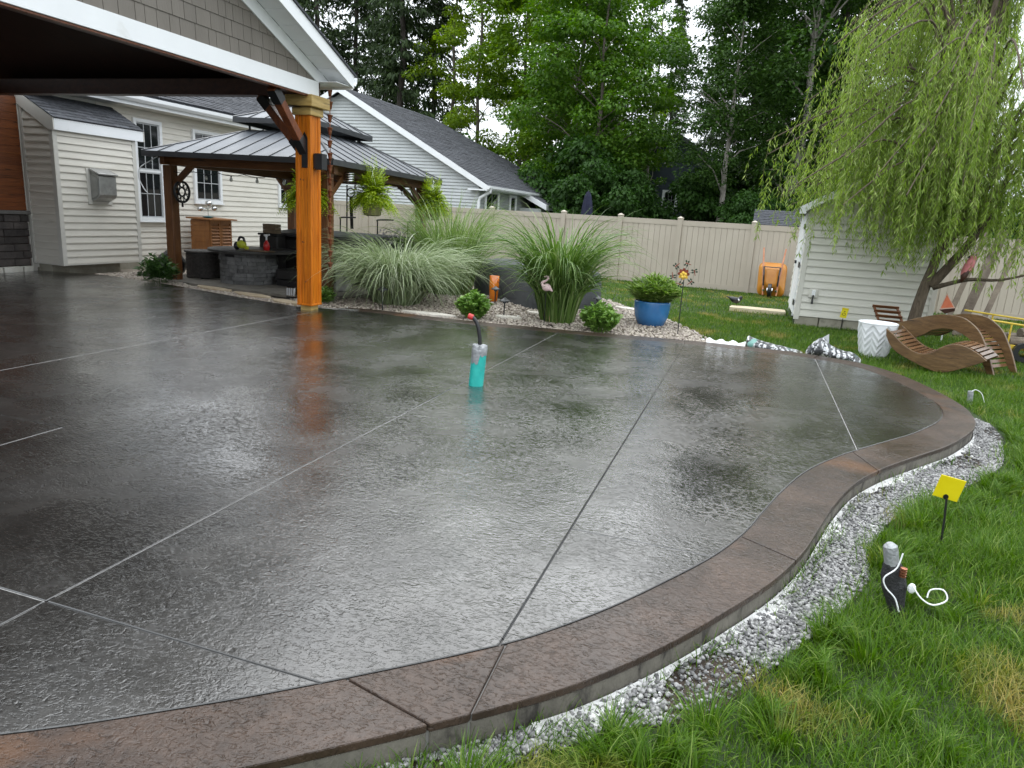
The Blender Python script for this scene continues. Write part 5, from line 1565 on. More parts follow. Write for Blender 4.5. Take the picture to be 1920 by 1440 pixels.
LF_PURP = leaf_mat('purple_flower_heads', (.30, .27, .30), (.55, .52, .54), rough=.8, trans=.2)
lv = bushy('flowering_herb', -6.95, 13.4, BED_Z, 'grey green herb with small pale flower heads beside the hot tub', .45, 1.10, 110, 14, .11, .10, LF_DKPL, 8, True)
rg = np.random.default_rng(9)
a = rg.uniform(0, 6.283, 420); q = .48 * np.sqrt(rg.uniform(0, 1, 420))
fp = np.stack([q * np.cos(a), q * np.sin(a), 1.12 + .16 * rg.uniform(-1, 1, 420) - q * .35], 1)
link('flower_heads', np_mesh('flower_heads', *leaf_quads(fp, rnd_dir(420, rg) + np.array([0, 0, .8]), .045, .03), LF_PURP), lv)['kind'] = 'stuff'
M_BLUEPOT = mat('blue_glazed_pot', (.022, .115, .30), (.045, .19, .42), scale=2.2, rough=.22, bump=.05, coat=.4, dirt=((.10, .26, .42), 3, .62))
bp_ = thing('blue_pot', (-1.40, 11.35, BED_Z), 'glossy blue glazed pot holding a bushy lily plant on the pebbles', 'flower pot')
MB().lathe([(.01, 0), (.17, 0), (.215, .03), (.265, .16), (.285, .30), (.287, .38), (.285, .405), (.262, .405), (.255, .37), (.01, .36)], (0, 0, 0), 32).build('pot', M_BLUEPOT, bp_, smooth=True, local=True)
pl = bushy('lily_plant', -1.40, 11.35, BED_Z + .33, 'dense lance leaved lily plant growing in the blue pot', .42, .42, 170, 26, .14, .18, LF_LILY, 12, True)

# ------------------------------------------------------------------ lawn grass
LF_GRASS = leaf_mat('lawn_blades', (.036, .092, .003), (.085, .172, .008), (.21, .28, .07), rough=.4, spec=.25, trans=.32, patch=((.44, .33, .12), .545, .65), patch_scale=1.15)
keepout = [[(p.x, p.y) for p in OC] + [(-5.0, -6.0), (-12.74, -6.0), (-12.74, 9.9)], strip]
def grass_patch(region, n, h, w, zvar, seg, excl, seed, clumpy=.0):
    rg = np.random.default_rng(seed)
    P = np.array(region); lo, hi = P.min(0), P.max(0)
    q = rg.uniform(lo, hi, (n, 2))
    q = q[inpoly(q, region)]
    for e in excl:
        jit = rg.normal(0, .06, q.shape) if e is strip else 0
        q = q[~inpoly(q + jit, e)]
    q = q[~inpoly(q, keepout[0])]
    m = len(q)
    f = np.sin(q[:, 0] * 3.1 + 1.7 * np.sin(q[:, 1] * 2.3)) * np.sin(q[:, 1] * 3.7 + q[:, 0] * 1.1)
    hh = h * rg.uniform(.45, 1.15, m) * (1 + zvar * f)
    az = rg.uniform(0, 6.283, m) + clumpy * np.sin(q[:, 0] * 5 + q[:, 1] * 4)
    B = np.concatenate([q, np.full((m, 1), LAWN_Z - .005)], 1)
    a0 = rg.uniform(.05, .75, m)
    return ribbons(B, np.stack([np.cos(az), np.sin(az)], 1), hh, w * rg.uniform(.6, 1.2, m), seg, a0, a0 + rg.uniform(.3, 1.5, m), 1.3, wob=.05)
shed_fp = [(SX0, SY0), (SX1, SY0), (SX1, SY1), (SX0, SY1)]
gp = []
gp.append(grass_patch([(-1.2, .9), (.2, .9), (2.6, 1.2), (5.0, 3.2), (4.2, 5.2), (1.2, 5.3), (-.9, 2.0)], 230000, .125, .0045, .5, 4, keepout, 1, 2.0))
gp.append(grass_patch([(1.0, 5.2), (4.2, 5.1), (6.5, 9.0), (6.5, 10.2), (.4, 10.4), (1.3, 9.4), (2.3, 8.2), (2.4, 7.0)], 110000, .10, .006, .4, 3, keepout, 2, 2.0))
gp.append(grass_patch([(-.2, 9.9), (6.8, 10.1), (8.5, 14.2), (-1.5, 14.2), (-1.1, 11.8)], 95000, .085, .009, .3, 2, keepout + [shed_fp, BED], 3))
gp.append(grass_patch([(-8, 14.2), (8.5, 14.2), (10, 20.5), (-8, 21.5)], 90000, .08, .014, .3, 2, [shed_fp, BED], 4))
# longer tufts left by the mower along the trench and here and there in the lawn
rgt = np.random.default_rng(91)
tb = []
so_ = [(p.x, p.y) for p in SO]
for k in range(150):
    if k < 90:
        j = int(rgt.uniform(6, len(so_) - 2)); tg = np.array(so_[j + 1]) - np.array(so_[j]); tg /= np.linalg.norm(tg)
        c = np.array(so_[j]) + np.array([-tg[1], tg[0]]) * rgt.uniform(.06, .22)
    else:
        c = np.array([rgt.uniform(.2, 3.6), rgt.uniform(1.4, 6.5)])
    if inpoly(c[None], keepout[0])[0] or inpoly(c[None], strip)[0] or np.hypot(c[0] - .84, c[1] - 3.2) < .24: continue
    m_ = int(rgt.uniform(50, 130))
    a = rgt.uniform(0, 6.283, m_); r = .055 * np.sqrt(rgt.uniform(0, 1, m_))
    B = np.stack([c[0] + r * np.cos(a), c[1] + r * np.sin(a), np.full(m_, LAWN_Z - .005)], 1)
    a0 = rgt.uniform(.05, .6, m_)
    bend = rgt.uniform(0, 6.283)
    az = a * .6 + bend
    tb.append(ribbons(B, np.stack([np.cos(az), np.sin(az)], 1), rgt.uniform(.10, .20, m_), .0048 * rgt.uniform(.7, 1.3, m_), 5, a0, a0 + rgt.uniform(.6, 1.9, m_), 1.4, wob=.05))
gp += tb
vf = cat(gp)
print('grass faces', len(vf[1]))
gr = link('lawn_grass', np_mesh('lawn_grass', *vf, LF_GRASS))
props(gr, 'green lawn grass with straw coloured dry patches right of the patio', 'grass', kind='stuff')
# ------------------------------------------------------------------ furniture under the gazebo
M_FSTONE = mat('grey_fire_table_stone', (.085, .085, .085), (.17, .17, .168), scale=8, rough=.85, bump=.9, bscale=26, obj_var=.3)
M_SLATE = mat('dark_table_top', (.035, .034, .034), (.06, .058, .056), scale=6, rough=.45)
ft = thing('fire_table', (-9.12, 11.35, -.015), 'round grey stone fire table with a dark flat top under the gazebo', 'fire table')
MB().lathe([(.49, 0), (.49, .58)], (-9.12, 11.35, -.015), 24).build('core', M_SLATE, ft)
for r in range(8):
    n = 17; offk = random.random()
    angs = sorted((k + offk + random.uniform(-.25, .25)) / n * 2 * math.pi for k in range(n))
    for k in range(n):
        a0, a1 = angs[k], angs[(k + 1) % n] + (2 * math.pi if k == n - 1 else 0)
        g = .010
        R0 = .488; R1 = .515 + random.uniform(-.012, .016)
        mb = MB(); z0 = r * .0715; z1 = z0 + .0665
        vs = []
        for z in (z0, z1):
            for (R_, aa) in ((R0, a0 + g), (R1, a0 + g), (R1 + .004, (a0 + a1) / 2), (R1, a1 - g), (R0, a1 - g)):
                vs.append((-9.12 + R_ * math.cos(aa), 11.35 + R_ * math.sin(aa), -.015 + z))
        mb.add(vs, [(0, 1, 2, 3, 4), (9, 8, 7, 6, 5), (0, 1, 6, 5), (1, 2, 7, 6), (2, 3, 8, 7), (3, 4, 9, 8), (4, 0, 5, 9)])
        mb.build('stone', M_FSTONE, ft)
MB().lathe([(.70, .575), (.80, .585), (.81, .60), (.81, .625), (.795, .635), (.02, .635)], (-9.05, 11.40, -.015), 32).build('table_top', M_SLATE, ft, autosmooth=40)
MB().span((-9.20, 10.805, .49), (-9.02, 10.835, .535)).build('vent_plate', M_BLACK, ft)
M_WICK = mat('dark_wicker', (.030, .026, .024), (.085, .075, .068), scale=20, rough=.6, bump=.6, bscale=60, obj_var=.2)
wt = thing('wicker_table', (-10.22, 11.38, -.015), 'round dark wicker side table beside the gazebo post', 'side table')
mb = MB()
for r in range(17):
    z = .03 + r * .027
    ph = (r % 2) * math.pi / 26
    path = [Vector((-10.22 + (.30 + .009 * math.cos(26 * (a + ph) / 1)) * math.cos(a), 11.38 + (.30 + .009 * math.cos(26 * (a + ph))) * math.sin(a), -.015 + z)) for a in [i * 2 * math.pi / 78 for i in range(79)]]
    mb.tube(path, .0125, 5, cap=False)
o = mb.build('weave', M_WICK, wt, smooth=True); o['kind'] = 'stuff'
MB().lathe([(.285, .02), (.285, .48)], (-10.22, 11.38, -.015), 24).build('core', M_BLACK, wt)
MB().lathe([(.02, .49), (.33, .49), (.345, .50), (.345, .52), (.33, .53), (.02, .53)], (-10.22, 11.38, -.015), 28).build('table_top', M_WICK, wt)
for k in range(4):
    a = k * math.pi / 2 + .6
    MB().span((-10.22 + .28 * math.cos(a) - .018, 11.38 + .28 * math.sin(a) - .018, -.03), (-10.22 + .28 * math.cos(a) + .018, 11.38 + .28 * math.sin(a) + .018, .08)).build('leg', M_BLACK, wt)
# louvred wooden cabinet against the house
M_CAB = mat('orange_brown_cabinet', (.20, .075, .018), (.30, .12, .03), scale=3, rough=.5, bump=.2, stretch=(4, 4, 1), obj_var=.08)
cb = thing('wooden_cabinet', (-12.18, 13.9, -.02), 'orange brown wooden cabinet with louvred doors against the house wall', 'cabinet')
MB().span((-12.44, 13.52, -.02), (-11.94, 14.26, 1.02)).build('carcass', M_CAB, cb)
for k in range(8):
    MB().span((-12.45, 13.505, .03 + k * .122), (-11.93, 13.525, .146 + k * .122)).build('side_board', M_CAB, cb)
MB().prism([(-12.52, 1.03), (-11.82, 1.015), (-11.82, 1.045), (-12.52, 1.065)], (0, 13.44, 0), (1, 0, 0), (0, 0, 1), (0, 1, 0), .90).build('top_board', M_CAB, cb)
for d0, d1 in ((13.53, 13.875), (13.885, 14.25)):
    fr = MB()
    fr.span((-11.94, d0, .04), (-11.915, d0 + .05, 1.0)); fr.span((-11.94, d1 - .05, .04), (-11.915, d1, 1.0)); fr.span((-11.94, d0 + .05, .04), (-11.916, d1 - .05, .10)); fr.span((-11.94, d0 + .05, .94), (-11.916, d1 - .05, 1.0))
    door = fr.build('door', M_CAB, cb)
    for k in range(11):
        z = .14 + k * .073
        MB().bar((-11.922, d0 + .052, z), (-11.922, d1 - .052, z), .05, .010, (.75, 0, .66)).build('slat', M_CAB, door)
M_CHROME = mat('polished_steel', (.55, .56, .57), (.68, .69, .70), rough=.16, metal=1.0)
M_TEAL = mat('teal_glaze', (.02, .10, .12), (.03, .14, .15), rough=.3)
wsn = thing('wind_spinner', (-12.15, 13.75, 1.06), 'small silver cup wind spinner with teal base on the wooden cabinet', 'wind spinner')
MB().lathe([(.02, 0), (.11, .01), (.13, .03), (.03, .05)], (-12.15, 13.75, 1.055), 14).build('base', M_TEAL, wsn)
MB().tube([(-12.15, 13.75, 1.10), (-12.15, 13.75, 1.27)], .008, 6).build('stem', M_CHROME, wsn)
for k, (dx, dz, s) in enumerate(((-.16, .20, 1), (.02, .33, 1.1), (.13, .22, .9))):
    c = Vector((-12.15 + dx * .5, 13.75 + dx, 1.06 + dz))
    MB().tube([(-12.15, 13.75, 1.27), tuple(c)], .006, 5).build('arm', M_CHROME, wsn)
    MB().blob(c, .075 * s, seg=12, rings=6, sz=.75).build('cup', M_CHROME, wsn, smooth=True)
# hot tub with dark cover
M_TUB = mat('black_tub_skirt', (.010, .009, .009), (.022, .020, .019), scale=5, rough=.55)
M_TUBC = mat('dark_tub_cover', (.040, .040, .042), (.062, .062, .066), scale=3, rough=.42, bump=.15)
ht = thing('hot_tub', (-8.3, 13.45, -.015), 'black hot tub with a dark folding cover under the gazebo', 'hot tub')
MB().span((-9.42, 12.38, -.015), (-7.12, 14.50, .84)).build('skirt', M_TUB, ht, bevel=.12, bseg=4)
for y0, y1 in ((12.34, 13.42), (13.45, 14.54)):
    MB().prism([(y0, .85), (y1, .85), (y1, .985 if y0 < 13 else .92), (y0, .92 if y0 < 13 else .985)], (-9.46, 0, 0), (0, 1, 0), (0, 0, 1), (1, 0, 0), 2.38).build('cover', M_TUBC, ht, bevel=.025, bseg=2)
for x in (-8.95, -8.0, -7.25):
    MB().tube(catmull([Vector((x - .0, 14.3, .9)), Vector((x, 14.3, 1.2)), Vector((x + .03, 14.28, 1.26)), Vector((x + .45, 14.2, 1.28))], 4), .018, 6).build('cover_lifter', M_BLACK, ht)
for k in range(9):
    MB().span((-9.3 + k * .235, 12.372, .06), (-9.08 + k * .235, 12.384, .78)).build('panel', M_TUB, ht)
pole = thing('garden_pole', (-9.15, 14.9, 0), 'tall thin black pole with a ring against the white siding behind the hot tub', 'pole')
MB().tube([(-9.15, 14.9, -.05), (-9.15, 14.9, 2.0)], .018, 6).build('rod', M_BLACK, pole)
MB().tube([(-9.05 + .10 * math.cos(a), 14.9, 1.83 + .10 * math.sin(a)) for a in [i * math.pi / 8 for i in range(17)]], .018, 6).build('ring', M_BLACK, pole)
MB().bar((-9.03, 14.88, 1.72), (-9.0, 14.88, 1.0), .075, .02).build('strap', M_BLACK, pole)
# black box with a wooden box on top, behind the fire table
bxs = thing('black_storage_box', (-9.1, 12.1, -.015), 'square black plastic box standing behind the fire table', 'box')
MB().span((-9.42, 12.05, -.015), (-8.98, 12.33, .86)).build('body', M_TUB, bxs, bevel=.03, bseg=2)
MB().span((-9.44, 12.03, .86), (-8.96, 12.335, .90)).build('lid', M_TUB, bxs, bevel=.012)
M_CRATE = mat('weathered_brown_box', (.13, .09, .055), (.22, .16, .10), scale=8, rough=.7, bump=.2)
wb = thing('wooden_box', (-9.2, 12.15, .90), 'small brown wooden box on top of the black plastic box', 'box')
for k in range(3):
    MB().span((-9.34, 12.07, .902 + k * .062), (-9.05, 12.27, .960 + k * .062)).build('board', M_CRATE, wb, bevel=.004)
M_RED = mat('red_plastic', (.42, .012, .012), (.52, .022, .02), rough=.35)
M_PWHITE = mat('white_plastic', (.70, .71, .72), (.78, .79, .80), scale=4, rough=.4)
rb = thing('spray_bottle', (-8.55, 11.15, .62), 'red spray bottle with a white neck on the fire table', 'bottle')
MB().lathe([(.02, 0), (.055, .005), (.058, .10), (.05, .15), (.022, .18), (.02, .20)], (-8.55, 11.15, .622), 14).build('body', M_RED, rb, smooth=True)
MB().lathe([(.018, .20), (.018, .26), (.028, .265), (.028, .30)], (-8.55, 11.15, .622), 10).build('neck', M_PWHITE, rb)
MB().bar((-8.60, 11.15, .91), (-8.48, 11.15, .925), .025, .03).build('trigger', M_PWHITE, rb, bevel=.005)
tr = thing('wooden_tray', (-8.6, 11.0, .62), 'thin pale wooden tray at the edge of the fire table', 'tray')
MB().lathe([(.01, 0), (.28, .0), (.29, .015), (.01, .012)], (-8.62, 11.02, .621), 20, 1.15, .7).build('board', M_CRATE, tr)
M_LIME = mat('lime_plastic', (.42, .46, .02), (.52, .56, .04), rough=.4)
tl = thing('garden_tool', (-9.0, 11.0, .62), 'lime yellow and black hand tool lying on the fire table', 'tool')
MB().blob((-8.97, 10.98, .72), .085, 1.2, .8, .95, 12, 7).build('housing', M_LIME, tl, smooth=True)
MB().blob((-9.08, 10.98, .69), .07, .8, .8, 1.1, 10, 6).build('battery', M_BLACK, tl, smooth=True)
MB().tube(catmull([Vector((-9.04, 10.98, .78)), Vector((-9.0, 10.98, .85)), Vector((-8.93, 10.98, .84)), Vector((-8.90, 10.98, .77))], 4), .022, 7).build('handle', M_BLACK, tl)
MB().blob((-8.86, 10.98, .665), .04, 1.3, .8, .9, 9, 6).build('nozzle', M_LIME, tl, smooth=True)
bb_ = thing('black_bag', (-10.85, 11.35, -.03), 'crumpled black bag on the ground between the bump-out and the gazebo post', 'bag')
MB().blob((-10.88, 11.25, .20), .26, 1.25, .8, 1.0, 14, 9, .022).build('sack', mat('black_plastic_sheet', (.008, .008, .009), (.02, .02, .022), rough=.3, bump=.5, bscale=20), bb_)
ot = thing('black_ottoman', (-8.15, 11.55, 0), 'low black cushioned ottoman in the shade right of the fire table', 'ottoman')
MB().span((-8.45, 11.25, .10), (-7.75, 11.75, .30)).build('cushion', M_TUB, ot, bevel=.04, bseg=3)
MB().span((-8.43, 11.27, -.01), (-7.77, 11.73, .10)).build('base', M_BLACK, ot)
wl_ = thing('work_light', (-7.22, 10.02, -.02), 'small silver work light on the ground beside the orange post', 'lamp')
MB().span((-7.30, 10.0, .0), (-7.12, 10.07, .16)).build('housing', M_CHROME, wl_, bevel=.012, bseg=2)
for k in range(4):
    MB().span((-7.285 + k * .042, 9.99, .02), (-7.265 + k * .042, 10.0, .14)).build('fin', M_MUNTIN, wl_)
MB().span((-7.32, 10.03, -.03), (-7.10, 10.06, .0)).build('stand', M_BLACK, wl_)
# round scrolled metal ornament on the left gazebo post
orn = thing('metal_ornament', (-10.06, 10.72, 1.6), 'round black scrolled metal ornament hanging on the gazebo post', 'ornament')
def circ(c, r, n=24, a0=0, a1=2 * math.pi):
    return [Vector((c[0], c[1] + r * math.cos(a0 + (a1 - a0) * i / n), c[2] + r * math.sin(a0 + (a1 - a0) * i / n))) for i in range(n + 1)]
oc = (-10.08, 10.76, 1.60)
MB().tube(circ(oc, .185), .022, 6).build('rim', M_BLACK, orn)
MB().tube(circ(oc, .075, 16), .014, 6).build('hub_ring', M_BLACK, orn)
for k in range(8):
    a = k * math.pi / 4
    c = (oc[0], oc[1] + .128 * math.cos(a), oc[2] + .128 * math.sin(a))
    MB().tube(circ(c, .042, 10), .010, 5).build('scroll', M_BLACK, orn)
MB().bar((oc[0], oc[1], 1.42), (oc[0], oc[1], 1.33), .02, .03).build('finial', M_BLACK, orn)
MB().bar((oc[0], oc[1], 1.78), (oc[0], oc[1] , 1.90), .014, .014).build('hook', M_BLACK, orn)
wc = thing('white_cable', (-10.55, 10.55, 2.15), 'thin white cable dangling from the front corner of the gazebo roof', 'cable')
MB().tube(catmull([Vector((-10.35, 10.55, 2.22)), Vector((-10.5, 10.5, 2.12)), Vector((-10.68, 10.42, 1.98)), Vector((-10.70, 10.40, 1.80)), Vector((-10.6, 10.40, 1.62)), Vector((-10.52, 10.4, 1.55))], 5), .009, 6).build('cord', M_PWHITE, wc)
ln_ = thing('striped_lantern', (-6.66, 10.95, 2.0), 'silver banded cylinder lantern under the gazebo side beam', 'lantern')
for k in range(4):
    MB().lathe([(.085, 0), (.09, .008), (.09, .028), (.085, .034)], (-6.68, 10.95, 1.93 + k * .04), 16).build('band', M_CHROME, ln_, smooth=True)
MB().lathe([(.075, 0), (.075, .17)], (-6.68, 10.95, 1.92), 14).build('body', M_BLACK, ln_)
bn = thing('grey_bin', (-7.08, 11.42, -.02), 'pale grey rounded plastic bin beside the gazebo post', 'bin')
MB().span((-7.2, 11.30, -.02), (-6.96, 11.54, .52)).build('body', mat('pale_grey_plastic', (.42, .42, .40), (.50, .50, .48), rough=.5), bn, bevel=.06, bseg=4)
MB().span((-7.0, 11.292, .36), (-6.965, 11.30, .47)).build('tag', M_PWHITE, bn)

# ------------------------------------------------------------------ things in the planting bed
def path_light(x, y, h, label):
    t = thing('path_light', (x, y, BED_Z), label, 'path light', 'black mushroom path lights in the pebbles')
    MB().tube([(x, y, BED_Z - .05), (x, y, BED_Z + h - .05)], .011, 7).build('stake', M_BLACK, t)
    MB().lathe([(.012, h - .06), (.03, h - .055), (.03, h - .03), (.085, h - .025), (.078, h - .008), (.035, h + .012), (.018, h + .03), (.004, h + .034)], (x, y, BED_Z), 16).build('cap', M_SEAM, t, autosmooth=35)
    MB().lathe([(.026, h - .055), (.026, h - .028)], (x, y, BED_Z), 10).build('lens', M_PWHITE, t)
    return t
path_light(-5.42, 9.88, .36, 'black path light in front of the variegated grass')
path_light(-3.58, 10.45, .30, 'black path light before the grey cover, left of the tall grass')
path_light(-4.26, 11.9, .31, 'black path light beside the orange glass cylinder')
path_light(-2.5, 12.4, .26, 'black path light before the right end of the grey cover')
M_AMBER = mat('amber_glass', (.52, .12, .006), (.68, .19, .012), scale=3, rough=.12, coat=.4)
og = thing('amber_cylinder', (-4.40, 12.2, BED_Z), 'tall orange glass cylinder holder standing against the grey cover', 'candle holder')
mb = MB().lathe([(.055, .0), (.075, .05), (.088, .25), (.092, .50), (.086, .50), (.082, .26), (.068, .06), (.05, .02)], (-4.40, 12.2, BED_Z), 18)
mb.build('glass', M_AMBER, og, smooth=True)
MB().tube(catmull([Vector((-4.31, 12.15, .36)), Vector((-4.24, 12.12, .25)), Vector((-4.18, 12.1, .10)), Vector((-4.16, 12.1, -.05))], 4), .006, 5).build('wire', M_BLACK, og)
M_PINK = mat('pale_pink_paint', (.72, .50, .50), (.80, .60, .58), rough=.45)
fl = thing('flamingo_ornament', (-2.79, 9.98, BED_Z), 'small pale pink flamingo ornament on a stake before the tall grass', 'ornament')
MB().blob((-2.785, 9.98, .545), .062, 1.15, .8, .9, 12, 8).build('body', M_PINK, fl, smooth=True)
MB().tube(catmull([Vector((-2.835, 9.98, .56)), Vector((-2.855, 9.98, .61)), Vector((-2.80, 9.98, .64)), Vector((-2.765, 9.98, .675)), Vector((-2.785, 9.98, .705)), Vector((-2.825, 9.98, .69))], 5), [.022 - .012 * i / 25 for i in range(26)], 7).build('neck', M_PINK, fl, smooth=True)
MB().tube([(-2.825, 9.98, .69), (-2.845, 9.98, .665)], [.011, .003], 6).build('beak', M_BLACK, fl)
MB().tube([(-2.735, 9.98, .53), (-2.69, 9.98, .495)], [.03, .008], 6).build('tail', M_PINK, fl)
MB().tube([(-2.785, 9.98, .50), (-2.785, 9.98, -.1)], .006, 5).build('stake', M_BLACK, fl)
gp_ = thing('grey_bucket', (-5.5, 13.4, BED_Z), 'pale grey metal bucket between the green grass and the grey cover', 'bucket')
MB().lathe([(.01, 0), (.145, 0), (.175, .32), (.183, .325), (.183, .34), (.168, .34), (.14, .02), (.01, .02)], (-5.5, 13.4, BED_Z), 20).build('body', mat('zinc_grey', (.40, .41, .39), (.52, .53, .51), rough=.5), gp_, autosmooth=40)
# grey covered patio set
M_COVER = mat('grey_fabric_cover', (.066, .071, .076), (.092, .098, .104), scale=1.6, rough=.75, bump=.35, bscale=5, dist=.5)
gc = thing('furniture_cover', (-3.9, 13.0, BED_Z), 'low dark grey fabric cover over garden furniture behind the tall grass', 'furniture cover')
c0, c1, c2 = Vector((-3.42, 11.62)), Vector((-5.45, 13.62)), Vector((-2.40, 12.72))
c3 = c1 + c2 - c0
rings = []
base_ = [c0, c2, c3, c1]
def rounded(pts, r, k=5):
    out = []
    for i in range(len(pts)):
        p, a, b = pts[i], pts[i - 1], pts[(i + 1) % len(pts)]
        u1 = (a - p).normalized(); u2 = (b - p).normalized()
        for j in range(k + 1):
            t = j / k
            s, e = p + u1 * r, p + u2 * r
            out.append((s * (1 - t) ** 2 + p * 2 * t * (1 - t) + e * t * t))
    # densify
    dens = []
    for i in range(len(out)):
        a, b = out[i], out[(i + 1) % len(out)]
        m = max(1, int((b - a).length / .18))
        dens += [a.lerp(b, j / m) for j in range(m)]
    return dens
bp2 = rounded(base_, .32)
cen = sum(base_, Vector((0, 0))) / 4
mb = MB(); n = len(bp2)
lev = [(1.0, BED_Z + .01), (1.005, .12), (1.0, .30), (.99, .52), (.965, .60), (.90, .635), (.6, .65), (.25, .66), (.02, .665)]
vs = []
for s, z in lev:
    for i, p in enumerate(bp2):
        wv_ = .012 * math.sin(i * 1.9) * (1 if z < .5 else .3)
        q = cen + (p - cen) * (s + wv_)
        vs.append((q.x, q.y, z + (.02 * math.sin(i * .8) if z > .55 else 0)))
fs = [(i * n + k, i * n + (k + 1) % n, (i + 1) * n + (k + 1) % n, (i + 1) * n + k) for i in range(len(lev) - 1) for k in range(n)]
mb.add(vs, fs + [tuple((len(lev) - 1) * n + k for k in range(n))]).build('fabric', M_COVER, gc, smooth=True)
mb = MB()
vs = []
for s, z in ((1.012, .07), (1.012, .095)):
    for p in bp2:
        q = cen + (p - cen) * s; vs.append((q.x, q.y, z))
mb.add(vs, [(k, (k + 1) % n, n + (k + 1) % n, n + k) for k in range(n)]).build('hem', M_COVER, gc)
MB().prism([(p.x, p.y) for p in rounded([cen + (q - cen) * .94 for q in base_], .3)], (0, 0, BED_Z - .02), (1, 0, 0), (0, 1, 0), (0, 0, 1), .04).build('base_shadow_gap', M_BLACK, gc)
# flower wind spinner on a stake
M_RUST = mat('rust_red_metal', (.16, .028, .012), (.25, .05, .02), scale=14, rough=.4, metal=.3)
M_GOLD = mat('gold_painted_metal', (.60, .36, .03), (.78, .52, .08), scale=10, rough=.35, metal=.2)
M_GREENM = mat('dark_green_metal', (.012, .03, .016), (.025, .05, .025), rough=.4, metal=.3)
sp = thing('flower_spinner', (-.89, 10.5, LAWN_Z), 'metal flower wind spinner with dragonflies on a thin stake by the lawn', 'wind spinner')
MB().tube([(-.885, 10.5, -.12), (-.885, 10.5, .86)], .007, 6).build('stake', M_BLACK, sp)
fc = Vector((-.895, 10.48, .865))
for k in range(8):
    a = k * math.pi / 4
    col = M_RUST if math.sin(a) > -.2 else M_GOLD
    pts = []
    for i in range(9):
        t = i / 8 * 2 * math.pi
        pts.append((math.cos(a) * (.045 + .042 * math.cos(t)) - math.sin(a) * .026 * math.sin(t), math.sin(a) * (.045 + .042 * math.cos(t)) + math.cos(a) * .026 * math.sin(t)))
    MB().prism(pts[:-1], fc + Vector((0, -.006 * (k % 2), 0)), (1, 0, 0), (0, 0, 1), (0, 1, .0), .004).build('petal', col, sp)
for k in range(5):
    a = k * 2 * math.pi / 5 + .5
    MB().blob(fc + Vector((.03 * math.cos(a), -.012, -.018 + .03 * math.sin(a))), .026, 1, .4, 1, 8, 5).build('inner_petal', M_GOLD, sp, smooth=True)
for k in range(6):
    a = k * math.pi / 3 + .25
    c = fc + Vector((.155 * math.cos(a), 0, .155 * math.sin(a)))
    tng = Vector((-math.sin(a), 0, math.cos(a)))
    b = MB().tube([c - tng * .055, c, c + tng * .03], [.004, .007, .010], 6).build('dragonfly', M_RUST, sp)
    for s, ln in ((1, .05), (-1, .05)):
        w1 = Vector((math.cos(a), 0, math.sin(a)))
        for tt in (.005, .022):
            r_ = (w1 * s + tng * (.35 if tt > .01 else -.25)).normalized()
            st_ = c + tng * tt
            pr = r_.cross(Vector((0, 1, 0)))
            MB().add([st_, st_ + r_ * ln * .6 + pr * .014, st_ + r_ * ln, st_ + r_ * ln * .6 - pr * .014, st_ + Vector((0, -.003, 0)), st_ + r_ * ln + Vector((0, -.003, 0))], [(0, 1, 2, 3), (4, 1, 5, 3)]).build('wing', M_GREENM, b)
    MB().tube([fc, c], .003, 4).build('spoke', M_BLACK, sp)

# ------------------------------------------------------------------ lawn things
def crow():
    t = thing('bird_figure', (-.2, 15.7, LAWN_Z), 'black bird figure with a white patch standing on the lawn', 'bird')
    B = Vector((-.2, 15.7, .055))
    path = [B + Vector(v) for v in ((-.20, 0, .075), (-.12, 0, .05), (-.03, 0, .015), (.04, 0, .012), (.085, 0, .055), (.105, 0, .075), (.14, 0, .062))]
    MB().tube(catmull(path, 4), [.008, .010, .013, .018, .028, .042, .055, .062, .065, .066, .066, .064, .061, .056, .050, .045, .040, .040, .041, .040, .034, .024, .014, .008, .003][:25], 10).build('body', M_BLACK, t, smooth=True)
    for s in (-1, 1):
        MB().tube([B + Vector((.02, s * .02, -.04)), B + Vector((.025, s * .02, -.10)), B + Vector((.025, s * .022, -.16))], .006, 5).build('leg', M_BLACK, t)
    MB().blob(B + Vector((.055, -.045, .02)), .024, 1, .5, 1.2, 8, 6).build('white_patch', M_PWHITE, t, smooth=True)
crow()
M_PINE = mat('new_pine_board', (.52, .43, .28), (.66, .57, .41), scale=4, rough=.6, bump=.2, stretch=(.5, 5, 5), dist=.8)
for k, (yy, lab) in enumerate(((15.30, 'pale pine board on the lawn at the shed door, the front one of two'), (15.52, 'pale pine board on the lawn at the shed door, the rear one of two'))):
    o = MB().span((-.30 + .02 * k, yy, LAWN_Z + .0), (.80, yy + .20, LAWN_Z + .085)).build('pine_board', M_PINE, bevel=.006)
    props(o, lab, 'board', 'pine boards at the shed door')
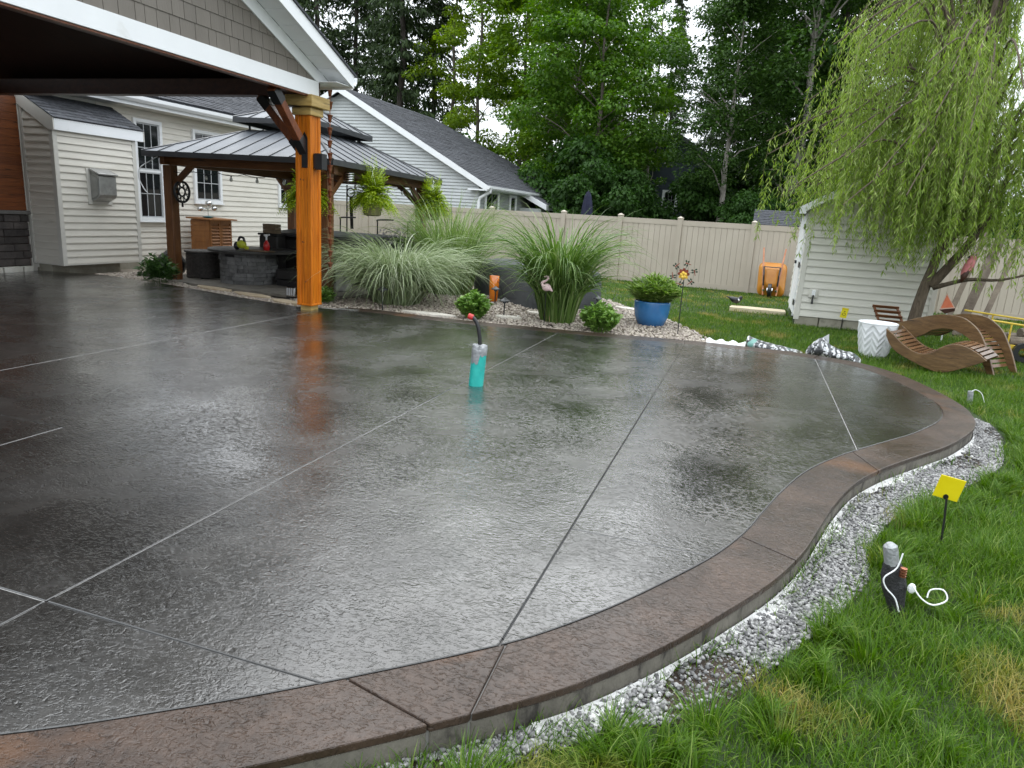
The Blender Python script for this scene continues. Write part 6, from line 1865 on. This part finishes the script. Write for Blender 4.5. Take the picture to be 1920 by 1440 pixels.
# wheelbarrow leaning on the fence, underside to the garden
M_ORANGE = mat('orange_tray_paint', (.46, .165, .012), (.58, .24, .025), scale=3, rough=.35, coat=.3, dirt=((.30, .13, .05), 5, .62))
M_HANDLE = mat('worn_red_wood', (.40, .15, .075), (.55, .25, .14), scale=6, rough=.6)
wbw = thing('wheelbarrow', (.58, 19.5, LAWN_Z), 'orange wheelbarrow tipped up on end against the tan fence', 'wheelbarrow')
wo = Vector((.575, 19.42, LAWN_Z + .02)); wu = Vector((1, -.10, 0)).normalized(); wvv = Vector((-.02, .22, .97)).normalized(); wn_ = wu.cross(wvv).normalized()
if wn_.y > 0: wn_ = -wn_
def wpt(a, b, d):
    return wo + wu * a + wvv * b + wn_ * d
def rrect(hw0, hw1, h0, h1, r, d, k=5):
    pts = []
    cs = [(-hw0, h0), (hw0, h0), (hw1, h1), (-hw1, h1)]
    for i in range(4):
        p = Vector(cs[i]); a = Vector(cs[i - 1]); b = Vector(cs[(i + 1) % 4])
        s = p + (a - p).normalized() * r; e = p + (b - p).normalized() * r
        for j in range(k + 1):
            t = j / k
            q = s * (1 - t) ** 2 + p * 2 * t * (1 - t) + e * t * t
            pts.append(wpt(q.x, q.y, d))
    return pts
rr_ = [rrect(.33, .345, .0, .86, .17, .0), rrect(.335, .35, -.005, .865, .17, .02), rrect(.31, .325, .04, .83, .16, .04), rrect(.25, .26, .14, .76, .13, .16), rrect(.20, .20, .22, .69, .10, .235), rrect(.12, .12, .30, .62, .08, .25)]
mb = MB(); n = len(rr_[0]); vs = [p for r_ in rr_ for p in r_]
mb.add(vs, [(i * n + k, i * n + (k + 1) % n, (i + 1) * n + (k + 1) % n, (i + 1) * n + k) for i in range(len(rr_) - 1) for k in range(n)] + [tuple((len(rr_) - 1) * n + k for k in range(n))])
mb.build('tray', M_ORANGE, wbw, smooth=True)
for s in (-1, 1):
    MB().tube([wpt(s * .16, -.02, .29), wpt(s * .20, .45, .28), wpt(s * .235, .85, .20), wpt(s * .27, 1.22, .10)], [.02, .021, .022, .018], 8).build('handle', M_HANDLE, wbw)
    MB().tube([wpt(s * .20, .70, .29), wpt(s * .18, .48, .36), wpt(s * .17, .22, .31)], .02, 6).build('leg', M_BLACK, wbw)
    MB().lathe([(.01, -.03), (.03, -.02), (.03, .02), (.01, .03)], wpt(s * .15, .10, .31), 8).build('axle_bracket', M_CHROME, wbw)
MB().tube([wpt(-.20, .70, .30), wpt(.20, .70, .30)], .014, 6).build('cross_brace', M_BLACK, wbw)
wh = MB(); cw = wpt(0, .10, .36)
for k in range(16):
    a0 = k / 16 * 2 * math.pi; a1 = (k + 1) / 16 * 2 * math.pi
    f = lambda a, r, s: cw + wvv * (r * math.cos(a)) + wn_ * (r * math.sin(a)) + wu * s
    wh.add([f(a0, .17, -.04), f(a0, .17, .04), f(a1, .17, .04), f(a1, .17, -.04), f(a0, .09, -.05), f(a0, .09, .05), f(a1, .09, .05), f(a1, .09, -.05)], [(0, 1, 2, 3), (4, 0, 3, 7), (1, 5, 6, 2), (5, 4, 7, 6)])
wheel = wh.build('wheel', M_BLACK, wbw)
MB().tube([cw - wu * .07, cw + wu * .07], .06, 10).build('hub', M_CHROME, wheel)
# yellow marker flags
M_YEL = mat('yellow_card', (.78, .62, .0), (.84, .69, .01), scale=8, rough=.5)
M_YEL2 = mat('yellow_sign_card', (.74, .62, .01), (.82, .70, .02), scale=8, rough=.5)
M_INK = mat('black_print', (.02, .02, .015), rough=.7)
M_FAINT = mat('faint_gold_print', (.62, .46, .0), rough=.6)
y1_ = thing('lawn_sign', (1.195, 4.19, LAWN_Z), 'square yellow plastic marker sign on a black stake near the gravel trench', 'sign')
MB().tube([(1.20, 4.19, -.16), (1.19, 4.19, .05), (1.178, 4.19, .185)], .006, 6).build('stake', M_BLACK, y1_)
_a = math.radians(-16)
su = Vector((math.cos(_a) * .97, .20, math.sin(_a) * .72)).normalized(); sv_ = Vector((.10, -.25, .97)).normalized(); sn = su.cross(sv_).normalized()
so = Vector((1.178, 4.186, .245))
MB().prism([(-.068, -.07), (.068, -.07), (.068, .07), (-.068, .07)], so, su, sv_, sn, .004).build('panel', M_YEL, y1_, bevel=.001)
if sn.y > 0: sn = -sn
for k in range(8):
    MB().prism([(-.052, .050 - k * .0125), (.050 - (.03 if k % 3 == 2 else 0), .050 - k * .0125), (.050 - (.03 if k % 3 == 2 else 0), .0465 - k * .0125), (-.052, .0465 - k * .0125)], so + sn * .0002, su, sv_, sn, .0006).build('print_line', M_FAINT, y1_)
MB().prism([(-.014 + .014 * math.cos(a) + .014, -.055 + .016 * math.sin(a)) for a in [i * math.pi / 6 for i in range(12)]], so + sn * .001, su, sv_, sn, .008).build('clip', M_BLACK, y1_)
y2_ = thing('lawn_sign', (1.675, 13.7, LAWN_Z), 'small yellow sign with black print on a stake before the shed foundation', 'sign')
MB().tube([(1.665, 13.7, -.14), (1.675, 13.7, .10)], .006, 6).build('stake', M_BLACK, y2_)
su = Vector((.97, .1, -.12)).normalized(); sv_ = Vector((.13, -.05, .98)).normalized(); sn = Vector((0, -1, 0)); so = Vector((1.682, 13.69, .20))
MB().prism([(-.055, -.09), (.055, -.09), (.055, .09), (-.055, .09)], so, su, sv_, (0, 1, 0), .005).build('panel', M_YEL2, y2_)
MB().prism([(-.042, .062), (.042, .062), (.042, .075), (-.042, .075)], so, su, sv_, sn, .001).build('print_bar', M_FAINT, y2_)
MB().prism([(0, .045), (.013, .02), (-.013, .02)], so, su, sv_, sn, .001).build('print_mark', M_INK, y2_)
ringp = MB()
for i in range(14):
    a0, a1 = i / 14 * 6.283, (i + 1) / 14 * 6.283
    q = [(.032 * math.cos(a0), -.022 + .026 * math.sin(a0)), (.032 * math.cos(a1), -.022 + .026 * math.sin(a1)), (.024 * math.cos(a1), -.022 + .019 * math.sin(a1)), (.024 * math.cos(a0), -.022 + .019 * math.sin(a0))]
    ringp.prism(q, so, su, sv_, sn, .001)
ringp.build('print_ring', M_INK, y2_)
# white faceted planter
pt_ = thing('white_planter', (1.82, 11.05, LAWN_Z), 'tall empty white planter with faceted leaf relief on the lawn', 'planter')
mb = MB(); NC, NR = 32, 10; H = .485
vs = []
for j in range(NR + 1):
    f = j / NR
    r = .150 + .105 * (f ** .62)
    for k in range(NC):
        d = 0
        if 0 < j < NR:
            d = .014 if (k + (j // 2) * 0) % 4 == 0 and j % 2 == 0 else (-.010 if k % 4 == 2 and j % 2 == 1 else (.004 if j % 2 else -.006))
        a = 2 * math.pi * k / NC
        zz = f * H + (.018 if k % 4 == 2 else (-.012 if k % 4 == 0 else 0)) * (1 if 0 < j < NR else 0)
        vs.append((1.82 + (r + d) * math.cos(a), 11.05 + (r + d) * math.sin(a), LAWN_Z + zz))
fs = []
for j in range(NR):
    for k in range(NC):
        a, b, c, d = j * NC + k, j * NC + (k + 1) % NC, (j + 1) * NC + (k + 1) % NC, (j + 1) * NC + k
        if k % 4 in (0, 1): fs += [(a, b, c), (a, c, d)]
        else: fs += [(a, b, d), (b, c, d)]
mb.add(vs, fs + [tuple(range(NC))[::-1]]).build('shell', M_PWHITE, pt_)
MB().lathe([(.245, H - .002), (.258, H), (.26, H + .015), (.25, H + .02), (.238, H + .015), (.225, H - .15), (.19, .18), (.01, .17)], (1.82, 11.05, LAWN_Z), 32).build('rim', M_PWHITE, pt_, autosmooth=35)
# curved slatted loungers
M_TEAK = mat('golden_brown_teak', (.095, .050, .019), (.165, .095, .039), scale=2.4, rough=.4, bump=.15, stretch=(1.2, 1.2, 6), dist=.6, dirt=((.075, .038, .014), 3, .58), grain=(7, 7, 55))
M_SLATW = mat('wet_brown_slat', (.10, .048, .022), (.165, .085, .04), scale=5, rough=.22, obj_var=.2)
def lounger(label, p0, ang, upper, lower, W, seatcurve, up_side):
    t = thing('wave_lounger', (p0[0], p0[1], LAWN_Z), label, 'lounger', 'wooden wave loungers heaped on the lawn')
    d = Vector((math.cos(ang), math.sin(ang), 0)); nrm = Vector((-d.y, d.x, 0))
    o = Vector((p0[0], p0[1], 0))
    U = catmull([Vector((s, z, 0)) for s, z in upper], 5); Lw = catmull([Vector((s, z, 0)) for s, z in lower], 5)
    poly = [(p.x, p.y) for p in U] + [(p.x, p.y) for p in reversed(Lw)]
    # drop repeated end points
    pp = [poly[0]]
    for q in poly[1:]:
        if math.hypot(q[0] - pp[-1][0], q[1] - pp[-1][1]) > .004: pp.append(q)
    for off_ in (0, W - .035):
        MB().prism(pp, o + nrm * off_, d, (0, 0, 1), nrm, .035).build('side_panel', M_TEAK, t, bevel=.004)
    S = catmull([Vector((s, z, 0)) for s, z in seatcurve], 10)
    acc = 0; last = S[0]
    tot = sum((S[i + 1] - S[i]).length for i in range(len(S) - 1)); step = .062; nxt = .03
    for i in range(len(S) - 1):
        a, b = S[i], S[i + 1]; L = (b - a).length
        while acc + L > nxt:
            f = (nxt - acc) / L; q = a.lerp(b, f); tg = (b - a).normalized()
            c = o + d * q.x + Vector((0, 0, q.y)); T3 = d * tg.x + Vector((0, 0, tg.y)); N3 = nrm.cross(T3)
            A = c + nrm * .036; B = c + nrm * (W - .036)
            MB().bar(A, B, .042, .016, N3).build('slat', M_SLATW, t)
            nxt += step
        acc += L
    return t
lounger('wavy wooden lounger tipped into an arch, leaning over the other one', (3.1, 10.41), math.radians(-42),
        [(-1.42, .33), (-1.28, .39), (-1.01, .50), (-.74, .575), (-.49, .575), (-.34, .51), (-.22, .41), (-.11, .24), (-.04, .11), (.05, -.095)],
        [(-1.40, .29), (-1.25, .235), (-1.09, .20), (-.96, .25), (-.84, .34), (-.71, .385), (-.58, .395), (-.44, .36), (-.29, .28), (-.17, .15), (-.10, .01), (-.03, -.098)], .60,
        [(-1.36, .285), (-1.20, .235), (-1.07, .225), (-.94, .285), (-.80, .375), (-.66, .41), (-.50, .40), (-.36, .33), (-.24, .23), (-.15, .10), (-.07, -.06)], 1)
lounger('wavy wooden lounger resting low on the grass, its slats facing up', (2.35, 10.15), math.radians(-28),
        [(-.60, .37), (-.50, .30), (-.37, .20), (-.24, .13), (-.12, .11), (-.01, .15), (.09, .235), (.20, .29), (.33, .29), (.48, .23), (.60, .15)],
        [(-.585, .27), (-.47, .11), (-.24, .0), (.05, -.085), (.20, -.07), (.38, .02), (.52, .10), (.595, .145)], .62,
        [(-.56, .335), (-.44, .24), (-.32, .155), (-.20, .115), (-.08, .12), (.02, .175), (.12, .25), (.22, .285), (.34, .285), (.48, .235), (.57, .17)], 1)
# folding chair with a slatted back, behind the planter
M_CHAIR = mat('dark_red_brown_wood', (.10, .038, .016), (.16, .065, .028), scale=4, rough=.4, stretch=(1, 5, 5), obj_var=.15)
ch = thing('slatted_chair', (2.25, 12.9, LAWN_Z), 'brown wooden slatted chair back showing behind the white planter', 'chair')
def cp_(a, b):
    return Vector((2.02 + .40 * a + .10 * (1 - b), 13.1 - .30 * (1 - b), .13 + .29 * b))
for k in range(5):
    b = .04 + k * .24
    MB().bar(cp_(0, b), cp_(1, b), .012, .052, (0, -.6, .8)).build('slat', M_CHAIR, ch)
for a in (.06, .94):
    MB().bar(cp_(a, -.25) + Vector((0, .02, 0)), cp_(a, 1.05) + Vector((0, .02, 0)), .035, .022).build('rail', M_CHAIR, ch)
    MB().bar(cp_(a, -.2) + Vector((0, .02, 0)), cp_(a, -.25) + Vector((0, -.35, .0)), .03, .02).build('seat_rail', M_CHAIR, ch)
    MB().bar(cp_(a, -.1) + Vector((0, -.2, 0)), Vector((cp_(a, 0).x, 12.5, LAWN_Z)), .03, .02).build('leg', M_CHAIR, ch)
for k in range(4):
    p = cp_(0, -.22) + Vector((0, -.05 - k * .08, -.0)); q = cp_(1, -.22) + Vector((0, -.05 - k * .08, 0))
    MB().bar(p, q, .05, .012).build('seat_slat', M_CHAIR, ch)
# watermelon slice ornament
M_MELON = mat('melon_red_paint', (.74, .15, .06), (.84, .24, .11), scale=6, rough=.5)
M_MELONR = mat('melon_pale_rim', (.66, .42, .32), (.74, .52, .42), scale=6, rough=.5)
M_RIND = mat('dark_rind', (.05, .02, .015), (.08, .03, .02), rough=.5)
wm = thing('melon_ornament', (3.32, 13.6, LAWN_Z), 'upright orange red melon slice ornament at the corner of the shed', 'ornament')
A, B, Ct = Vector((3.12, 13.6, .41)), Vector((3.34, 13.55, .46)), Vector((3.19, 13.62, .70))
nm = (B - A).cross(Ct - A).normalized()
if nm.y > 0: nm = -nm
cn = (A + B + Ct) / 3
def tri_prism(pts, th, name, m):
    return MB().add([p + nm * th / 2 for p in pts] + [p - nm * th / 2 for p in pts], [(0, 1, 2), (5, 4, 3), (0, 3, 4, 1), (1, 4, 5, 2), (2, 5, 3, 0)]).build(name, m, wm)
tri_prism([A, B, Ct], .045, 'slice', M_MELONR)
tri_prism([cn + (p - cn) * .80 for p in (A, B, Ct)], .052, 'flesh', M_MELON)
dn = Vector((0, 0, -.05))
MB().add([A + nm * .03, B + nm * .03, B + nm * .02 + dn, A * .6 + B * .4 + nm * .02 + dn * 1.5, A - nm * .03, B - nm * .03, B - nm * .02 + dn, A * .6 + B * .4 - nm * .02 + dn * 1.5], [(0, 1, 2, 3), (7, 6, 5, 4), (0, 4, 5, 1), (1, 5, 6, 2), (2, 6, 7, 3), (3, 7, 4, 0)]).build('rind', M_RIND, wm)
MB().tube([(3.24, 13.6, -.15), (3.24, 13.6, .42)], .012, 6).build('stake', M_PWHITE, wm)
# pink ornament hung in the willow
M_HOT = mat('salmon_pink_paint', (.62, .18, .20), (.74, .30, .30), scale=8, rough=.45)
po = thing('pink_ornament', (3.22, 12.75, 1.35), 'pink bird shaped ornament hanging from a willow branch by the shed corner', 'ornament')
MB().tube(catmull([Vector((3.15, 12.75, .98)), Vector((3.17, 12.75, 1.08)), Vector((3.21, 12.75, 1.20)), Vector((3.235, 12.75, 1.30)), Vector((3.235, 12.75, 1.36))], 5), [.018, .026, .034, .042, .05, .056, .062, .066, .069, .07, .07, .068, .064, .058, .054, .052, .052, .05, .044, .03, .008], 12).build('body', M_HOT, po, smooth=True)
MB().tube([(3.20, 12.74, 1.14), (3.16, 12.73, 1.02), (3.14, 12.73, .94)], [.055, .045, .015], 8).build('tail', M_RIND, po, smooth=True)
MB().tube([(3.18, 12.70, 1.33), (3.15, 12.68, 1.31)], [.018, .003], 6).build('beak', M_BLACK, po)
MB().tube([(3.235, 12.75, 1.36), (3.24, 12.75, 1.52)], .004, 4).build('cord', M_BLACK, po)
# yellow garden cart heaped with odds and ends
M_CARTY = mat('yellow_cart_paint', (.55, .37, .02), (.66, .47, .05), scale=6, rough=.45, dirt=((.30, .18, .05), 8, .6))
ct = thing('garden_cart', (4.1, 12.5, LAWN_Z), 'yellow metal garden cart loaded with wood at the right edge of the lawn', 'cart')
cx0, cx1, cy0, cy1 = 3.35, 5.1, 11.95, 12.85
def tubes(name, segs, r=.014):
    mb = MB()
    for a, b in segs: mb.tube([a, b], r, 6)
    return mb.build(name, M_CARTY, ct)
MB().span((cx0 + .3, cy0, .06), (cx1, cy0 + .03, .13)).build('side_rail', M_CARTY, ct, bevel=.004)
MB().span((cx0 + .3, cy1 - .03, .06), (cx1, cy1, .13)).build('side_rail', M_CARTY, ct, bevel=.004)
MB().span((cx0 + .3, cy0 + .03, .07), (cx1, cy1 - .03, .085)).build('bed', M_SEAM, ct)
MB().tube([(cx0 - .05, cy0, .47), (cx1, cy0, .33)], .016, 6).build('top_rail', M_CARTY, ct)
MB().tube([(cx0 - .05, cy1, .50), (cx1, cy1, .36)], .016, 6).build('top_rail', M_CARTY, ct)
for x in (cx0 + .35, cx0 + .8, cx0 + 1.3):
    MB().tube([(x, cy0, .10), (x, cy0, .47 - .08 * (x - cx0))], .013, 6).build('stake', M_CARTY, ct)
    MB().tube([(x, cy1, .10), (x, cy1, .50 - .08 * (x - cx0))], .013, 6).build('stake', M_CARTY, ct)
for x in (cx0 + .55, cx1 - .35):
    for y in (cy0 - .05, cy1 + .05):
        mb = MB(); n = 14
        for k in range(n):
            a0, a1 = k / n * 6.283, (k + 1) / n * 6.283
            mb.add([(x + r_ * math.cos(a), y + s, .06 + r_ * math.sin(a) - .02) for r_, a, s in ((.14, a0, -.04), (.14, a0, .04), (.14, a1, .04), (.14, a1, -.04), (.07, a0, -.04), (.07, a0, .04), (.07, a1, .04), (.07, a1, -.04))], [(0, 1, 2, 3), (4, 0, 3, 7), (1, 5, 6, 2), (4, 7, 6, 5)])
        mb.build('wheel', M_BLACK, ct)
M_LOGM = mat('grey_brown_log', (.11, .085, .065), (.22, .18, .14), scale=5, rough=.9, bump=.8, bscale=20, obj_var=.2)
logs = [((3.75, 12.1, .16), (4.7, 12.2, .19), .07, 'split log at the front of the yellow cart bed'), ((3.8, 12.35, .17), (4.8, 12.35, .17), .08, 'thick log in the middle of the yellow cart bed'),
        ((3.8, 12.6, .16), (4.9, 12.65, .18), .075, 'log at the rear of the yellow cart bed'), ((3.9, 12.2, .29), (4.7, 12.45, .31), .07, 'log lying slantwise on top of the cart load')]
for a, b, r_, lab in logs:
    o = MB().tube([a, tuple((Vector(a) + Vector(b)) / 2 + Vector((0, .02, .01))), b], [r_, r_ * 1.06, r_ * .95], 9).build('log', M_LOGM)
    props(o, lab, 'log', 'logs in the yellow cart')
ars = MB().prism([(-.10, .13), (.10, .13), (.10, -.12), (0, -.04), (-.10, -.12)], (4.12, 12.0, .42), Vector((.92, .1, -.35)).normalized(), Vector((.36, .28, .89)).normalized(), (0, 1, 0), .02).build('wooden_plaque', M_CRATE, bevel=.003)
props(ars, 'small weathered wooden board with a notched end on the yellow cart', 'board')
for k, (x0, y0, x1, z1, lab) in enumerate(((3.45, 14.6, 4.05, 1.75, 'grey weathered plank leaning on the fence, nearest the shed'), (3.72, 14.7, 4.35, 1.80, 'broad brown plank leaning on the fence between two narrower ones'), (4.0, 14.6, 4.6, 1.65, 'dark plank leaning on the fence, nearest the cart'))):
    o = MB().bar((x0, y0, LAWN_Z), (x1, y0 + .8, z1), .16 if k == 1 else .09, .03, (0, -1, .4)).build('leaning_plank', M_LOGM, bevel=.004)
    props(o, lab, 'plank', 'planks leaning on the fence behind the cart')
fence_pile = [(5.05, 13.5, .06), (5.3, 13.5, .06), (5.55, 13.5, .06), (5.15, 13.5, .26), (5.42, 13.5, .26), (5.28, 13.5, .46)]
labs = ['round log at the left end of the bottom row of the woodpile', 'round log in the middle of the bottom row of the woodpile', 'round log at the right end of the bottom row of the woodpile', 'left round log of the middle row of the woodpile', 'right round log of the middle row of the woodpile', 'single round log on top of the woodpile']
for (x, y, z), lab in zip(fence_pile, labs):
    o = MB().tube([(x, y, z), (x + .02, y + .5, z)], .125, 11).build('log', M_LOGM)
    props(o, lab, 'log', 'woodpile at the right edge')

# ------------------------------------------------------------------ soil bags, sheet, pipe and cable stubs
def bag_mat(name, seed):
    m, n, l, b, out = _nodes(name)
    v = _coord(n, l, 'world', (1, 1, 1))
    f = _noise(n, l, v, 9 + seed, 5, .65, 1.8)
    c = _ramp(n, l, f, .47, (.015, .016, .018), .53, (.62, .63, .64))
    w = n.new('ShaderNodeTexWave'); w.inputs['Scale'].default_value = 3.5; w.inputs['Distortion'].default_value = 9; w.inputs['Detail'].default_value = 3
    l.new(v, w.inputs['Vector'])
    c = mixc(n, l, _ramp(n, l, w.outputs['Fac'], .55, g3(0), .62, g3(.85)), c, (.03, .032, .036))
    t = _ramp(n, l, _noise(n, l, v, 4.2, 2, .5), .60, g3(0), .64, g3(1))
    c = mixc(n, l, t, c, (.16, .34, .30))
    l.new(c, b.inputs['Base Color']); b.inputs['Roughness'].default_value = .28
    bp = n.new('ShaderNodeBump'); bp.inputs['Strength'].default_value = .8; bp.inputs['Distance'].default_value = .02
    l.new(_noise(n, l, v, 26, 4, .6, 1.5), bp.inputs['Height']); l.new(bp.outputs[0], b.inputs['Normal'])
    return m
def soil_bag(label, A, B, hs, wd, m, seed):
    t = thing('soil_bag', ((A[0] + B[0]) / 2, (A[1] + B[1]) / 2, LAWN_Z), label, 'bag', 'plastic soil bags at the back edge of the patio')
    rg = random.Random(seed); A, B = Vector(A), Vector(B); n = 18; k = 14
    d = (B - A).normalized(); s = Vector((-d.y, d.x, 0)); vs = []
    for i in range(n + 1):
        f = i / n
        j = f * (len(hs) - 1); q = int(min(j, len(hs) - 2)); h = hs[q] + (hs[q + 1] - hs[q]) * (j - q)
        w = wd * (.35 + .65 * math.sin(math.pi * min(max(f * .9 + .05, 0), 1)) ** .35)
        for a in range(k):
            th = 2 * math.pi * a / k
            jj = 1 + rg.uniform(-.10, .10)
            p = A.lerp(B, f) + s * (w * .5 * math.cos(th) * jj) + Vector((0, 0, h * .5 + h * .52 * math.sin(th) * jj))
            vs.append(p)
    fs = [(i * k + a, i * k + (a + 1) % k, (i + 1) * k + (a + 1) % k, (i + 1) * k + a) for i in range(n) for a in range(k)]
    MB().add(vs, fs + [tuple(range(k))[::-1], tuple(n * k + a for a in range(k))]).build('sack', m, t, sub=1, smooth=True)
    return t
M_BAGA = bag_mat('printed_bag_white', 0); M_BAGB = bag_mat('printed_bag_black', 3)
soil_bag('flat white and black soil bag lying along the patio edge', (.08, 10.42, LAWN_Z + .02), (.84, 10.36, LAWN_Z + .02), [.20, .15, .12, .10, .08, .05], .34, M_BAGA, 1)
b2_ = soil_bag('slumped black and white soil bag with one end folded up', (.87, 10.30, LAWN_Z + .02), (1.55, 10.15, LAWN_Z + .02), [.12, .25, .30, .20, .16, .15, .14, .06], .36, M_BAGB, 2)
MB().add([(1.02, 10.28, .16), (1.12, 10.26, .24), (1.14, 10.3, .12), (1.08, 10.34, .10)], [(0, 1, 2), (0, 2, 3), (0, 3, 1), (1, 3, 2)]).build('flap', M_PWHITE, b2_)
ws = MB()
wp = []
for i in range(13):
    f = i / 12; x = -.45 + f * .52; y0 = 10.02 - .02 * f; wv2 = .02 * math.sin(i * 1.7)
    wp += [(x, y0, LAWN_Z + .10 + wv2 * .5), (x, y0 + .10, LAWN_Z + .155 + wv2), (x, y0 + .2 + wv2, LAWN_Z + .03)]
o = ws.add(wp, [(i * 3 + j, i * 3 + 3 + j, i * 3 + 4 + j, i * 3 + 1 + j) for i in range(12) for j in range(2)]).build('plastic_sheet', M_PWHITE)
md = o.modifiers.new('thick', 'SOLIDIFY'); md.thickness = .004
props(o, 'strip of white plastic sheeting along the patio edge left of the soil bags', 'plastic sheet')
# teal drain pipe with taped top and a black hose
M_TEALP = mat('teal_pvc', (.018, .36, .32), (.035, .46, .40), scale=14, rough=.35, dirt=((.10, .20, .17), 22, .62))
M_TAPE = mat('grey_duct_tape', (.24, .25, .26), (.36, .37, .38), scale=16, rough=.32, metal=.25, bump=.6, bscale=40)
pp_ = thing('drain_pipe', (-2.26, 5.91, 0), 'teal plastic pipe standing in the wet patio with taped top and black hose', 'pipe')
PXc, PYc = -2.26, 5.91
mb = MB().lathe([(.068, -.03), (.068, .34), (.06, .34), (.06, .0)], (0, 0, 0), 24)
tl_ = Matrix.Rotation(math.radians(3.5), 3, 'Y')
mb.v = [tl_ @ v + Vector((PXc, PYc, 0)) for v in mb.v]
mb.build('tube', M_TEALP, pp_, autosmooth=40)
mb = MB()
n = 24; vs = []
for j in range(4):
    for k in range(n):
        a = k / n * 6.283
        low = .29 - (.075 if .62 < (a / 6.283) < .80 else 0) + .012 * math.sin(k * 2.3)
        z = [low, .335, .375 + .010 * math.sin(k * 1.7), .385][j]; r = [.0705, .072, .062 + .008 * math.sin(k * 2.1), .012][j]
        vs.append(tl_ @ Vector((r * math.cos(a), r * math.sin(a), z)) + Vector((PXc, PYc, 0)))
mb.add(vs, [(i * n + k, i * n + (k + 1) % n, (i + 1) * n + (k + 1) % n, (i + 1) * n + k) for i in range(3) for k in range(n)] + [tuple(3 * n + k for k in range(n))]).build('tape', M_TAPE, pp_)
hp = catmull([Vector((PXc + .02, PYc, .36)), Vector((PXc + .015, PYc, .45)), Vector((PXc + .0, PYc, .53)), Vector((PXc - .03, PYc, .595)), Vector((PXc - .065, PYc - .005, .628))], 5)
MB().tube(hp, .018, 9).build('hose', M_BLACK, pp_, smooth=True)
MB().tube([hp[-1] + Vector((.01, 0, -.005)), hp[-1] + Vector((-.035, -.004, .008))], .026, 10).build('cap', M_RED, pp_)
o = MB().span((-5.86, 9.26, .0005), (-5.55, 9.40, .004)).build('tile_offcut', mat('pale_wet_tile', (.16, .16, .15), (.22, .22, .21), rough=.1))
props(o, 'flat wet grey tile lying on the patio beside the orange post', 'tile')
# dark stub with taped end and white wire
M_MESHB = mat('black_mesh_wrap', (.012, .012, .013), (.028, .028, .03), scale=40, rough=.7, bump=.8, bscale=90)
st = thing('cable_stub', (.83, 3.32, LAWN_Z), 'black wrapped conduit stub with grey taped end and white wire in the grass', 'conduit')
mb = MB()
prof = [(.020, -.06), (.024, .0), (.040, .10), (.052, .17), (.050, .235), (.036, .285)]
mb.lathe(prof, (0, 0, 0), 10, 1.0, .8)
tl2 = Matrix.Rotation(math.radians(-14), 3, 'Y')
mb.v = [tl2 @ v + Vector((.845, 3.32, LAWN_Z - .02)) for v in mb.v]
mb.build('wrap', M_MESHB, st)
mb = MB().lathe([(.03, .265), (.032, .33), (.03, .365), (.014, .38)], (0, 0, 0), 10)
mb.v = [tl2 @ v + Vector((.845, 3.32, LAWN_Z - .02)) for v in mb.v]
mb.build('taped_end', M_TAPE, st, autosmooth=40)
MB().tube(catmull([Vector((.80, 3.27, .20)), Vector((.785, 3.26, .13)), Vector((.742, 3.25, .08)), Vector((.755, 3.25, .035)), Vector((.80, 3.25, -.01)), Vector((.825, 3.25, -.07))], 5), .0034, 6).build('wire', M_PWHITE, st)
MB().tube(catmull([Vector((.86, 3.27, .06)), Vector((.90, 3.25, .015)), Vector((.95, 3.25, -.005)), Vector((1.0, 3.26, .025)), Vector((.985, 3.28, .06)), Vector((.94, 3.29, .045)), Vector((.93, 3.28, .01))], 5), .0034, 6).build('wire', M_PWHITE, st)
MB().blob((.866, 3.29, .035), .022, .8, .6, 1.1, 8, 6).build('connector', M_PWHITE, st)
for k in range(4):
    MB().lathe([(.008, 0), (.015, .002), (.015, .008), (.008, .010)], (.818, 3.278, .085 + k * .012), 8).build('copper_ring', M_COPPER, st)
ll_ = thing('landscape_light', (2.40, 8.46, LAWN_Z), 'small grey cylinder landscape light with a loop of wire beside the patio bulge', 'light')
MB().tube([(2.40, 8.46, -.13), (2.385, 8.46, .015)], .028, 10).build('body', M_TAPE, ll_)
MB().tube(catmull([Vector((2.39, 8.46, .01)), Vector((2.43, 8.46, .035)), Vector((2.49, 8.46, .0)), Vector((2.53, 8.46, -.09))], 5), .004, 5).build('wire', M_PWHITE, ll_)
